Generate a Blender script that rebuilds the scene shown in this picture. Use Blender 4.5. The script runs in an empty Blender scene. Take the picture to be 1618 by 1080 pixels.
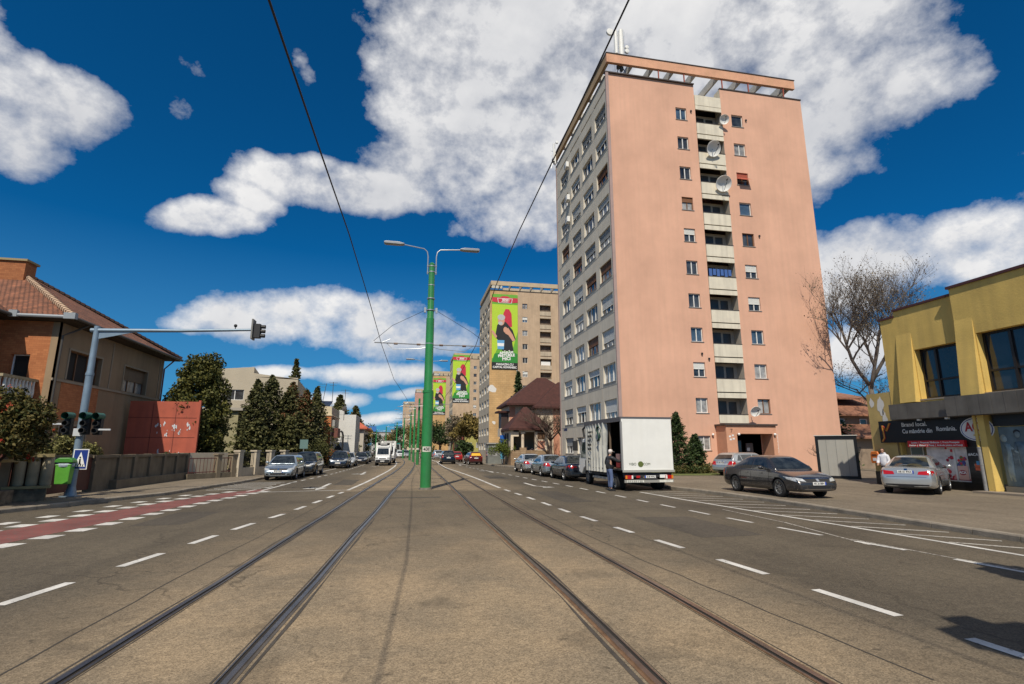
import bpy, bmesh, math, random
from mathutils import Vector, Matrix
from mathutils.bvhtree import BVHTree
R = math.radians
PI = math.pi
scene = bpy.context.scene
COL = scene.collection
rnd = random.Random(11)

# ------------------------------------------------------------------ camera
CAM_H = 1.85
YAW, PITCH = R(11.15), math.atan(169 / 830)
cam_d = bpy.data.cameras.new("camera"); cam = bpy.data.objects.new("camera", cam_d); COL.objects.link(cam)
cam.location = (0, 0, CAM_H)
cam.rotation_euler = (PI / 2 + PITCH, 0, -YAW)
cam_d.sensor_width = 36; cam_d.lens = 830 / 1618 * 36
cam_d.clip_start = 0.1; cam_d.clip_end = 6000
scene.camera = cam
FW = Vector((math.sin(YAW) * math.cos(PITCH), math.cos(YAW) * math.cos(PITCH), math.sin(PITCH)))
RT = Vector((math.cos(YAW), -math.sin(YAW), 0)); UP = RT.cross(FW)
def sky_dir(px, py):
    return (RT * (px - 809) / 830 + UP * (540 - py) / 830 + FW).normalized()

# ------------------------------------------------------------------ sun + exposure
SUN_EL, SUN_AZ = R(50.5), R(18.0)          # sun stands behind the camera, a little to the left
sun_to = Vector((-math.sin(SUN_AZ) * math.cos(SUN_EL), -math.cos(SUN_AZ) * math.cos(SUN_EL), math.sin(SUN_EL)))
sl = bpy.data.lights.new("sun", 'SUN'); sl.energy = 4.6; sl.angle = R(0.55); sl.color = (1.0, 0.91, 0.76)
so = bpy.data.objects.new("sun", sl); COL.objects.link(so)
so.rotation_euler = (-sun_to).to_track_quat('-Z', 'Y').to_euler()
scene.view_settings.view_transform = 'Standard'
scene.view_settings.look = 'None'
scene.view_settings.gamma = 1
scene.view_settings.exposure = 0.0

# ------------------------------------------------------------------ sky with clouds
world = bpy.data.worlds.new("World"); scene.world = world; world.use_nodes = True
wt = world.node_tree; wt.nodes.clear()
def N(t, typ, **kw):
    n = t.nodes.new(typ)
    for k, v in kw.items(): setattr(n, k, v)
    return n
def MATH(t, op, a, b=None, c=None, clamp=False):
    n = t.nodes.new('ShaderNodeMath'); n.operation = op; n.use_clamp = clamp
    for i, v in enumerate((a, b, c)):
        if v is None: continue
        if isinstance(v, (int, float)): n.inputs[i].default_value = v
        else: t.links.new(v, n.inputs[i])
    return n.outputs[0]
def VDOT(t, a, v):
    n = t.nodes.new('ShaderNodeVectorMath'); n.operation = 'DOT_PRODUCT'
    t.links.new(a, n.inputs[0]); n.inputs[1].default_value = v
    return n.outputs['Value']
BLOBS = [  # px, py, rx, ry, rot, strength : where each cloud stands; huge ones are unseen, added to neutralise blue ambient light
 (735,90,160,115,0,1.2),(670,175,75,85,0,.9),(900,40,300,120,0,1.4),(1010,110,230,130,0,1.4),(1200,90,230,120,0,1.2),
 (1340,150,150,95,0,1),(1430,145,90,60,-15,.9),(760,240,180,90,10,1.25),(850,320,130,62,10,1),(1100,230,260,140,0,1),(1310,235,95,62,0,.95),
 (590,305,130,42,5,1.1),(450,285,90,40,-10,1.1),(400,312,60,30,-20,.9),(345,345,95,34,5,1.1),(300,345,50,24,0,.8),(490,265,60,22,0,.8),
 (10,140,130,115,15,1.2),(85,155,85,75,15,1.0),(20,215,110,60,0,1.1),(-70,60,120,140,0,1),
 (345,128,95,24,-20,-.12),(285,170,28,36,0,-.1),(480,105,28,64,10,-.2),
 (500,500,180,46,0,1.0),(390,500,120,30,0,.85),(620,515,110,48,0,.9),(300,510,60,20,0,.6),(690,530,70,30,0,.8),(600,585,95,20,0,.75),
 (1400,405,150,62,0,1),(1530,385,140,66,0,1),(1640,420,120,80,0,1),(1330,440,80,60,0,.9),(1180,420,160,60,0,.8),
 (1505,125,60,22,20,.3),(1300,10,160,60,0,.9),(530,628,60,14,0,.6),(600,658,55,11,0,.6),(410,590,90,14,0,.65),(610,690,70,8,0,.6),
 (240,560,120,14,0,.2),(300,2600,2200,1500,0,1),(4000,-900,1500,900,0,.9),(-2400,-800,1300,900,0,.9),(760,600,60,14,0,.6),(1250,560,160,30,0,.7),(1340,560,100,40,0,.9),(640,620,40,10,0,.55),
]
grp = bpy.data.node_groups.new("cloud_density", 'ShaderNodeTree')
grp.interface.new_socket("Vector", in_out='INPUT', socket_type='NodeSocketVector')
grp.interface.new_socket("Density", in_out='OUTPUT', socket_type='NodeSocketFloat'); grp.interface.new_socket("Raw", in_out='OUTPUT', socket_type='NodeSocketFloat')
gi = N(grp, 'NodeGroupInput'); go = N(grp, 'NodeGroupOutput')
dv = gi.outputs[0]
nz = N(grp, 'ShaderNodeTexNoise'); nz.inputs['Scale'].default_value = 3.1; nz.inputs['Detail'].default_value = 3
grp.links.new(dv, nz.inputs['Vector'])
wsub = N(grp, 'ShaderNodeVectorMath', operation='SUBTRACT'); grp.links.new(nz.outputs['Color'], wsub.inputs[0]); wsub.inputs[1].default_value = (.5, .5, .5)
wsc = N(grp, 'ShaderNodeVectorMath', operation='SCALE'); grp.links.new(wsub.outputs[0], wsc.inputs[0]); wsc.inputs['Scale'].default_value = 0.05
wad = N(grp, 'ShaderNodeVectorMath', operation='ADD'); grp.links.new(dv, wad.inputs[0]); grp.links.new(wsc.outputs[0], wad.inputs[1])
dw = wad.outputs[0]
acc = None
for (px, py, rx, ry, rot, st) in BLOBS:
    c = sky_dir(px, py)
    a = (sky_dir(px + 5, py) - c); b = (sky_dir(px, py - 5) - c)
    a -= c * a.dot(c); b -= c * b.dot(c)
    ua, ub = a / 5, b / 5                                    # per pixel tangents
    cr, sr = math.cos(R(rot)), math.sin(R(rot))
    va = (ua * cr + ub * sr); vb = (ub * cr - ua * sr)
    A = va / va.length_squared / rx; B = vb / vb.length_squared / ry
    p = VDOT(grp, dw, A); q = VDOT(grp, dw, B)
    pp = MATH(grp, 'MULTIPLY', p, p); s = MATH(grp, 'MULTIPLY_ADD', q, q, pp)
    val = MATH(grp, 'MULTIPLY_ADD', s, -max(st, .8), st)
    acc = val if acc is None else MATH(grp, 'SMOOTH_MAX', acc, val, 0.25)
acc = MATH(grp, 'MINIMUM', MATH(grp, 'MAXIMUM', acc, -1.5), .75)
mp = N(grp, 'ShaderNodeMapping'); mp.inputs['Scale'].default_value = (1, 1, 1.25); grp.links.new(dv, mp.inputs[0])
n2 = N(grp, 'ShaderNodeTexNoise'); n2.inputs['Scale'].default_value = 6.6; n2.inputs['Detail'].default_value = 9; n2.inputs['Roughness'].default_value = .6
n2.inputs['Distortion'].default_value = .0
grp.links.new(mp.outputs[0], n2.inputs['Vector'])
t1 = MATH(grp, 'MULTIPLY_ADD', n2.outputs['Fac'], 3.0, -1.42)
n3 = N(grp, 'ShaderNodeTexNoise'); n3.inputs['Scale'].default_value = 19; n3.inputs['Detail'].default_value = 7; n3.inputs['Roughness'].default_value = .62; grp.links.new(mp.outputs[0], n3.inputs['Vector'])
d0 = MATH(grp, 'ADD', MATH(grp, 'MULTIPLY_ADD', n3.outputs['Fac'], 1.2, -.6), MATH(grp, 'ADD', acc, t1))
d1 = MATH(grp, 'MULTIPLY_ADD', d0, 1.1, 0.06, clamp=True)
grp.links.new(d1, go.inputs[0]); grp.links.new(d0, go.inputs[1])

tc = N(wt, 'ShaderNodeTexCoord')
def dens(offset):
    v = tc.outputs['Generated']
    if offset:
        ad = N(wt, 'ShaderNodeVectorMath', operation='ADD'); wt.links.new(v, ad.inputs[0]); ad.inputs[1].default_value = offset
        nm = N(wt, 'ShaderNodeVectorMath', operation='NORMALIZE'); wt.links.new(ad.outputs[0], nm.inputs[0]); v = nm.outputs[0]
    g = N(wt, 'ShaderNodeGroup'); g.node_tree = grp; wt.links.new(v, g.inputs[0]); return g.outputs
D0 = dens(None); D1 = dens(tuple(Vector((-0.010, 0, 0.022))))
sky = N(wt, 'ShaderNodeTexSky', sky_type='NISHITA', sun_disc=False)
sky.sun_elevation = SUN_EL; sky.sun_rotation = PI + SUN_AZ; sky.dust_density = 0.15; sky.ozone_density = 3.5; sky.air_density = 0.75
tint = N(wt, 'ShaderNodeMix', data_type='RGBA', blend_type='MULTIPLY'); tint.inputs['Factor'].default_value = 1
wt.links.new(sky.outputs[0], tint.inputs['A']); tint.inputs['B'].default_value = (.03, .56, .87, 1)
# the milky band near the horizon
sep = N(wt, 'ShaderNodeSeparateXYZ'); wt.links.new(tc.outputs['Generated'], sep.inputs[0])
hz = N(wt, 'ShaderNodeMapRange'); wt.links.new(sep.outputs['Z'], hz.inputs[0]); hz.inputs[1].default_value = 0.0; hz.inputs[2].default_value = .34; hz.inputs[3].default_value = .75; hz.inputs[4].default_value = 0
hm = N(wt, 'ShaderNodeMix', data_type='RGBA'); wt.links.new(hz.outputs[0], hm.inputs['Factor']); wt.links.new(tint.outputs['Result'], hm.inputs['A']); hm.inputs['B'].default_value = (.9, 2.7, 4.6, 1)
shade = MATH(wt, 'SUBTRACT', D0[1], D1[1]); D0 = D0[0]
shade = MATH(wt, 'MULTIPLY_ADD', shade, .24, .64)
ln = N(wt, 'ShaderNodeTexNoise'); ln.inputs['Scale'].default_value = 4.2; ln.inputs['Detail'].default_value = 5; wt.links.new(tc.outputs['Generated'], ln.inputs['Vector'])
shade = MATH(wt, 'ADD', shade, MATH(wt, 'MULTIPLY_ADD', ln.outputs['Fac'], 1.7, -.83), clamp=True)
cc = N(wt, 'ShaderNodeMix', data_type='RGBA'); wt.links.new(shade, cc.inputs['Factor'])
cc.inputs['A'].default_value = (4.9, 5.1, 5.6, 1); cc.inputs['B'].default_value = (9.0, 8.9, 8.8, 1)
cm = N(wt, 'ShaderNodeMix', data_type='RGBA'); cov = MATH(wt, 'MULTIPLY', D0, 0.97)
wt.links.new(cov, cm.inputs['Factor']); wt.links.new(hm.outputs['Result'], cm.inputs['A']); wt.links.new(cc.outputs['Result'], cm.inputs['B'])
bg = N(wt, 'ShaderNodeBackground'); bg.inputs[1].default_value = 0.10; wt.links.new(cm.outputs['Result'], bg.inputs[0])
wo = N(wt, 'ShaderNodeOutputWorld'); wt.links.new(bg.outputs[0], wo.inputs[0])
world.cycles.sampling_method = 'MANUAL'; world.cycles.sample_map_resolution = 512

# ------------------------------------------------------------------ helpers
MATS = {}
def mat(name, col, rough=.8, metal=0, var=0.0, vscale=3.0, bump=0.0, bscale=40.0, spec=.5, coat=0, emit=None, streak=0.0, dirt=None, coords='Object'):
    """procedural surface: base colour with soft variation, optional bump and vertical streaks"""
    if name in MATS: return MATS[name]
    m = bpy.data.materials.new(name); m.use_nodes = True; t = m.node_tree
    b = t.nodes['Principled BSDF']
    b.inputs['Roughness'].default_value = rough; b.inputs['Metallic'].default_value = metal
    b.inputs['Specular IOR Level'].default_value = spec; b.inputs['Coat Weight'].default_value = coat; b.inputs['Coat Roughness'].default_value = .04
    c = (*col, 1); b.inputs['Base Color'].default_value = c
    tcn = N(t, 'ShaderNodeTexCoord')
    cur = None
    if var > 0:
        if coords == 'World': ge = N(t, 'ShaderNodeNewGeometry')
        n = N(t, 'ShaderNodeTexNoise'); n.inputs['Scale'].default_value = vscale; n.inputs['Detail'].default_value = 6; n.inputs['Roughness'].default_value = .6
        t.links.new(ge.outputs['Position'] if coords == 'World' else tcn.outputs[coords], n.inputs['Vector'])
        mr = N(t, 'ShaderNodeMapRange'); mr.inputs[1].default_value = .3; mr.inputs[2].default_value = .7; mr.inputs[3].default_value = 1 - var; mr.inputs[4].default_value = 1 + var
        t.links.new(n.outputs['Fac'], mr.inputs[0])
        mx = N(t, 'ShaderNodeVectorMath', operation='SCALE'); mx.inputs[0].default_value = col; t.links.new(mr.outputs[0], mx.inputs['Scale'])
        cur = mx.outputs[0]
    if streak > 0:
        mp_ = N(t, 'ShaderNodeMapping'); mp_.inputs['Scale'].default_value = (2.2, 2.2, .12); t.links.new(tcn.outputs[coords], mp_.inputs[0])
        n = N(t, 'ShaderNodeTexNoise'); n.inputs['Scale'].default_value = 1.5; n.inputs['Detail'].default_value = 5; t.links.new(mp_.outputs[0], n.inputs['Vector'])
        mr = N(t, 'ShaderNodeMapRange'); mr.inputs[1].default_value = .42; mr.inputs[2].default_value = .75; mr.inputs[3].default_value = 0; mr.inputs[4].default_value = streak
        t.links.new(n.outputs['Fac'], mr.inputs[0])
        mx = N(t, 'ShaderNodeMix', data_type='RGBA'); t.links.new(mr.outputs[0], mx.inputs['Factor'])
        if cur: t.links.new(cur, mx.inputs['A'])
        else: mx.inputs['A'].default_value = c
        mx.inputs['B'].default_value = (*(dirt or tuple(x * .35 for x in col)), 1); cur = mx.outputs['Result']
    if cur: t.links.new(cur, b.inputs['Base Color'])
    if bump > 0:
        n = N(t, 'ShaderNodeTexNoise'); n.inputs['Scale'].default_value = bscale; n.inputs['Detail'].default_value = 4; t.links.new(tcn.outputs[coords], n.inputs['Vector'])
        bp = N(t, 'ShaderNodeBump'); bp.inputs['Strength'].default_value = bump; bp.inputs['Distance'].default_value = .02
        t.links.new(n.outputs['Fac'], bp.inputs['Height']); t.links.new(bp.outputs[0], b.inputs['Normal'])
    if emit: b.inputs['Emission Color'].default_value = (*emit[0], 1); b.inputs['Emission Strength'].default_value = emit[1]
    MATS[name] = m; return m

class MB:
    def __init__(s): s.v = []; s.f = []; s.m = []
    def add(s, vs, fs, mi=0, M=None):
        o = len(s.v)
        s.v += [tuple(M @ Vector(p)) if M else tuple(p) for p in vs]
        s.f += [tuple(i + o for i in f) for f in fs]; s.m += [mi] * len(fs); return s
    def box(s, x0, x1, y0, y1, z0, z1, mi=0, M=None):
        v = [(x, y, z) for z in (z0, z1) for y in (y0, y1) for x in (x0, x1)]
        return s.add(v, [(0, 2, 3, 1), (4, 5, 7, 6), (0, 1, 5, 4), (1, 3, 7, 5), (3, 2, 6, 7), (2, 0, 4, 6)], mi, M)
    def quad(s, a, b, c, d, mi=0, M=None): return s.add([a, b, c, d], [(0, 1, 2, 3)], mi, M)
    def prism(s, poly, axis, a, b, mi=0, M=None):
        """poly = 2-D outline extruded along axis from a to b"""
        def P(p, t):
            return {'x': (t, p[0], p[1]), 'y': (p[0], t, p[1]), 'z': (p[0], p[1], t)}[axis]
        n = len(poly); v = [P(p, a) for p in poly] + [P(p, b) for p in poly]
        f = [tuple(range(n)), tuple(range(2 * n - 1, n - 1, -1))] + [(i, i + n, (i + 1) % n + n, (i + 1) % n) for i in range(n)]
        return s.add(v, f, mi, M)
    def tube(s, pts, r, n=8, mi=0, M=None, caps=True):
        pts = [Vector(p) for p in pts]; rs = r if isinstance(r, (list, tuple)) else [r] * len(pts)
        v = []; f = []; prev = None
        for i, p in enumerate(pts):
            d = (pts[min(i + 1, len(pts) - 1)] - pts[max(i - 1, 0)]).normalized()
            if prev is None: u = d.orthogonal().normalized()
            else:
                u = (prev - d * prev.dot(d)); u = u.normalized() if u.length > 1e-6 else d.orthogonal().normalized()
            w = d.cross(u); prev = u
            for k in range(n):
                a = 2 * PI * k / n; v.append(p + (u * math.cos(a) + w * math.sin(a)) * rs[i])
        for i in range(len(pts) - 1):
            for k in range(n): f.append((i * n + k, i * n + (k + 1) % n, (i + 1) * n + (k + 1) % n, (i + 1) * n + k))
        if caps: f.append(tuple(range(n - 1, -1, -1))); f.append(tuple((len(pts) - 1) * n + k for k in range(n)))
        return s.add(v, f, mi, M)
    def lathe(s, prof, n=20, mi=0, M=None, axis='z'):
        v = []; f = []
        for (r_, h) in prof:
            for k in range(n):
                a = 2 * PI * k / n
                v.append({'z': (r_ * math.cos(a), r_ * math.sin(a), h), 'y': (r_ * math.cos(a), h, r_ * math.sin(a)), 'x': (h, r_ * math.cos(a), r_ * math.sin(a))}[axis])
        for i in range(len(prof) - 1):
            for k in range(n): f.append((i * n + k, i * n + (k + 1) % n, (i + 1) * n + (k + 1) % n, (i + 1) * n + k))
        return s.add(v, f, mi, M)
    def sphere(s, c, r, n=10, mi=0, sc=(1, 1, 1)):
        prof = [(max(1e-4, math.cos(-PI / 2 + PI * i / (n // 2 + 2))), math.sin(-PI / 2 + PI * i / (n // 2 + 2))) for i in range(n // 2 + 3)]
        M = Matrix.Translation(c) @ Matrix.Diagonal((r * sc[0], r * sc[1], r * sc[2], 1))
        return s.lathe(prof, n, mi, M)
    def build(s, name, mats, parent=None, smooth=False, recalc=True, kind=None):
        me = bpy.data.meshes.new(name); me.from_pydata(s.v, [], s.f)
        for m in (mats if isinstance(mats, (list, tuple)) else [mats]): me.materials.append(m)
        if len(me.polygons): me.polygons.foreach_set('material_index', s.m)
        if recalc:
            bm = bmesh.new(); bm.from_mesh(me); bmesh.ops.recalc_face_normals(bm, faces=bm.faces); bm.to_mesh(me); bm.free()
        if smooth is True: me.polygons.foreach_set('use_smooth', [True] * len(me.polygons))
        elif smooth:
            me.polygons.foreach_set('use_smooth', [True] * len(me.polygons)); me.set_sharp_from_angle(angle=R(smooth))
        o = bpy.data.objects.new(name, me); COL.objects.link(o)
        if parent: o.parent = parent
        if kind: o['kind'] = kind
        return o
def bevel(o, w=.01, seg=2):
    md = o.modifiers.new('bevel', 'BEVEL'); md.width = w; md.segments = seg; md.limit_method = 'ANGLE'; return o
def tag(o, label, cat, group=None, kind=None):
    if label: o['label'] = label
    if cat: o['category'] = cat
    if group: o['group'] = group
    if kind: o['kind'] = kind
    return o
def thing(name, label, cat, loc=(0, 0, 0), rz=0, group=None):
    o = bpy.data.objects.new(name, None); o.empty_display_size = .3; COL.objects.link(o)
    o.location = loc; o.rotation_euler = (0, 0, rz); return tag(o, label, cat, group)
def copy_tree(o, parent=None):
    c = o.copy(); COL.objects.link(c); c.parent = parent
    for ch in list(o.children): copy_tree(ch, c)
    return c
def place(o, loc, rz=None, sc=None):
    o.location = loc
    if rz is not None: o.rotation_euler = (0, 0, rz)
    if sc: o.scale = (sc, sc, sc)
    return o
def RZ(a): return Matrix.Rotation(a, 4, 'Z')
def T(x, y, z): return Matrix.Translation((x, y, z))
def text(s, size, mat_, parent=None, loc=(0, 0, 0), rot=(PI / 2, 0, 0), name='lettering', ext=.004, align='CENTER', sx=1.0, bold=0.0, M=None, shear=0):
    cu = bpy.data.curves.new(name, 'FONT'); cu.body = s; cu.size = size; cu.extrude = ext; cu.align_x = align; cu.align_y = 'CENTER'; cu.offset = bold; cu.shear = shear; cu.resolution_u = 4
    cu.materials.append(mat_)
    o = bpy.data.objects.new(name, cu); COL.objects.link(o)
    bpy.context.view_layer.update()
    me = bpy.data.meshes.new_from_object(o); bpy.data.objects.remove(o)
    o = bpy.data.objects.new(name, me); COL.objects.link(o)
    o.location = loc; o.rotation_euler = rot; o.scale = (sx, 1, 1)
    if parent: o.parent = parent
    return o
def bake(o):
    """replace an object's mesh by its modified mesh"""
    dg = bpy.context.evaluated_depsgraph_get(); dg.update()
    me = bpy.data.meshes.new_from_object(o.evaluated_get(dg), depsgraph=dg)
    o.modifiers.clear(); o.data = me; return o
def wall_holes(mb, L, z0, z1, holes, depth, M, mi=0, mr=None):
    """wall in local x 0..L facing -y, with rectangular openings (x0,x1,z0,z1) and reveals going to +y"""
    xs = sorted({0, L, *[h[0] for h in holes], *[h[1] for h in holes]}); zs = sorted({z0, z1, *[h[2] for h in holes], *[h[3] for h in holes]})
    xs = [x for x in xs if 0 <= x <= L]; zs = [z for z in zs if z0 <= z <= z1]
    for i in range(len(xs) - 1):
        for j in range(len(zs) - 1):
            cx, cz = (xs[i] + xs[i + 1]) / 2, (zs[j] + zs[j + 1]) / 2
            if any(h[0] < cx < h[1] and h[2] < cz < h[3] for h in holes): continue
            mb.quad((xs[i], 0, zs[j]), (xs[i + 1], 0, zs[j]), (xs[i + 1], 0, zs[j + 1]), (xs[i], 0, zs[j + 1]), mi, M)
    mr = mi if mr is None else mr
    for (a, b, c, d) in holes:
        mb.quad((a, 0, c), (a, 0, d), (a, depth, d), (a, depth, c), mr, M); mb.quad((b, 0, c), (b, depth, c), (b, depth, d), (b, 0, d), mr, M)
        mb.quad((a, 0, d), (b, 0, d), (b, depth, d), (a, depth, d), mr, M); mb.quad((a, 0, c), (a, depth, c), (b, depth, c), (b, 0, c), mr, M)

# ------------------------------------------------------------------ shared materials
M_steel = mat('galvanised_steel', (.42, .44, .46), .45, .7, .12, 5)
M_black = mat('black_plastic', (.018, .018, .02), .55, 0, .1, 6)
M_dark = mat('dark_opening', (.02, .018, .016), .9)
M_white = mat('white_paint', (.74, .74, .72), .5, 0, .05, 4)
M_frame = mat('white_window_frame', (.72, .72, .70), .4, 0, .04, 4)
M_bframe = mat('brown_window_frame', (.16, .07, .03), .5, 0, .15, 6)
M_glass = mat('dark_glass', (.045, .05, .055), .06, 0, .85, .9, spec=.8, coords='World')
M_glass2 = mat('curtained_glass', (.27, .27, .265), .12, 0, .7, 1.4, spec=.8, coords='World')
M_glass3 = mat('blue_glass', (.05, .08, .12), .05, 0, .8, .9, spec=.9, coords='World')
M_shut = mat('white_shutter', (.66, .66, .63), .55, 0, .06, 3)
M_bshut = mat('brown_shutter', (.20, .085, .035), .6, 0, .2, 6)
M_gshut = mat('grey_shutter', (.34, .35, .35), .55, 0, .1, 3)

# window prototypes: frame mesh (frame + mullions + shutter + sill) and pane mesh, cached
WC = {}
def window(parent, M, w, h, n=2, frame=None, glass=None, shut=0.0, shm=None, sill=None, rng=None):
    key = (round(w, 2), round(h, 2), n, frame.name if frame else '', glass.name if glass else '', round(shut, 2), shm.name if shm else '', bool(sill))
    if key not in WC:
        fr = MB(); t = .055
        fr.box(-w/2, -w/2 + t, -.05, .02, 0, h); fr.box(w/2 - t, w/2, -.05, .02, 0, h)
        fr.box(-w/2 + t, w/2 - t, -.05, .02, 0, t); fr.box(-w/2 + t, w/2 - t, -.05, .02, h - t, h)
        for k in range(1, n):
            x = -w/2 + w * k / n; fr.box(x - .035, x + .035, -.055, .018, t, h - t)
        if shut > 0:
            zz = h - shut * h; ns = max(3, int(shut * h / .055))
            for k in range(ns):
                a = zz + (h - zz) * k / ns; b = zz + (h - zz) * (k + 1) / ns
                fr.add([(-w/2 + .02, -.085, a), (w/2 - .02, -.085, a), (w/2 - .02, -.07, b), (-w/2 + .02, -.07, b)], [(0, 1, 2, 3)], 1)
            fr.box(-w/2 + .02, w/2 - .02, -.09, -.06, zz - .03, zz, 1)
        if sill: fr.box(-w/2 - .06, w/2 + .06, -sill - .05, .0, -.05, -.003, 2)
        o = fr.build('window', [frame or M_frame, shm or M_shut, mat('window_sill_zinc', (.30, .29, .27), .5, .3, .1, 4)], recalc=True)
        pa = MB().quad((-w/2 + .03, 0, .03), (w/2 - .03, 0, .03), (w/2 - .03, 0, h - .03), (-w/2 + .03, 0, h - .03)).build('pane', glass or M_glass, recalc=False)
        WC[key] = (o.data, pa.data); bpy.data.objects.remove(o); bpy.data.objects.remove(pa)
    fm, pm = WC[key]
    o = bpy.data.objects.new('window', fm); COL.objects.link(o); o.parent = parent; o.matrix_local = M
    p = bpy.data.objects.new('pane', pm); COL.objects.link(p); p.parent = o
    return o
FACE_S = 0.0            # facade looking towards the camera (-Y)
FACE_W = -PI / 2        # facade looking towards the road from the right (-X)
FACE_E = PI / 2         # facade looking towards the road from the left (+X)
# ================================================================== ground, road, pavements
def asphalt(name, col, col2, dusty=None, patch=0.25, cracks=True, agg=1.0):
    m = bpy.data.materials.new(name); m.use_nodes = True; t = m.node_tree; b = t.nodes['Principled BSDF']; b.inputs['Roughness'].default_value = .88; b.inputs['Specular IOR Level'].default_value = .3
    tc_ = N(t, 'ShaderNodeTexCoord'); P = tc_.outputs['Object']
    def noise(sc, det=5, vec=P, rough=.6, dist=0):
        n = N(t, 'ShaderNodeTexNoise'); n.inputs['Scale'].default_value = sc; n.inputs['Detail'].default_value = det; n.inputs['Roughness'].default_value = rough; n.inputs['Distortion'].default_value = dist; t.links.new(vec, n.inputs['Vector']); return n.outputs['Fac']
    def rng(v, a, b_, c, d):
        n = N(t, 'ShaderNodeMapRange'); t.links.new(v, n.inputs[0]); n.inputs[1].default_value = a; n.inputs[2].default_value = b_; n.inputs[3].default_value = c; n.inputs[4].default_value = d; return n.outputs[0]
    def mix(f, a, c, bt='MIX'):
        n = N(t, 'ShaderNodeMix', data_type='RGBA', blend_type=bt)
        for s_, v in (('Factor', f), ('A', a), ('B', c)):
            if isinstance(v, tuple): n.inputs[s_].default_value = (*v, 1)
            elif isinstance(v, (int, float)): n.inputs[s_].default_value = v
            else: t.links.new(v, n.inputs[s_])
        return n.outputs['Result']
    big = noise(.22, 6, dist=.4)
    cur = mix(rng(big, .35, .65, 0, 1), col, col2)
    # long worn streaks along the driving direction
    mp_ = N(t, 'ShaderNodeMapping'); mp_.inputs['Scale'].default_value = (1.3, .05, 1); t.links.new(P, mp_.inputs[0])
    st = noise(1.0, 5, mp_.outputs[0]); cur = mix(rng(st, .4, .7, 0, .35), cur, tuple(x * .55 for x in col))
    if dusty:
        sx = N(t, 'ShaderNodeSeparateXYZ'); t.links.new(P, sx.inputs[0])
        x = MATH(t, 'SUBTRACT', sx.outputs['X'], MATH(t, 'MULTIPLY_ADD', sx.outputs['Y'], .018, .35))
        ax = MATH(t, 'ABSOLUTE', x); ax = MATH(t, 'MULTIPLY_ADD', noise(.5, 4), 1.5, MATH(t, 'SUBTRACT', ax, .75))
        yy = MATH(t, 'MULTIPLY_ADD', noise(.35, 5), 5.0, MATH(t, 'SUBTRACT', sx.outputs['Y'], 2.5)); fy = MATH(t, 'MAXIMUM', rng(yy, 7.5, 14.5, 1, .22), rng(yy, 24.2, 25.4, 0, .75)); f = MATH(t, 'MULTIPLY', rng(ax, 2.9, 5.2, 1, 0), fy); cur = mix(f, cur, mix(rng(noise(.7, 6, dist=.6), .35, .65, 0, 1), dusty[0], dusty[1]))
    # aggregate: light and dark stone chips
    vo = N(t, 'ShaderNodeTexVoronoi'); vo.inputs['Scale'].default_value = 75 ; t.links.new(P, vo.inputs['Vector'])
    sc_ = N(t, 'ShaderNodeSeparateColor'); t.links.new(vo.outputs['Color'], sc_.inputs[0])
    chip = rng(sc_.outputs[0], 0, 1, 1 - .34 * agg, 1 + .34 * agg)
    vs = N(t, 'ShaderNodeVectorMath', operation='SCALE'); t.links.new(cur, vs.inputs[0]); t.links.new(chip, vs.inputs['Scale']); cur = vs.outputs[0]
    mid = rng(noise(9, 6), .3, .7, .84, 1.16); vs = N(t, 'ShaderNodeVectorMath', operation='SCALE'); t.links.new(cur, vs.inputs[0]); t.links.new(mid, vs.inputs['Scale']); cur = vs.outputs[0]
    if cracks:
        vc = N(t, 'ShaderNodeTexVoronoi', feature='DISTANCE_TO_EDGE'); vc.inputs['Scale'].default_value = .16
        nd = N(t, 'ShaderNodeTexNoise'); nd.inputs['Scale'].default_value = 1.5; nd.inputs['Detail'].default_value = 6; t.links.new(P, nd.inputs['Vector'])
        ad = N(t, 'ShaderNodeVectorMath', operation='ADD'); t.links.new(P, ad.inputs[0]); t.links.new(nd.outputs['Color'], ad.inputs[1]); t.links.new(ad.outputs[0], vc.inputs['Vector'])
        cf = rng(vc.outputs[0], .0, .005, .55, 0); cf = MATH(t, 'MULTIPLY', cf, rng(noise(.3, 2), .44, .56, 0, 1))
        cur = mix(cf, cur, tuple(x * .3 for x in col))
    wz = rng(noise(.6, 7, dist=1.2), .56, .66, 0, .32); cur = mix(wz, cur, tuple(x * .5 for x in col)); sp = rng(noise(2.3, 3, dist=1.5), .66, .74, 0, .6); cur = mix(sp, cur, tuple(x * .45 for x in col))
    t.links.new(cur, b.inputs['Base Color'])
    bp = N(t, 'ShaderNodeBump'); bp.inputs['Strength'].default_value = .55; bp.inputs['Distance'].default_value = .006; t.links.new(vo.outputs['Distance'], bp.inputs['Height']); t.links.new(bp.outputs[0], b.inputs['Normal'])
    MATS[name] = m; return m
M_ground = mat('dry_earth', (.11, .10, .07), .95, 0, .3, .3)
M_road = asphalt('road_asphalt', (.086, .071, .052), (.128, .105, .074), ((.30, .225, .142), (.205, .162, .110)))
M_pave = asphalt('pavement_asphalt', (.160, .132, .098), (.225, .185, .136))
M_kerb = mat('kerb_concrete', (.25, .215, .17), .9, 0, .3, 2.5, .4, 30)
M_line = None
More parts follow.
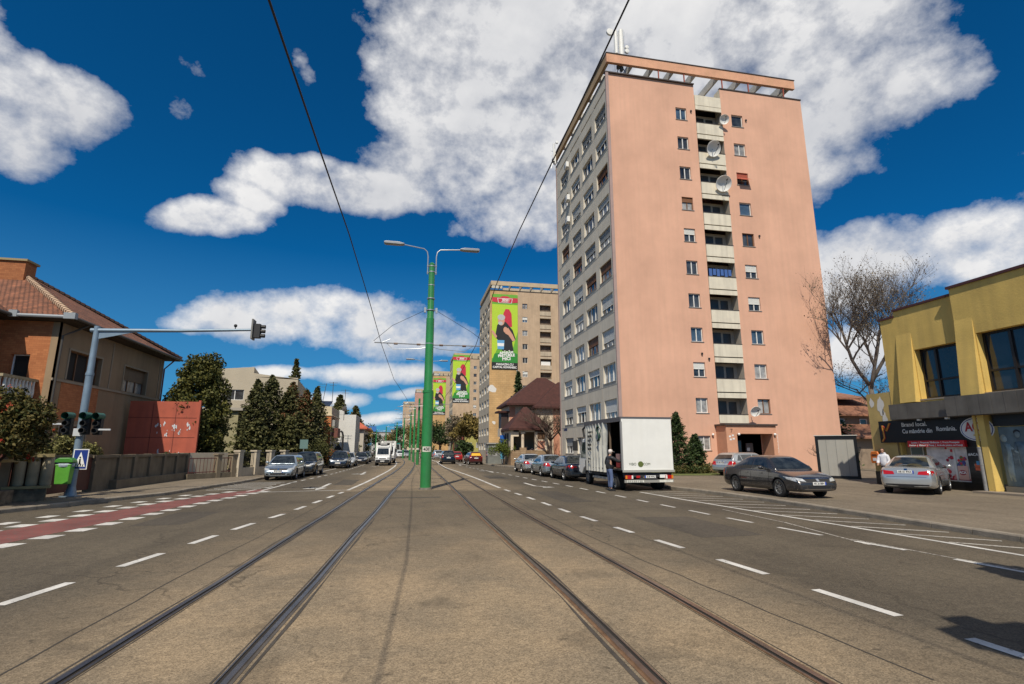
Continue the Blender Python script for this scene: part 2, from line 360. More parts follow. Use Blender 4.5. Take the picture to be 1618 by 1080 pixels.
def paint(name, col, wear=.62):
    m = bpy.data.materials.new(name); m.use_nodes = True; t = m.node_tree; b = t.nodes['Principled BSDF']; b.inputs['Roughness'].default_value = .7
    tc_ = N(t, 'ShaderNodeTexCoord')
    n = N(t, 'ShaderNodeTexNoise'); n.inputs['Scale'].default_value = 14; n.inputs['Detail'].default_value = 8; n.inputs['Roughness'].default_value = .75; t.links.new(tc_.outputs['Object'], n.inputs['Vector'])
    r = N(t, 'ShaderNodeMapRange'); t.links.new(n.outputs['Fac'], r.inputs[0]); r.inputs[1].default_value = wear - .05; r.inputs[2].default_value = wear + .03
    n3 = N(t, 'ShaderNodeTexNoise'); n3.inputs['Scale'].default_value = 1.3; n3.inputs['Detail'].default_value = 4; t.links.new(tc_.outputs['Object'], n3.inputs['Vector'])
    r3 = N(t, 'ShaderNodeMapRange'); t.links.new(n3.outputs['Fac'], r3.inputs[0]); r3.inputs[1].default_value = .35; r3.inputs[2].default_value = .7; r3.inputs[3].default_value = 1.0; r3.inputs[4].default_value = .62
    vs = N(t, 'ShaderNodeVectorMath', operation='SCALE'); vs.inputs[0].default_value = col; t.links.new(r3.outputs[0], vs.inputs['Scale'])
    mx = N(t, 'ShaderNodeMix', data_type='RGBA'); t.links.new(r.outputs[0], mx.inputs['Factor']); t.links.new(vs.outputs[0], mx.inputs['A']); mx.inputs['B'].default_value = (.12, .105, .09, 1)
    t.links.new(mx.outputs['Result'], b.inputs['Base Color']); MATS[name] = m; return m
M_line = paint('road_paint', (.66, .64, .60)); M_worn = paint('worn_road_paint', (.50, .47, .41), .53); M_red = paint('red_lane_paint', (.235, .075, .062), .57)

g = MB(); g.quad((-2500, -1500, -.02), (2500, -1500, -.02), (2500, 3500, -.02), (-2500, 3500, -.02))
g.build('ground', M_ground, kind='structure', recalc=False)
def lerp_poly(pl, y):
    for (x0, y0), (x1, y1) in zip(pl, pl[1:]):
        if y0 <= y <= y1: return x0 + (x1 - x0) * (y - y0) / (y1 - y0)
    return pl[0][0] if y < pl[0][1] else pl[-1][0]
KR = [(11.6, -30), (12.0, 0), (12.25, 9), (12.45, 12), (12.65, 15), (12.75, 18), (12.5, 21.5), (12.1, 25), (12.0, 32), (11.6, 42), (10.6, 52), (9.3, 62), (8.9, 75), (8.6, 95), (7.6, 125), (4.5, 165), (-6, 220), (-30, 300), (-60, 380)]
KL = [(-14.5, -30), (-13.2, 0), (-12.3, 10), (-11.5, 18.5), (-10.5, 21.5), (-9.5, 24.6), (-9.2, 28.5), (-8.8, 32), (-8.7, 36), (-8.5, 44), (-8.3, 52), (-8.1, 62), (-7.9, 75), (-7.9, 95), (-9.5, 125), (-13, 165), (-24, 220), (-50, 300), (-80, 380)]
def dense(pl, step=4):
    ys = [p[1] for p in pl]; out = []
    for (x0, y0), (x1, y1) in zip(pl, pl[1:]):
        n = max(1, int(abs(y1 - y0) / step))
        out += [(x0 + (x1 - x0) * k / n, y0 + (y1 - y0) * k / n) for k in range(n)]
    return out + [pl[-1]]
ysamp = sorted({round(p[1], 2) for p in dense(KR)} | {round(p[1], 2) for p in dense(KL)})
rd = MB()
for a, b in zip(ysamp, ysamp[1:]):
    rd.quad((lerp_poly(KL, a) - .2, a, 0), (lerp_poly(KR, a) + .2, a, 0), (lerp_poly(KR, b) + .2, b, 0), (lerp_poly(KL, b) - .2, b, 0))
rd.build('road', M_road, kind='structure', recalc=False)
def side_sheet(name, K, side, far, z, m):
    s = MB()
    for a, b in zip(ysamp, ysamp[1:]):
        xa, xb = lerp_poly(K, a) + side * .16, lerp_poly(K, b) + side * .16
        za = z
        if side > 0: s.quad((xa, a, za), (far, a, za), (far, b, za), (xb, b, za))
        else: s.quad((far, a, za), (xa, a, za), (xb, b, za), (far, b, za))
    return s.build(name, m, kind='structure', recalc=False)
side_sheet('right_pavement', KR, 1, 60, .125, M_pave)
side_sheet('left_pavement', KL, -1, -16.2, .125, M_pave)
def kerb(K, side, y0, y1, name):
    k = MB(); pts = [p for p in dense(K, 1.0) if y0 <= p[1] <= y1]
    for i, ((xa, ya), (xb, yb)) in enumerate(zip(pts, pts[1:])):
        j = .008
        L = math.hypot(xb - xa, yb - ya); n = Vector((-(yb - ya), xb - xa, 0)) / L * (-side)
        dz = rnd.uniform(-.006, .006); top = .135 + dz
        A = Vector((xa, ya + j, 0)); B = Vector((xb, yb - j, 0)); h = .03
        v = [A - n * .01, B - n * .01, B + n * .17, A + n * .17]
        prof = [(0, 0), (0, top - h), (h * .7, top), (.17, top), (.17, 0)]
        vs = [tuple(A + n * o + Vector((0, 0, z_))) for o, z_ in prof] + [tuple(B + n * o + Vector((0, 0, z_))) for o, z_ in prof]
        m_ = len(prof); k.add(vs, [(q, q + 1, q + 1 + m_, q + m_) for q in range(m_ - 1)] + [tuple(range(m_)), tuple(range(2 * m_ - 1, m_ - 1, -1))])
    return k.build(name, M_kerb, kind='structure')
kerb(KR, 1, -10, 220, 'right_kerb'); kerb(KL, -1, 10, 220, 'left_kerb')
# lawn before the pink tower
lw = MB(); lw.quad((13.6, 33.2, .14), (21.8, 32.4, .14), (22.6, 38, .14), (13.4, 38, .14))
M_grass = mat('lawn_grass', (.11, .13, .035), .95, 0, .35, 2.5, .8, 60)
lw.build('lawn', M_grass, kind='structure', recalc=False)
gardenL = MB(); gardenL.quad((-60, 10, .118), (-16.2, 10, .118), (-16.2, 150, .118), (-60, 150, .118)); gardenL.build('garden_ground', mat('garden_earth', (.075, .075, .035), .95, 0, .35, .8), kind='structure', recalc=False)

# ---- markings (sheets 4 mm above the asphalt)
def strip(mb, pts, w, z):
    for (xa, ya), (xb, yb) in zip(pts, pts[1:]):
        d = Vector((xb - xa, yb - ya)).normalized(); n = Vector((-d.y, d.x)) * w / 2
        mb.quad((xa + n.x, ya + n.y, z), (xa - n.x, ya - n.y, z), (xb - n.x, yb - n.y, z), (xb + n.x, yb + n.y, z))
def line_at(pl, y0, y1, w=.13, z=.005, mb=None):
    n = max(1, int((y1 - y0) / 3)); strip(mb, [(lerp_poly(pl, y0 + (y1 - y0) * k / n), y0 + (y1 - y0) * k / n) for k in range(n + 1)], w, z)
LR1 = [(5.65, 0), (5.58, 4.5), (5.5, 6), (5.27, 9.2), (5.05, 12), (4.85, 15), (4.75, 20), (4.5, 26), (4.5, 34), (4.35, 42), (3.95, 55), (4.1, 67), (4.5, 80), (4.2, 95), (3, 120), (0, 150), (-8, 190), (-20, 235)]
LR2 = [(9.55, 2), (9.4, 6.5), (9.2, 8.8), (8.9, 11.2), (8.65, 14), (8.5, 18), (8.4, 22), (8.15, 27), (7.7, 34), (7.25, 42), (6.7, 50), (6.2, 58), (6.0, 70), (5.9, 100)]
LR3 = [(10.95, 3), (10.8, 8), (10.6, 12), (10.4, 15), (10.2, 18), (10.15, 21.5), (10.1, 22.3)]
LL1 = [(-5.2, 4), (-4.75, 7.9), (-4.5, 9.5), (-4.2, 11.5), (-3.95, 13.5), (-3.65, 15.6), (-3.4, 17), (-3.0, 21), (-2.57, 25.6), (-2.2, 31), (-1.85, 38), (-1.42, 48), (-1.15, 60), (-1.15, 72), (-1.7, 88), (-2.9, 106), (-6, 130), (-12, 165), (-24, 210)]
LL2 = [(-6.95, 25.5), (-6.35, 30), (-5.9, 36), (-5.4, 43), (-5.1, 52), (-4.9, 65), (-4.9, 85)]
wl = MB()
def dashes(pl, start, end, dl, gap, w=.13, mb=wl, taper=None):
    y = start
    while y < end: line_at(pl, y, min(y + dl, end), w, mb=mb); y += dl + gap
for a, b in ((3.9, 4.72), (5.46, 6.64), (7.54, 8.67), (9.74, 10.69), (11.69, 12.57), (13.67, 14.68), (15.7, 16.7), (17.7, 18.7), (19.8, 20.8), (21.8, 22.8), (23.8, 24.8)): line_at(LR1, a, b, .14, mb=wl)
line_at(LR1, 25.9, 200, .15, mb=wl)
for a, b in ((4.4, 5.3), (6.2, 7.9), (8.75, 9.76), (10.55, 11.79), (12.64, 13.62), (14.4, 15.45), (16.3, 17.2), (18.1, 19.0)): line_at(LR2, a, b, .12, mb=wl)
dashes(LR2, 20.0, 58, 1.0, 1.0, .12)
line_at(LR3, 3, 22.3, .13, mb=wl)
hw_ = MB()
for k in range(13):        # hatching between the edge line and the kerb
    y = 8.4 + k * 1.15; x0 = lerp_poly(LR3, y); x1 = lerp_poly(KR, y) - .25
    strip(hw_, [(x0 + .06, y + .9), (x1, y - .35)], .11, .005)
line_at([(7.9, 40), (7.1, 60), (6.6, 75), (6.2, 100)], 62, 100, .12, mb=wl)
for a, b in ((5.9, 7.0), (7.9, 9.0), (10.0, 11.1), (12.05, 13.1), (13.9, 15.0), (16.0, 16.9), (18.0, 19.0), (20, 21), (22, 23), (24, 24.8)): line_at(LL1, a, b, .15, mb=wl)
line_at(LL1, 25.8, 200, .16, mb=wl)
dashes(LL2, 26, 84, 1.0, 1.0, .13)
strip(wl, [(-6.95, 24.75), (-5.85, 25.45), (-3.95, 25.8), (-2.65, 25.95)], .13, .005)
line_at([(-9.0, 40), (-6.9, 46), (-6.6, 52), (-6.2, 80)], 46, 80, .12, mb=wl)
# bicycle lane blocks on both sides of the red lane
RI = [(-9.15, 8), (-7.95, 12.5), (-7.7, 14.7), (-7.5, 17.6), (-7.2, 21.4), (-6.7, 24.6), (-6.25, 27)]
RO = [(-10.6, 8), (-9.3, 12.5), (-9.05, 14.7), (-8.75, 17.6), (-8.3, 21.4), (-7.6, 25.1), (-6.7, 27.3)]
y = 9.2
while y < 26.3:
    w_ = .42
    line_at([(x + .36, yy) for x, yy in RI], y, y + .52, w_, .0055, mb=wl)
    line_at([(x - .22, yy) for x, yy in RO], y, y + .52, w_, .0055, mb=wl)
    y += 1.02
y = 10.5
while y < 25:
    line_at([(x - .95, yy) for x, yy in RO], y, y + .5, .34, .0055, mb=wl); y += 1.35
for k in range(6):  # hatch before the silver wagon
    y = 26.5 + k * 1.0; strip(wl, [(-6.7 - .0 * k, y + 1.2), (-8.9, y + .6)], .17, .005)
line_at([(-6.35, 26.3), (-6.25, 29), (-6.2, 33.3)], 26.3, 33.3, .13, mb=wl)
wl.build('road_marking', M_line, kind='structure', recalc=False); hw_.build('hatched_marking', paint('faded_road_paint', (.56, .53, .47), .57), kind='structure', recalc=False)
red = MB()
for a, b in zip([8, 12.5, 14.7, 17.6, 21.4, 24.6], [12.5, 14.7, 17.6, 21.4, 24.6, 27]):
    red.quad((lerp_poly(RO, a), a, .0035), (lerp_poly(RI, a) + .12, a, .0035), (lerp_poly(RI, b) + .12, b, .0035), (lerp_poly(RO, b), b, .0035))
red.build('bicycle_lane', M_red, kind='structure', recalc=False)
def arrow(mb, x, y, dirx, s=1.0, side=1, head=True, two=False):
    """stemmed lane arrow turning to one side; local u across, v along the road"""
    def P(u, v): return (x + u * s, y + v * s * dirx, .005)
    mb.add([P(-.08, -2.3), P(.08, -2.3), P(.08, .3), P(-.08, .3)], [(0, 1, 2, 3)])
    mb.add([P(-.08, .3), P(.08, .3), P(.55 * side, .9), P(.45 * side, 1.1)], [(0, 1, 2, 3)])
    mb.add([P(.35 * side, .55), P(.75 * side, 1.35), P(.1 * side, 1.5)], [(0, 1, 2)])
    if two: mb.add([P(-.28, .9), P(.28, .9), P(0, 2.3)], [(0, 1, 2)]); mb.add([P(-.08, .3), P(.08, .3), P(.08, .9), P(-.08, .9)], [(0, 1, 2, 3)])
ar = MB()
arrow(ar, 6.5, 27.2, -1, 1.0, 1, two=False); arrow(ar, 6.9, 45, 1, 1.0, -1); arrow(ar, 6.2, 64, 1, 1.1, 1)
arrow(ar, -4.0, 28.6, -1, 1.05, -1, two=True); arrow(ar, -3.2, 43.4, -1, 1.05, -1, two=True); arrow(ar, -3.0, 62, -1, 1.05, -1)
ar.build('road_arrow', M_line, kind='structure', recalc=False)
# worn ghost marking
gh = MB(); strip(gh, [(9.0, 9.3), (9.6, 12.5), (9.75, 15.5)], .06, .0045); strip(gh, [(9.7, 5.5), (9.35, 8), (9.2, 10)], .05, .0045); gh.build('worn_road_marking', M_worn, kind='structure', recalc=False)
M_patch = asphalt('repair_asphalt', (.070, .060, .048), (.095, .08, .062), None, cracks=False)
pt = MB(); rp = random.Random(12)
for (x, y, w_, h_) in ((7.0, 12.5, 1.6, 3.4), (-6.0, 16.5, 1.2, 3.0), (.3, 21.5, 2.2, .5), (6.1, 21.0, 1.1, 5.0), (-3.2, 32, 1.0, 5), (5.9, 36, 1.3, 4)):
    n = 12; v = []
    for k in range(n):
        a = 2 * PI * (k + .5) / n; c, s = math.cos(a), math.sin(a); m_ = max(abs(c), abs(s)); v.append((x + w_ / 2 * c / m_ * rp.uniform(.93, 1.03), y + h_ / 2 * s / m_ * rp.uniform(.93, 1.03), .0022))
    pt.add(v, [tuple(range(n))])
pt.build('road_patch', M_patch, kind='structure', recalc=False)
jt = MB()
for (pts) in ([(-2.9, 24.6), (4.4, 24.9)], [(-2.7, 28.2), (4.3, 28.4)], [(-2.3, 32.0), (4.3, 32.1)], [(1.0, 25.4), (1.15, 60)], [(-3.1, 19.2), (-2.2, 19.4)], [(3.6, 14.2), (5.2, 14.1)], [(4.3, 4), (4.0, 9), (3.95, 16), (4.0, 24)], [(-3.3, 4), (-3.2, 9), (-2.9, 16), (-2.5, 24)], [(13.5, 13), (16, 11), (21, 8)], [(13.5, 16.5), (19, 14.5), (24, 12.6)]):
    d_ = []
    for (xa, ya), (xb, yb) in zip(pts, pts[1:]):
        for k in range(8): d_.append((xa + (xb - xa) * k / 8 + rp.uniform(-.02, .02), ya + (yb - ya) * k / 8 + rp.uniform(-.02, .02)))
    strip(jt, d_ + [pts[-1]], .022, .0028 if pts[0][0] < 13 else .1278)
jt.build('road_joint', mat('joint_dark', (.05, .042, .034), .95), kind='structure', recalc=False)
# tar seams and patches in the track zone
M_tar = mat('tar_filler', (.06, .05, .04), .85, 0, .35, 3, .5, 60)

# ---- tram tracks
CLt = [(-2.2, 0), (-2.04, 5), (-1.85, 8.5), (-1.72, 12), (-1.48, 17), (-1.25, 23), (-.98, 29), (-.70, 35), (-.30, 43), (.05, 53), (.35, 64), (.47, 74), (.36, 88), (-.2, 102), (-1.5, 120), (-4, 140), (-8, 165), (-14, 190), (-26, 230)]
CRt = [(2.68, 0), (2.73, 4.5), (2.79, 7), (2.79, 11), (2.80, 15), (2.86, 20), (2.95, 28), (3.02, 36), (3.12, 47), (3.2, 58), (3.35, 70), (3.3, 85), (2.7, 102), (1.4, 120), (-1, 140), (-5, 165), (-11, 190), (-23, 230)]
M_rail = mat('rail_steel', (.20, .17, .15), .32, .85, .3, 3); M_rust = mat('rail_rust', (.17, .095, .05), .85, .1, .4, 4, .5, 50); M_groove = mat('rail_groove', (.022, .018, .015), .95)
def smooth_pl(pl, step=1.2):
    out = []
    for i in range(len(pl) - 1):
        p0 = pl[max(i - 1, 0)]; p1 = pl[i]; p2 = pl[i + 1]; p3 = pl[min(i + 2, len(pl) - 1)]
        n = max(2, int((p2[1] - p1[1]) / step))
        for k in range(n):
            t = k / n
            out.append(tuple(.5 * ((2 * p1[j]) + (-p0[j] + p2[j]) * t + (2 * p0[j] - 5 * p1[j] + 4 * p2[j] - p3[j]) * t * t + (-p0[j] + 3 * p1[j] - 3 * p2[j] + p3[j]) * t ** 3) for j in (0, 1)))
    return out + [pl[-1]]
def ribbon(mb, pl, offs, mi):
    """offs: list of (offset, z) across; one strip between consecutive pairs"""
    rows = []
    for i, (x, y) in enumerate(pl):
        a = pl[max(i - 1, 0)]; b = pl[min(i + 1, len(pl) - 1)]
        d = Vector((b[0] - a[0], b[1] - a[1])).normalized(); n = Vector((d.y, -d.x))
        rows.append([(x + n.x * o, y + n.y * o, z) for o, z in offs])
    for r0, r1 in zip(rows, rows[1:]):
        for k in range(len(offs) - 1): mb.quad(r0[k], r0[k + 1], r1[k + 1], r1[k], mi[k])
for nm, cl, lab in (('tram_track', CLt, 'left tram track of two grooved rails curving away beside the oncoming lanes'), ('tram_track', CRt, 'right tram track of two grooved rails with rusty edges running past the green poles')):
    tr = thing(nm, lab, 'tram track'); pl = smooth_pl(cl)
    for sgn in (-1, 1):
        r = MB(); o = sgn * .675; g_ = -sgn        # groove on the gauge side
        prof = [(o - g_ * .066, .004), (o - g_ * .036, .006), (o - g_ * .030, .017), (o + g_ * .022, .017), (o + g_ * .026, .004), (o + g_ * .058, .004), (o + g_ * .062, .014), (o + g_ * .078, .014), (o + g_ * .084, .004)]
        mi = [1, 1, 0, 2, 2, 2, 0, 1]
        ribbon(r, pl, prof if g_ > 0 else prof, mi)
        r.build('rail', [M_rail, M_rust if cl is CRt else mat('rail_dark_filler', (.10, .085, .07), .6, .2, .3, 3), M_groove], tr, recalc=False)
    for sgn in (-1, 1):
        for q in (-1, 1):
            f = MB(); pts = pl[:46]; a = sgn * .675 + q * .10; v = []
            for (x0, y0) in pts: v += [(x0 + a, y0, .0035), (x0 + a + q * rnd.choice((.004, .012, .02, .045)), y0 + rnd.uniform(-.2, .2), .0035)]
            f.add(v, [(2 * i, 2 * i + 1, 2 * i + 3, 2 * i + 2) for i in range(len(pts) - 1)]); f.build('tar_joint', M_tar, tr, recalc=False)

# ================================================================== overhead line poles
M_green = mat('green_pole_paint', (.022, .20, .052), .38, 0, .14, 2.2, .12, 25, coat=.15, streak=.55, dirt=(.07, .17, .08))
M_ins = mat('insulator', (.10, .05, .03), .4)
M_wire = mat('wire_copper', (.015, .014, .013), .6)
def bracket_arm(parent, z, xl, xr, mb=None):
    m = MB(); m.tube([(xl, -.02, z + .02), (-.1, 0, z)], .028, 6); m.tube([(.1, 0, z), (xr, 0, z + .03)], .028, 6)
    for x in (xl * .62, -.55, .55, xr * .62): m.tube([(x - .09, 0, z), (x + .09, 0, z)], .052, 8, 1)
    m.tube([(xl * .78, 0, z), (xl * .66, 0, z - .28), (-.45, 0, z - .2), (-.13, 0, z - .1)], .014, 5)
    m.tube([(xr * .78, 0, z), (xr * .62, 0, z - .28), (.45, 0, z - .2), (.13, 0, z - .1)], .014, 5)
    m.tube([(xl * .9, 0, z), (xl * .72, 0, z + .22)], .012, 5)
    m.build('cross_arm', [M_steel, M_ins], parent, smooth=40)
def big_pole(x, y, label, number, lamps=True):
    t = thing('tram_pole', label, 'pole', (x, y, 0), 0, 'green poles between the tram tracks')
    p = MB(); p.tube([(0, 0, 0), (0, 0, 4.55)], .252 if lamps else .2, 24); p.tube([(0, 0, 4.5), (-.02, 0, 4.62), (-.02, 0, 8.2)], [.235, .205, .195], 24); p.tube([(-.02, 0, 8.15), (-.02, 0, 8.25), (-.02, 0, 11.0)], [.19, .165, .15], 24)
    p.lathe([(.0001, 11.0), (.15, 11.0), (.16, 11.03), (.08, 11.12), (.0001, 11.14)], 20, 0, T(-.02, 0, 0))
    p.tube([(-.02, 0, 4.5), (-.02, 0, 4.62)], .262, 24); p.build('shaft', M_green, t, smooth=40)
    b = MB(); b.tube([(0, 0, -.02), (0, 0, .09)], .31, 20); b.build('footing', mat('pole_footing', (.19, .17, .14), .9, 0, .3, 3), t, smooth=40)
    c = MB()
    for z in (9.9, 9.2, 8.6, 6.9, 10.6, 10.9): c.tube([(-.02, 0, z), (-.02, 0, z + .045)], .20 if z < 9.3 else .165, 20)
    c.tube([(-.3, 0, 8.62), (.3, 0, 8.62)], .03, 6); c.box(-.34, -.24, -.05, .05, 8.5, 8.75); c.box(.22, .32, -.05, .05, 8.5, 8.75)
    c.build('clamp_band', M_steel, t, smooth=40)
    bracket_arm(t, 6.87, -2.65, 2.72)
    if number:
        n = MB(); a0, a1 = R(-140), R(-40); K = 12; v = []
        for k in range(K + 1):
            a = a0 + (a1 - a0) * k / K
            v += [(.256 * math.cos(a), .256 * math.sin(a), 1.72), (.256 * math.cos(a), .256 * math.sin(a), 1.96)]
        n.add(v, [(2 * k, 2 * k + 2, 2 * k + 3, 2 * k + 1) for k in range(K)])
        pl_ = n.build('number_plate', mat('cream_plate', (.62, .60, .52), .6, 0, .12, 9), t, recalc=False)
        tx = text(number, .21, mat('plate_black', (.02, .02, .02), .6), pl_, (0, -.262, 1.84), (PI / 2, 0, R(4)), bold=.004)
        for v_ in tx.data.vertices:              # wrap the digits round the shaft
            a = v_.co.x / .258; v_.co.z += .258 * (math.cos(a) - 1) + .0; v_.co.x = .258 * math.sin(a)
    if lamps:
        for s, dz in ((-1, .03), (1, -.05)):
            l = MB(); x0 = -.02 + s * .21
            l.tube([(x0, 0, 10.5), (x0, 0, 11.45), (x0 + s * .05, 0, 11.7), (x0 + s * .2, 0, 11.84), (x0 + s * 1.25, 0, 11.97 + dz)], [.028] * 5, 8)
            l.tube([(x0 - s * .05, 0, 10.95), (x0 + s * .04, 0, 10.95)], .04, 6); l.tube([(x0 - s * .05, 0, 10.58), (x0 + s * .04, 0, 10.58)], .04, 6)
            arm = l.build('lamp_arm', M_steel, t, smooth=40)
            h = MB(); hx = x0 + s * 1.2; hz = 11.97 + dz
            out = [(hx, hz + .03), (hx + s * .25, hz + .09), (hx + s * .95, hz + .10), (hx + s * 1.02, hz + .03), (hx + s * .98, hz - .03), (hx + s * .2, hz - .05), (hx, hz - .02)]
            h.prism(out, 'y', -.14, .14); hd = h.build('lamp_head', mat('lamp_housing', (.30, .31, .32), .4, .5, .1, 5), arm); bevel(hd, .02)
            q = MB(); q.box(min(hx + s * .3, hx + s * .9), max(hx + s * .3, hx + s * .9), -.11, .11, hz - .055, hz - .035); q.build('lamp_glass', mat('lamp_glass', (.28, .27, .24), .2), arm)
    return t
big_pole(.94, 25.67, 'nearest tall green tram pole with a 438 plate and two street lamps on top', '438')
big_pole(2.0, 61, 'second green pole with street lamps, standing right behind the numbered pole', None)
def small_pole(x, y, label, h=7.9, lamps=False):
    t = thing('tram_pole', label, 'pole', (x, y, 0), 0, 'green poles between the tram tracks')
    p = MB(); p.tube([(0, 0, 0), (0, 0, 3.4)], .17, 14); p.tube([(0, 0, 3.4), (0, 0, 3.5), (0, 0, h)], [.17, .145, .12], 14); p.build('shaft', M_green, t, smooth=40)
    q = MB(); q.tube([(0, 0, 1.75), (0, 0, 1.95)], .175, 14); q.build('number_plate', mat('cream_plate', (.62, .60, .52), .6), t, smooth=40)
    bracket_arm(t, 6.87, -2.6, 2.4)
    if lamps:
        l = MB()
        for s in (-1, 1): l.tube([(s * .12, 0, h - .3), (s * .15, 0, h + 1.2), (s * 1.2, 0, h + 1.6), (s * 2.0, 0, h + 1.68)], [.03, .03, .03, .06], 6)
        l.build('lamp_arm', M_steel, t, smooth=40)
    return t
for i, (x, y, lab) in enumerate([(1.35, 65.3, 'green pole just left of the numbered pole, the tallest of the plain ones'), (1.05, 79.7, 'second plain green pole beyond the numbered one, at the inside of the curve'),
        (.58, 91, 'third plain green pole along the curving track'), (-.6, 108, 'fourth plain green pole along the curving track'), (-2.3, 126, 'fifth plain green pole, against the far pale buildings'),
        (-5.6, 150, 'leftmost far green pole in front of the yellow houses'), (-9.6, 176, 'faintest far green pole at the end of the line')]):
    small_pole(x, y, lab, lamps=(i in (3,)))

# wires (contact wires and spans)
def wire(name, pts, label, r=.012, sag=0):
    m = MB(); m.tube(pts, r, 6); o = m.build(name, M_wire, smooth=True); return tag(o, label, 'wire', 'overhead wires')
def cat_pts(cl, z, y0, y1, n=40, dz=.35, span=36, yo=25.67):
    out = []
    for k in range(n + 1):
        y = y0 + (y1 - y0) * k / n; ph = ((y - yo) % span) / span
        out.append((lerp_poly(cl, y), y, z - dz * 4 * ph * (1 - ph)))
    return out
SL = smooth_pl(CLt, 3); SR = smooth_pl(CRt, 3)
wire('overhead_wire', [(-1.98, -6, 6.1), (-1.72, 0, 6.12), (-1.5, 4.8, 6.19), (-1.5, 8, 6.42), (-1.50, 12, 6.75), (-1.45, 18, 6.85), (-1.35, 25.67, 6.75), (-1.0, 36, 6.45), (-.3, 48, 6.5), (.5, 65, 6.6), (.3, 91, 6.5), (-1.2, 110, 6.5), (-3.5, 126, 6.5)], 'left tram contact wire running overhead from the top of the picture to the pole arm', .014)
wire('overhead_wire', [(2.95, -6, 8.4), (2.9, 4, 8.3), (2.9, 8, 8.1), (2.92, 13.7, 7.95), (3.0, 18.2, 7.75), (3.2, 25.67, 6.9), (3.3, 40, 6.5), (3.3, 65, 6.6), (2.9, 91, 6.5), (1.0, 110, 6.5)], 'right tram contact wire crossing in front of the pink tower', .014)
wire('span_wire', [(.66, 25.67, 8.62), (-.9, 25.6, 7.75), (-1.75, 25.6, 6.95)], 'short guy wire from the upper collar to the left arm', .01)
wire('span_wire', [(1.2, 25.67, 8.62), (3.0, 25.7, 7.6), (3.9, 25.7, 6.95)], 'short guy wire from the upper collar to the right arm', .01)
# ================================================================== the pink tower block
M_pink = mat('pink_render', (.64, .37, .262), .9, 0, .12, .28, .3, 22, streak=.2, dirt=(.42, .27, .19))
M_pink2 = mat('pink_porch_render', (.56, .29, .185), .9, 0, .10, 1.2)
M_greyw = mat('grey_panel_render', (.60, .545, .455), .9, 0, .09, .6, .25, 25, streak=.28, dirt=(.30, .26, .21))
M_strip = mat('dusty_pink_strip', (.36, .26, .24), .9, 0, .1, 1)
M_balc = mat('balcony_concrete', (.66, .61, .50), .85, 0, .08, 1.2, .2, 30, streak=.35, dirt=(.25, .23, .2))
M_cap = mat('zinc_coping', (.07, .055, .05), .6, .3)
M_beam = mat('salmon_beam', (.62, .33, .21), .85, 0, .16, .8, streak=.2, dirt=(.42, .30, .14))
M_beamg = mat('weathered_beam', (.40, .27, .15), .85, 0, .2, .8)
M_conc = mat('pale_concrete', (.52, .51, .47), .85, 0, .12, 1.5)
def glass_pick(r):
    return r.choice([M_glass, M_glass, M_glass3, M_glass2, M_glass2])
X0, X1, Y0, Y1, ZT = 15.82, 35.25, 38.0, 53.5, 34.1
PITCHZ = 2.868
tw = thing('tower_block', 'eleven storey apartment tower with a pink end wall, grey window side and roof frame', 'apartment tower', (X0, Y0, 0))
inv = T(-X0, -Y0, 0)
# --- front (pink) wall in three pieces
MF = T(0, 0, 0)
holes1 = [(22.29 - X0, 23.33 - X0, 1.75 + (2.89 if k else 0) + PITCHZ * max(k - 1, 0) + (0 if k else 0), 1.75 + (2.89 if k else 0) + PITCHZ * max(k - 1, 0) + (1.18 if k else 1.12)) for k in range(11)]
holes2 = [(27.77 - 26.8, 28.9 - 26.8, 4.64 + PITCHZ * k, 5.82 + PITCHZ * k) for k in range(10)] + [(28.16 - 26.8, 29.02 - 26.8, 1.65, 2.94)]
w = MB()
wall_holes(w, 24.2 - X0, 0, ZT, holes1, .2, MF)
wall_holes(w, X1 - 26.8, 0, ZT, holes2, .2, T(26.8 - X0, 0, 0))
w.quad((24.2 - X0, 0, 0), (26.8 - X0, 0, 0), (26.8 - X0, 0, 3.86), (24.2 - X0, 0, 3.86))
w.quad((24.2 - X0, 0, 3.86), (24.2 - X0, .9, 3.86), (24.2 - X0, .9, ZT), (24.2 - X0, 0, ZT), 1); w.quad((26.8 - X0, 0, 3.86), (26.8 - X0, .9, 3.86), (26.8 - X0, .9, ZT), (26.8 - X0, 0, ZT), 1)
w.quad((X1 - X0, 0, 0), (X1 - X0, Y1 - Y0, 0), (X1 - X0, Y1 - Y0, ZT), (X1 - X0, 0, ZT))
w.quad((0, Y1 - Y0, 0), (X1 - X0, Y1 - Y0, 0), (X1 - X0, Y1 - Y0, ZT), (0, Y1 - Y0, ZT))
w.build('end_wall', [M_pink, M_balc], tw)
# --- west (grey) wall
L = Y1 - Y0; MW = T(0, L, 0) @ RZ(-PI / 2)
cols = [(53.5 - b, 53.5 - a) for a, b in ((38.35, 41.0), (41.9, 44.7), (45.6, 48.35), (49.5, 52.1))]
hw = [(a, b, 1.42 + (2.80 if k else 0) + PITCHZ * max(k - 1, 0), 1.42 + (2.80 if k else 0) + PITCHZ * max(k - 1, 0) + 1.5) for a, b in cols for k in range(11)]
slit = [(a - .1, b + .1, 32.55, 32.75) for a, b in cols]
w = MB(); wall_holes(w, L, 0, ZT - .25, hw + slit, .24, MW); w.build('side_wall', M_greyw, tw)
w = MB()
for a, b in cols: w.quad((a - .1, .1, 32.55), (b + .1, .1, 32.55), (b + .1, .1, 32.75), (a - .1, .1, 32.75), 0, MW)
w.build('vent_slit', M_dark, tw, recalc=False)
w = MB(); w.box(-.06, .20, -.14, -.002, .0, ZT + .003); w.box(-.05, .22, L + .0, L + .25, 0, ZT - .1)
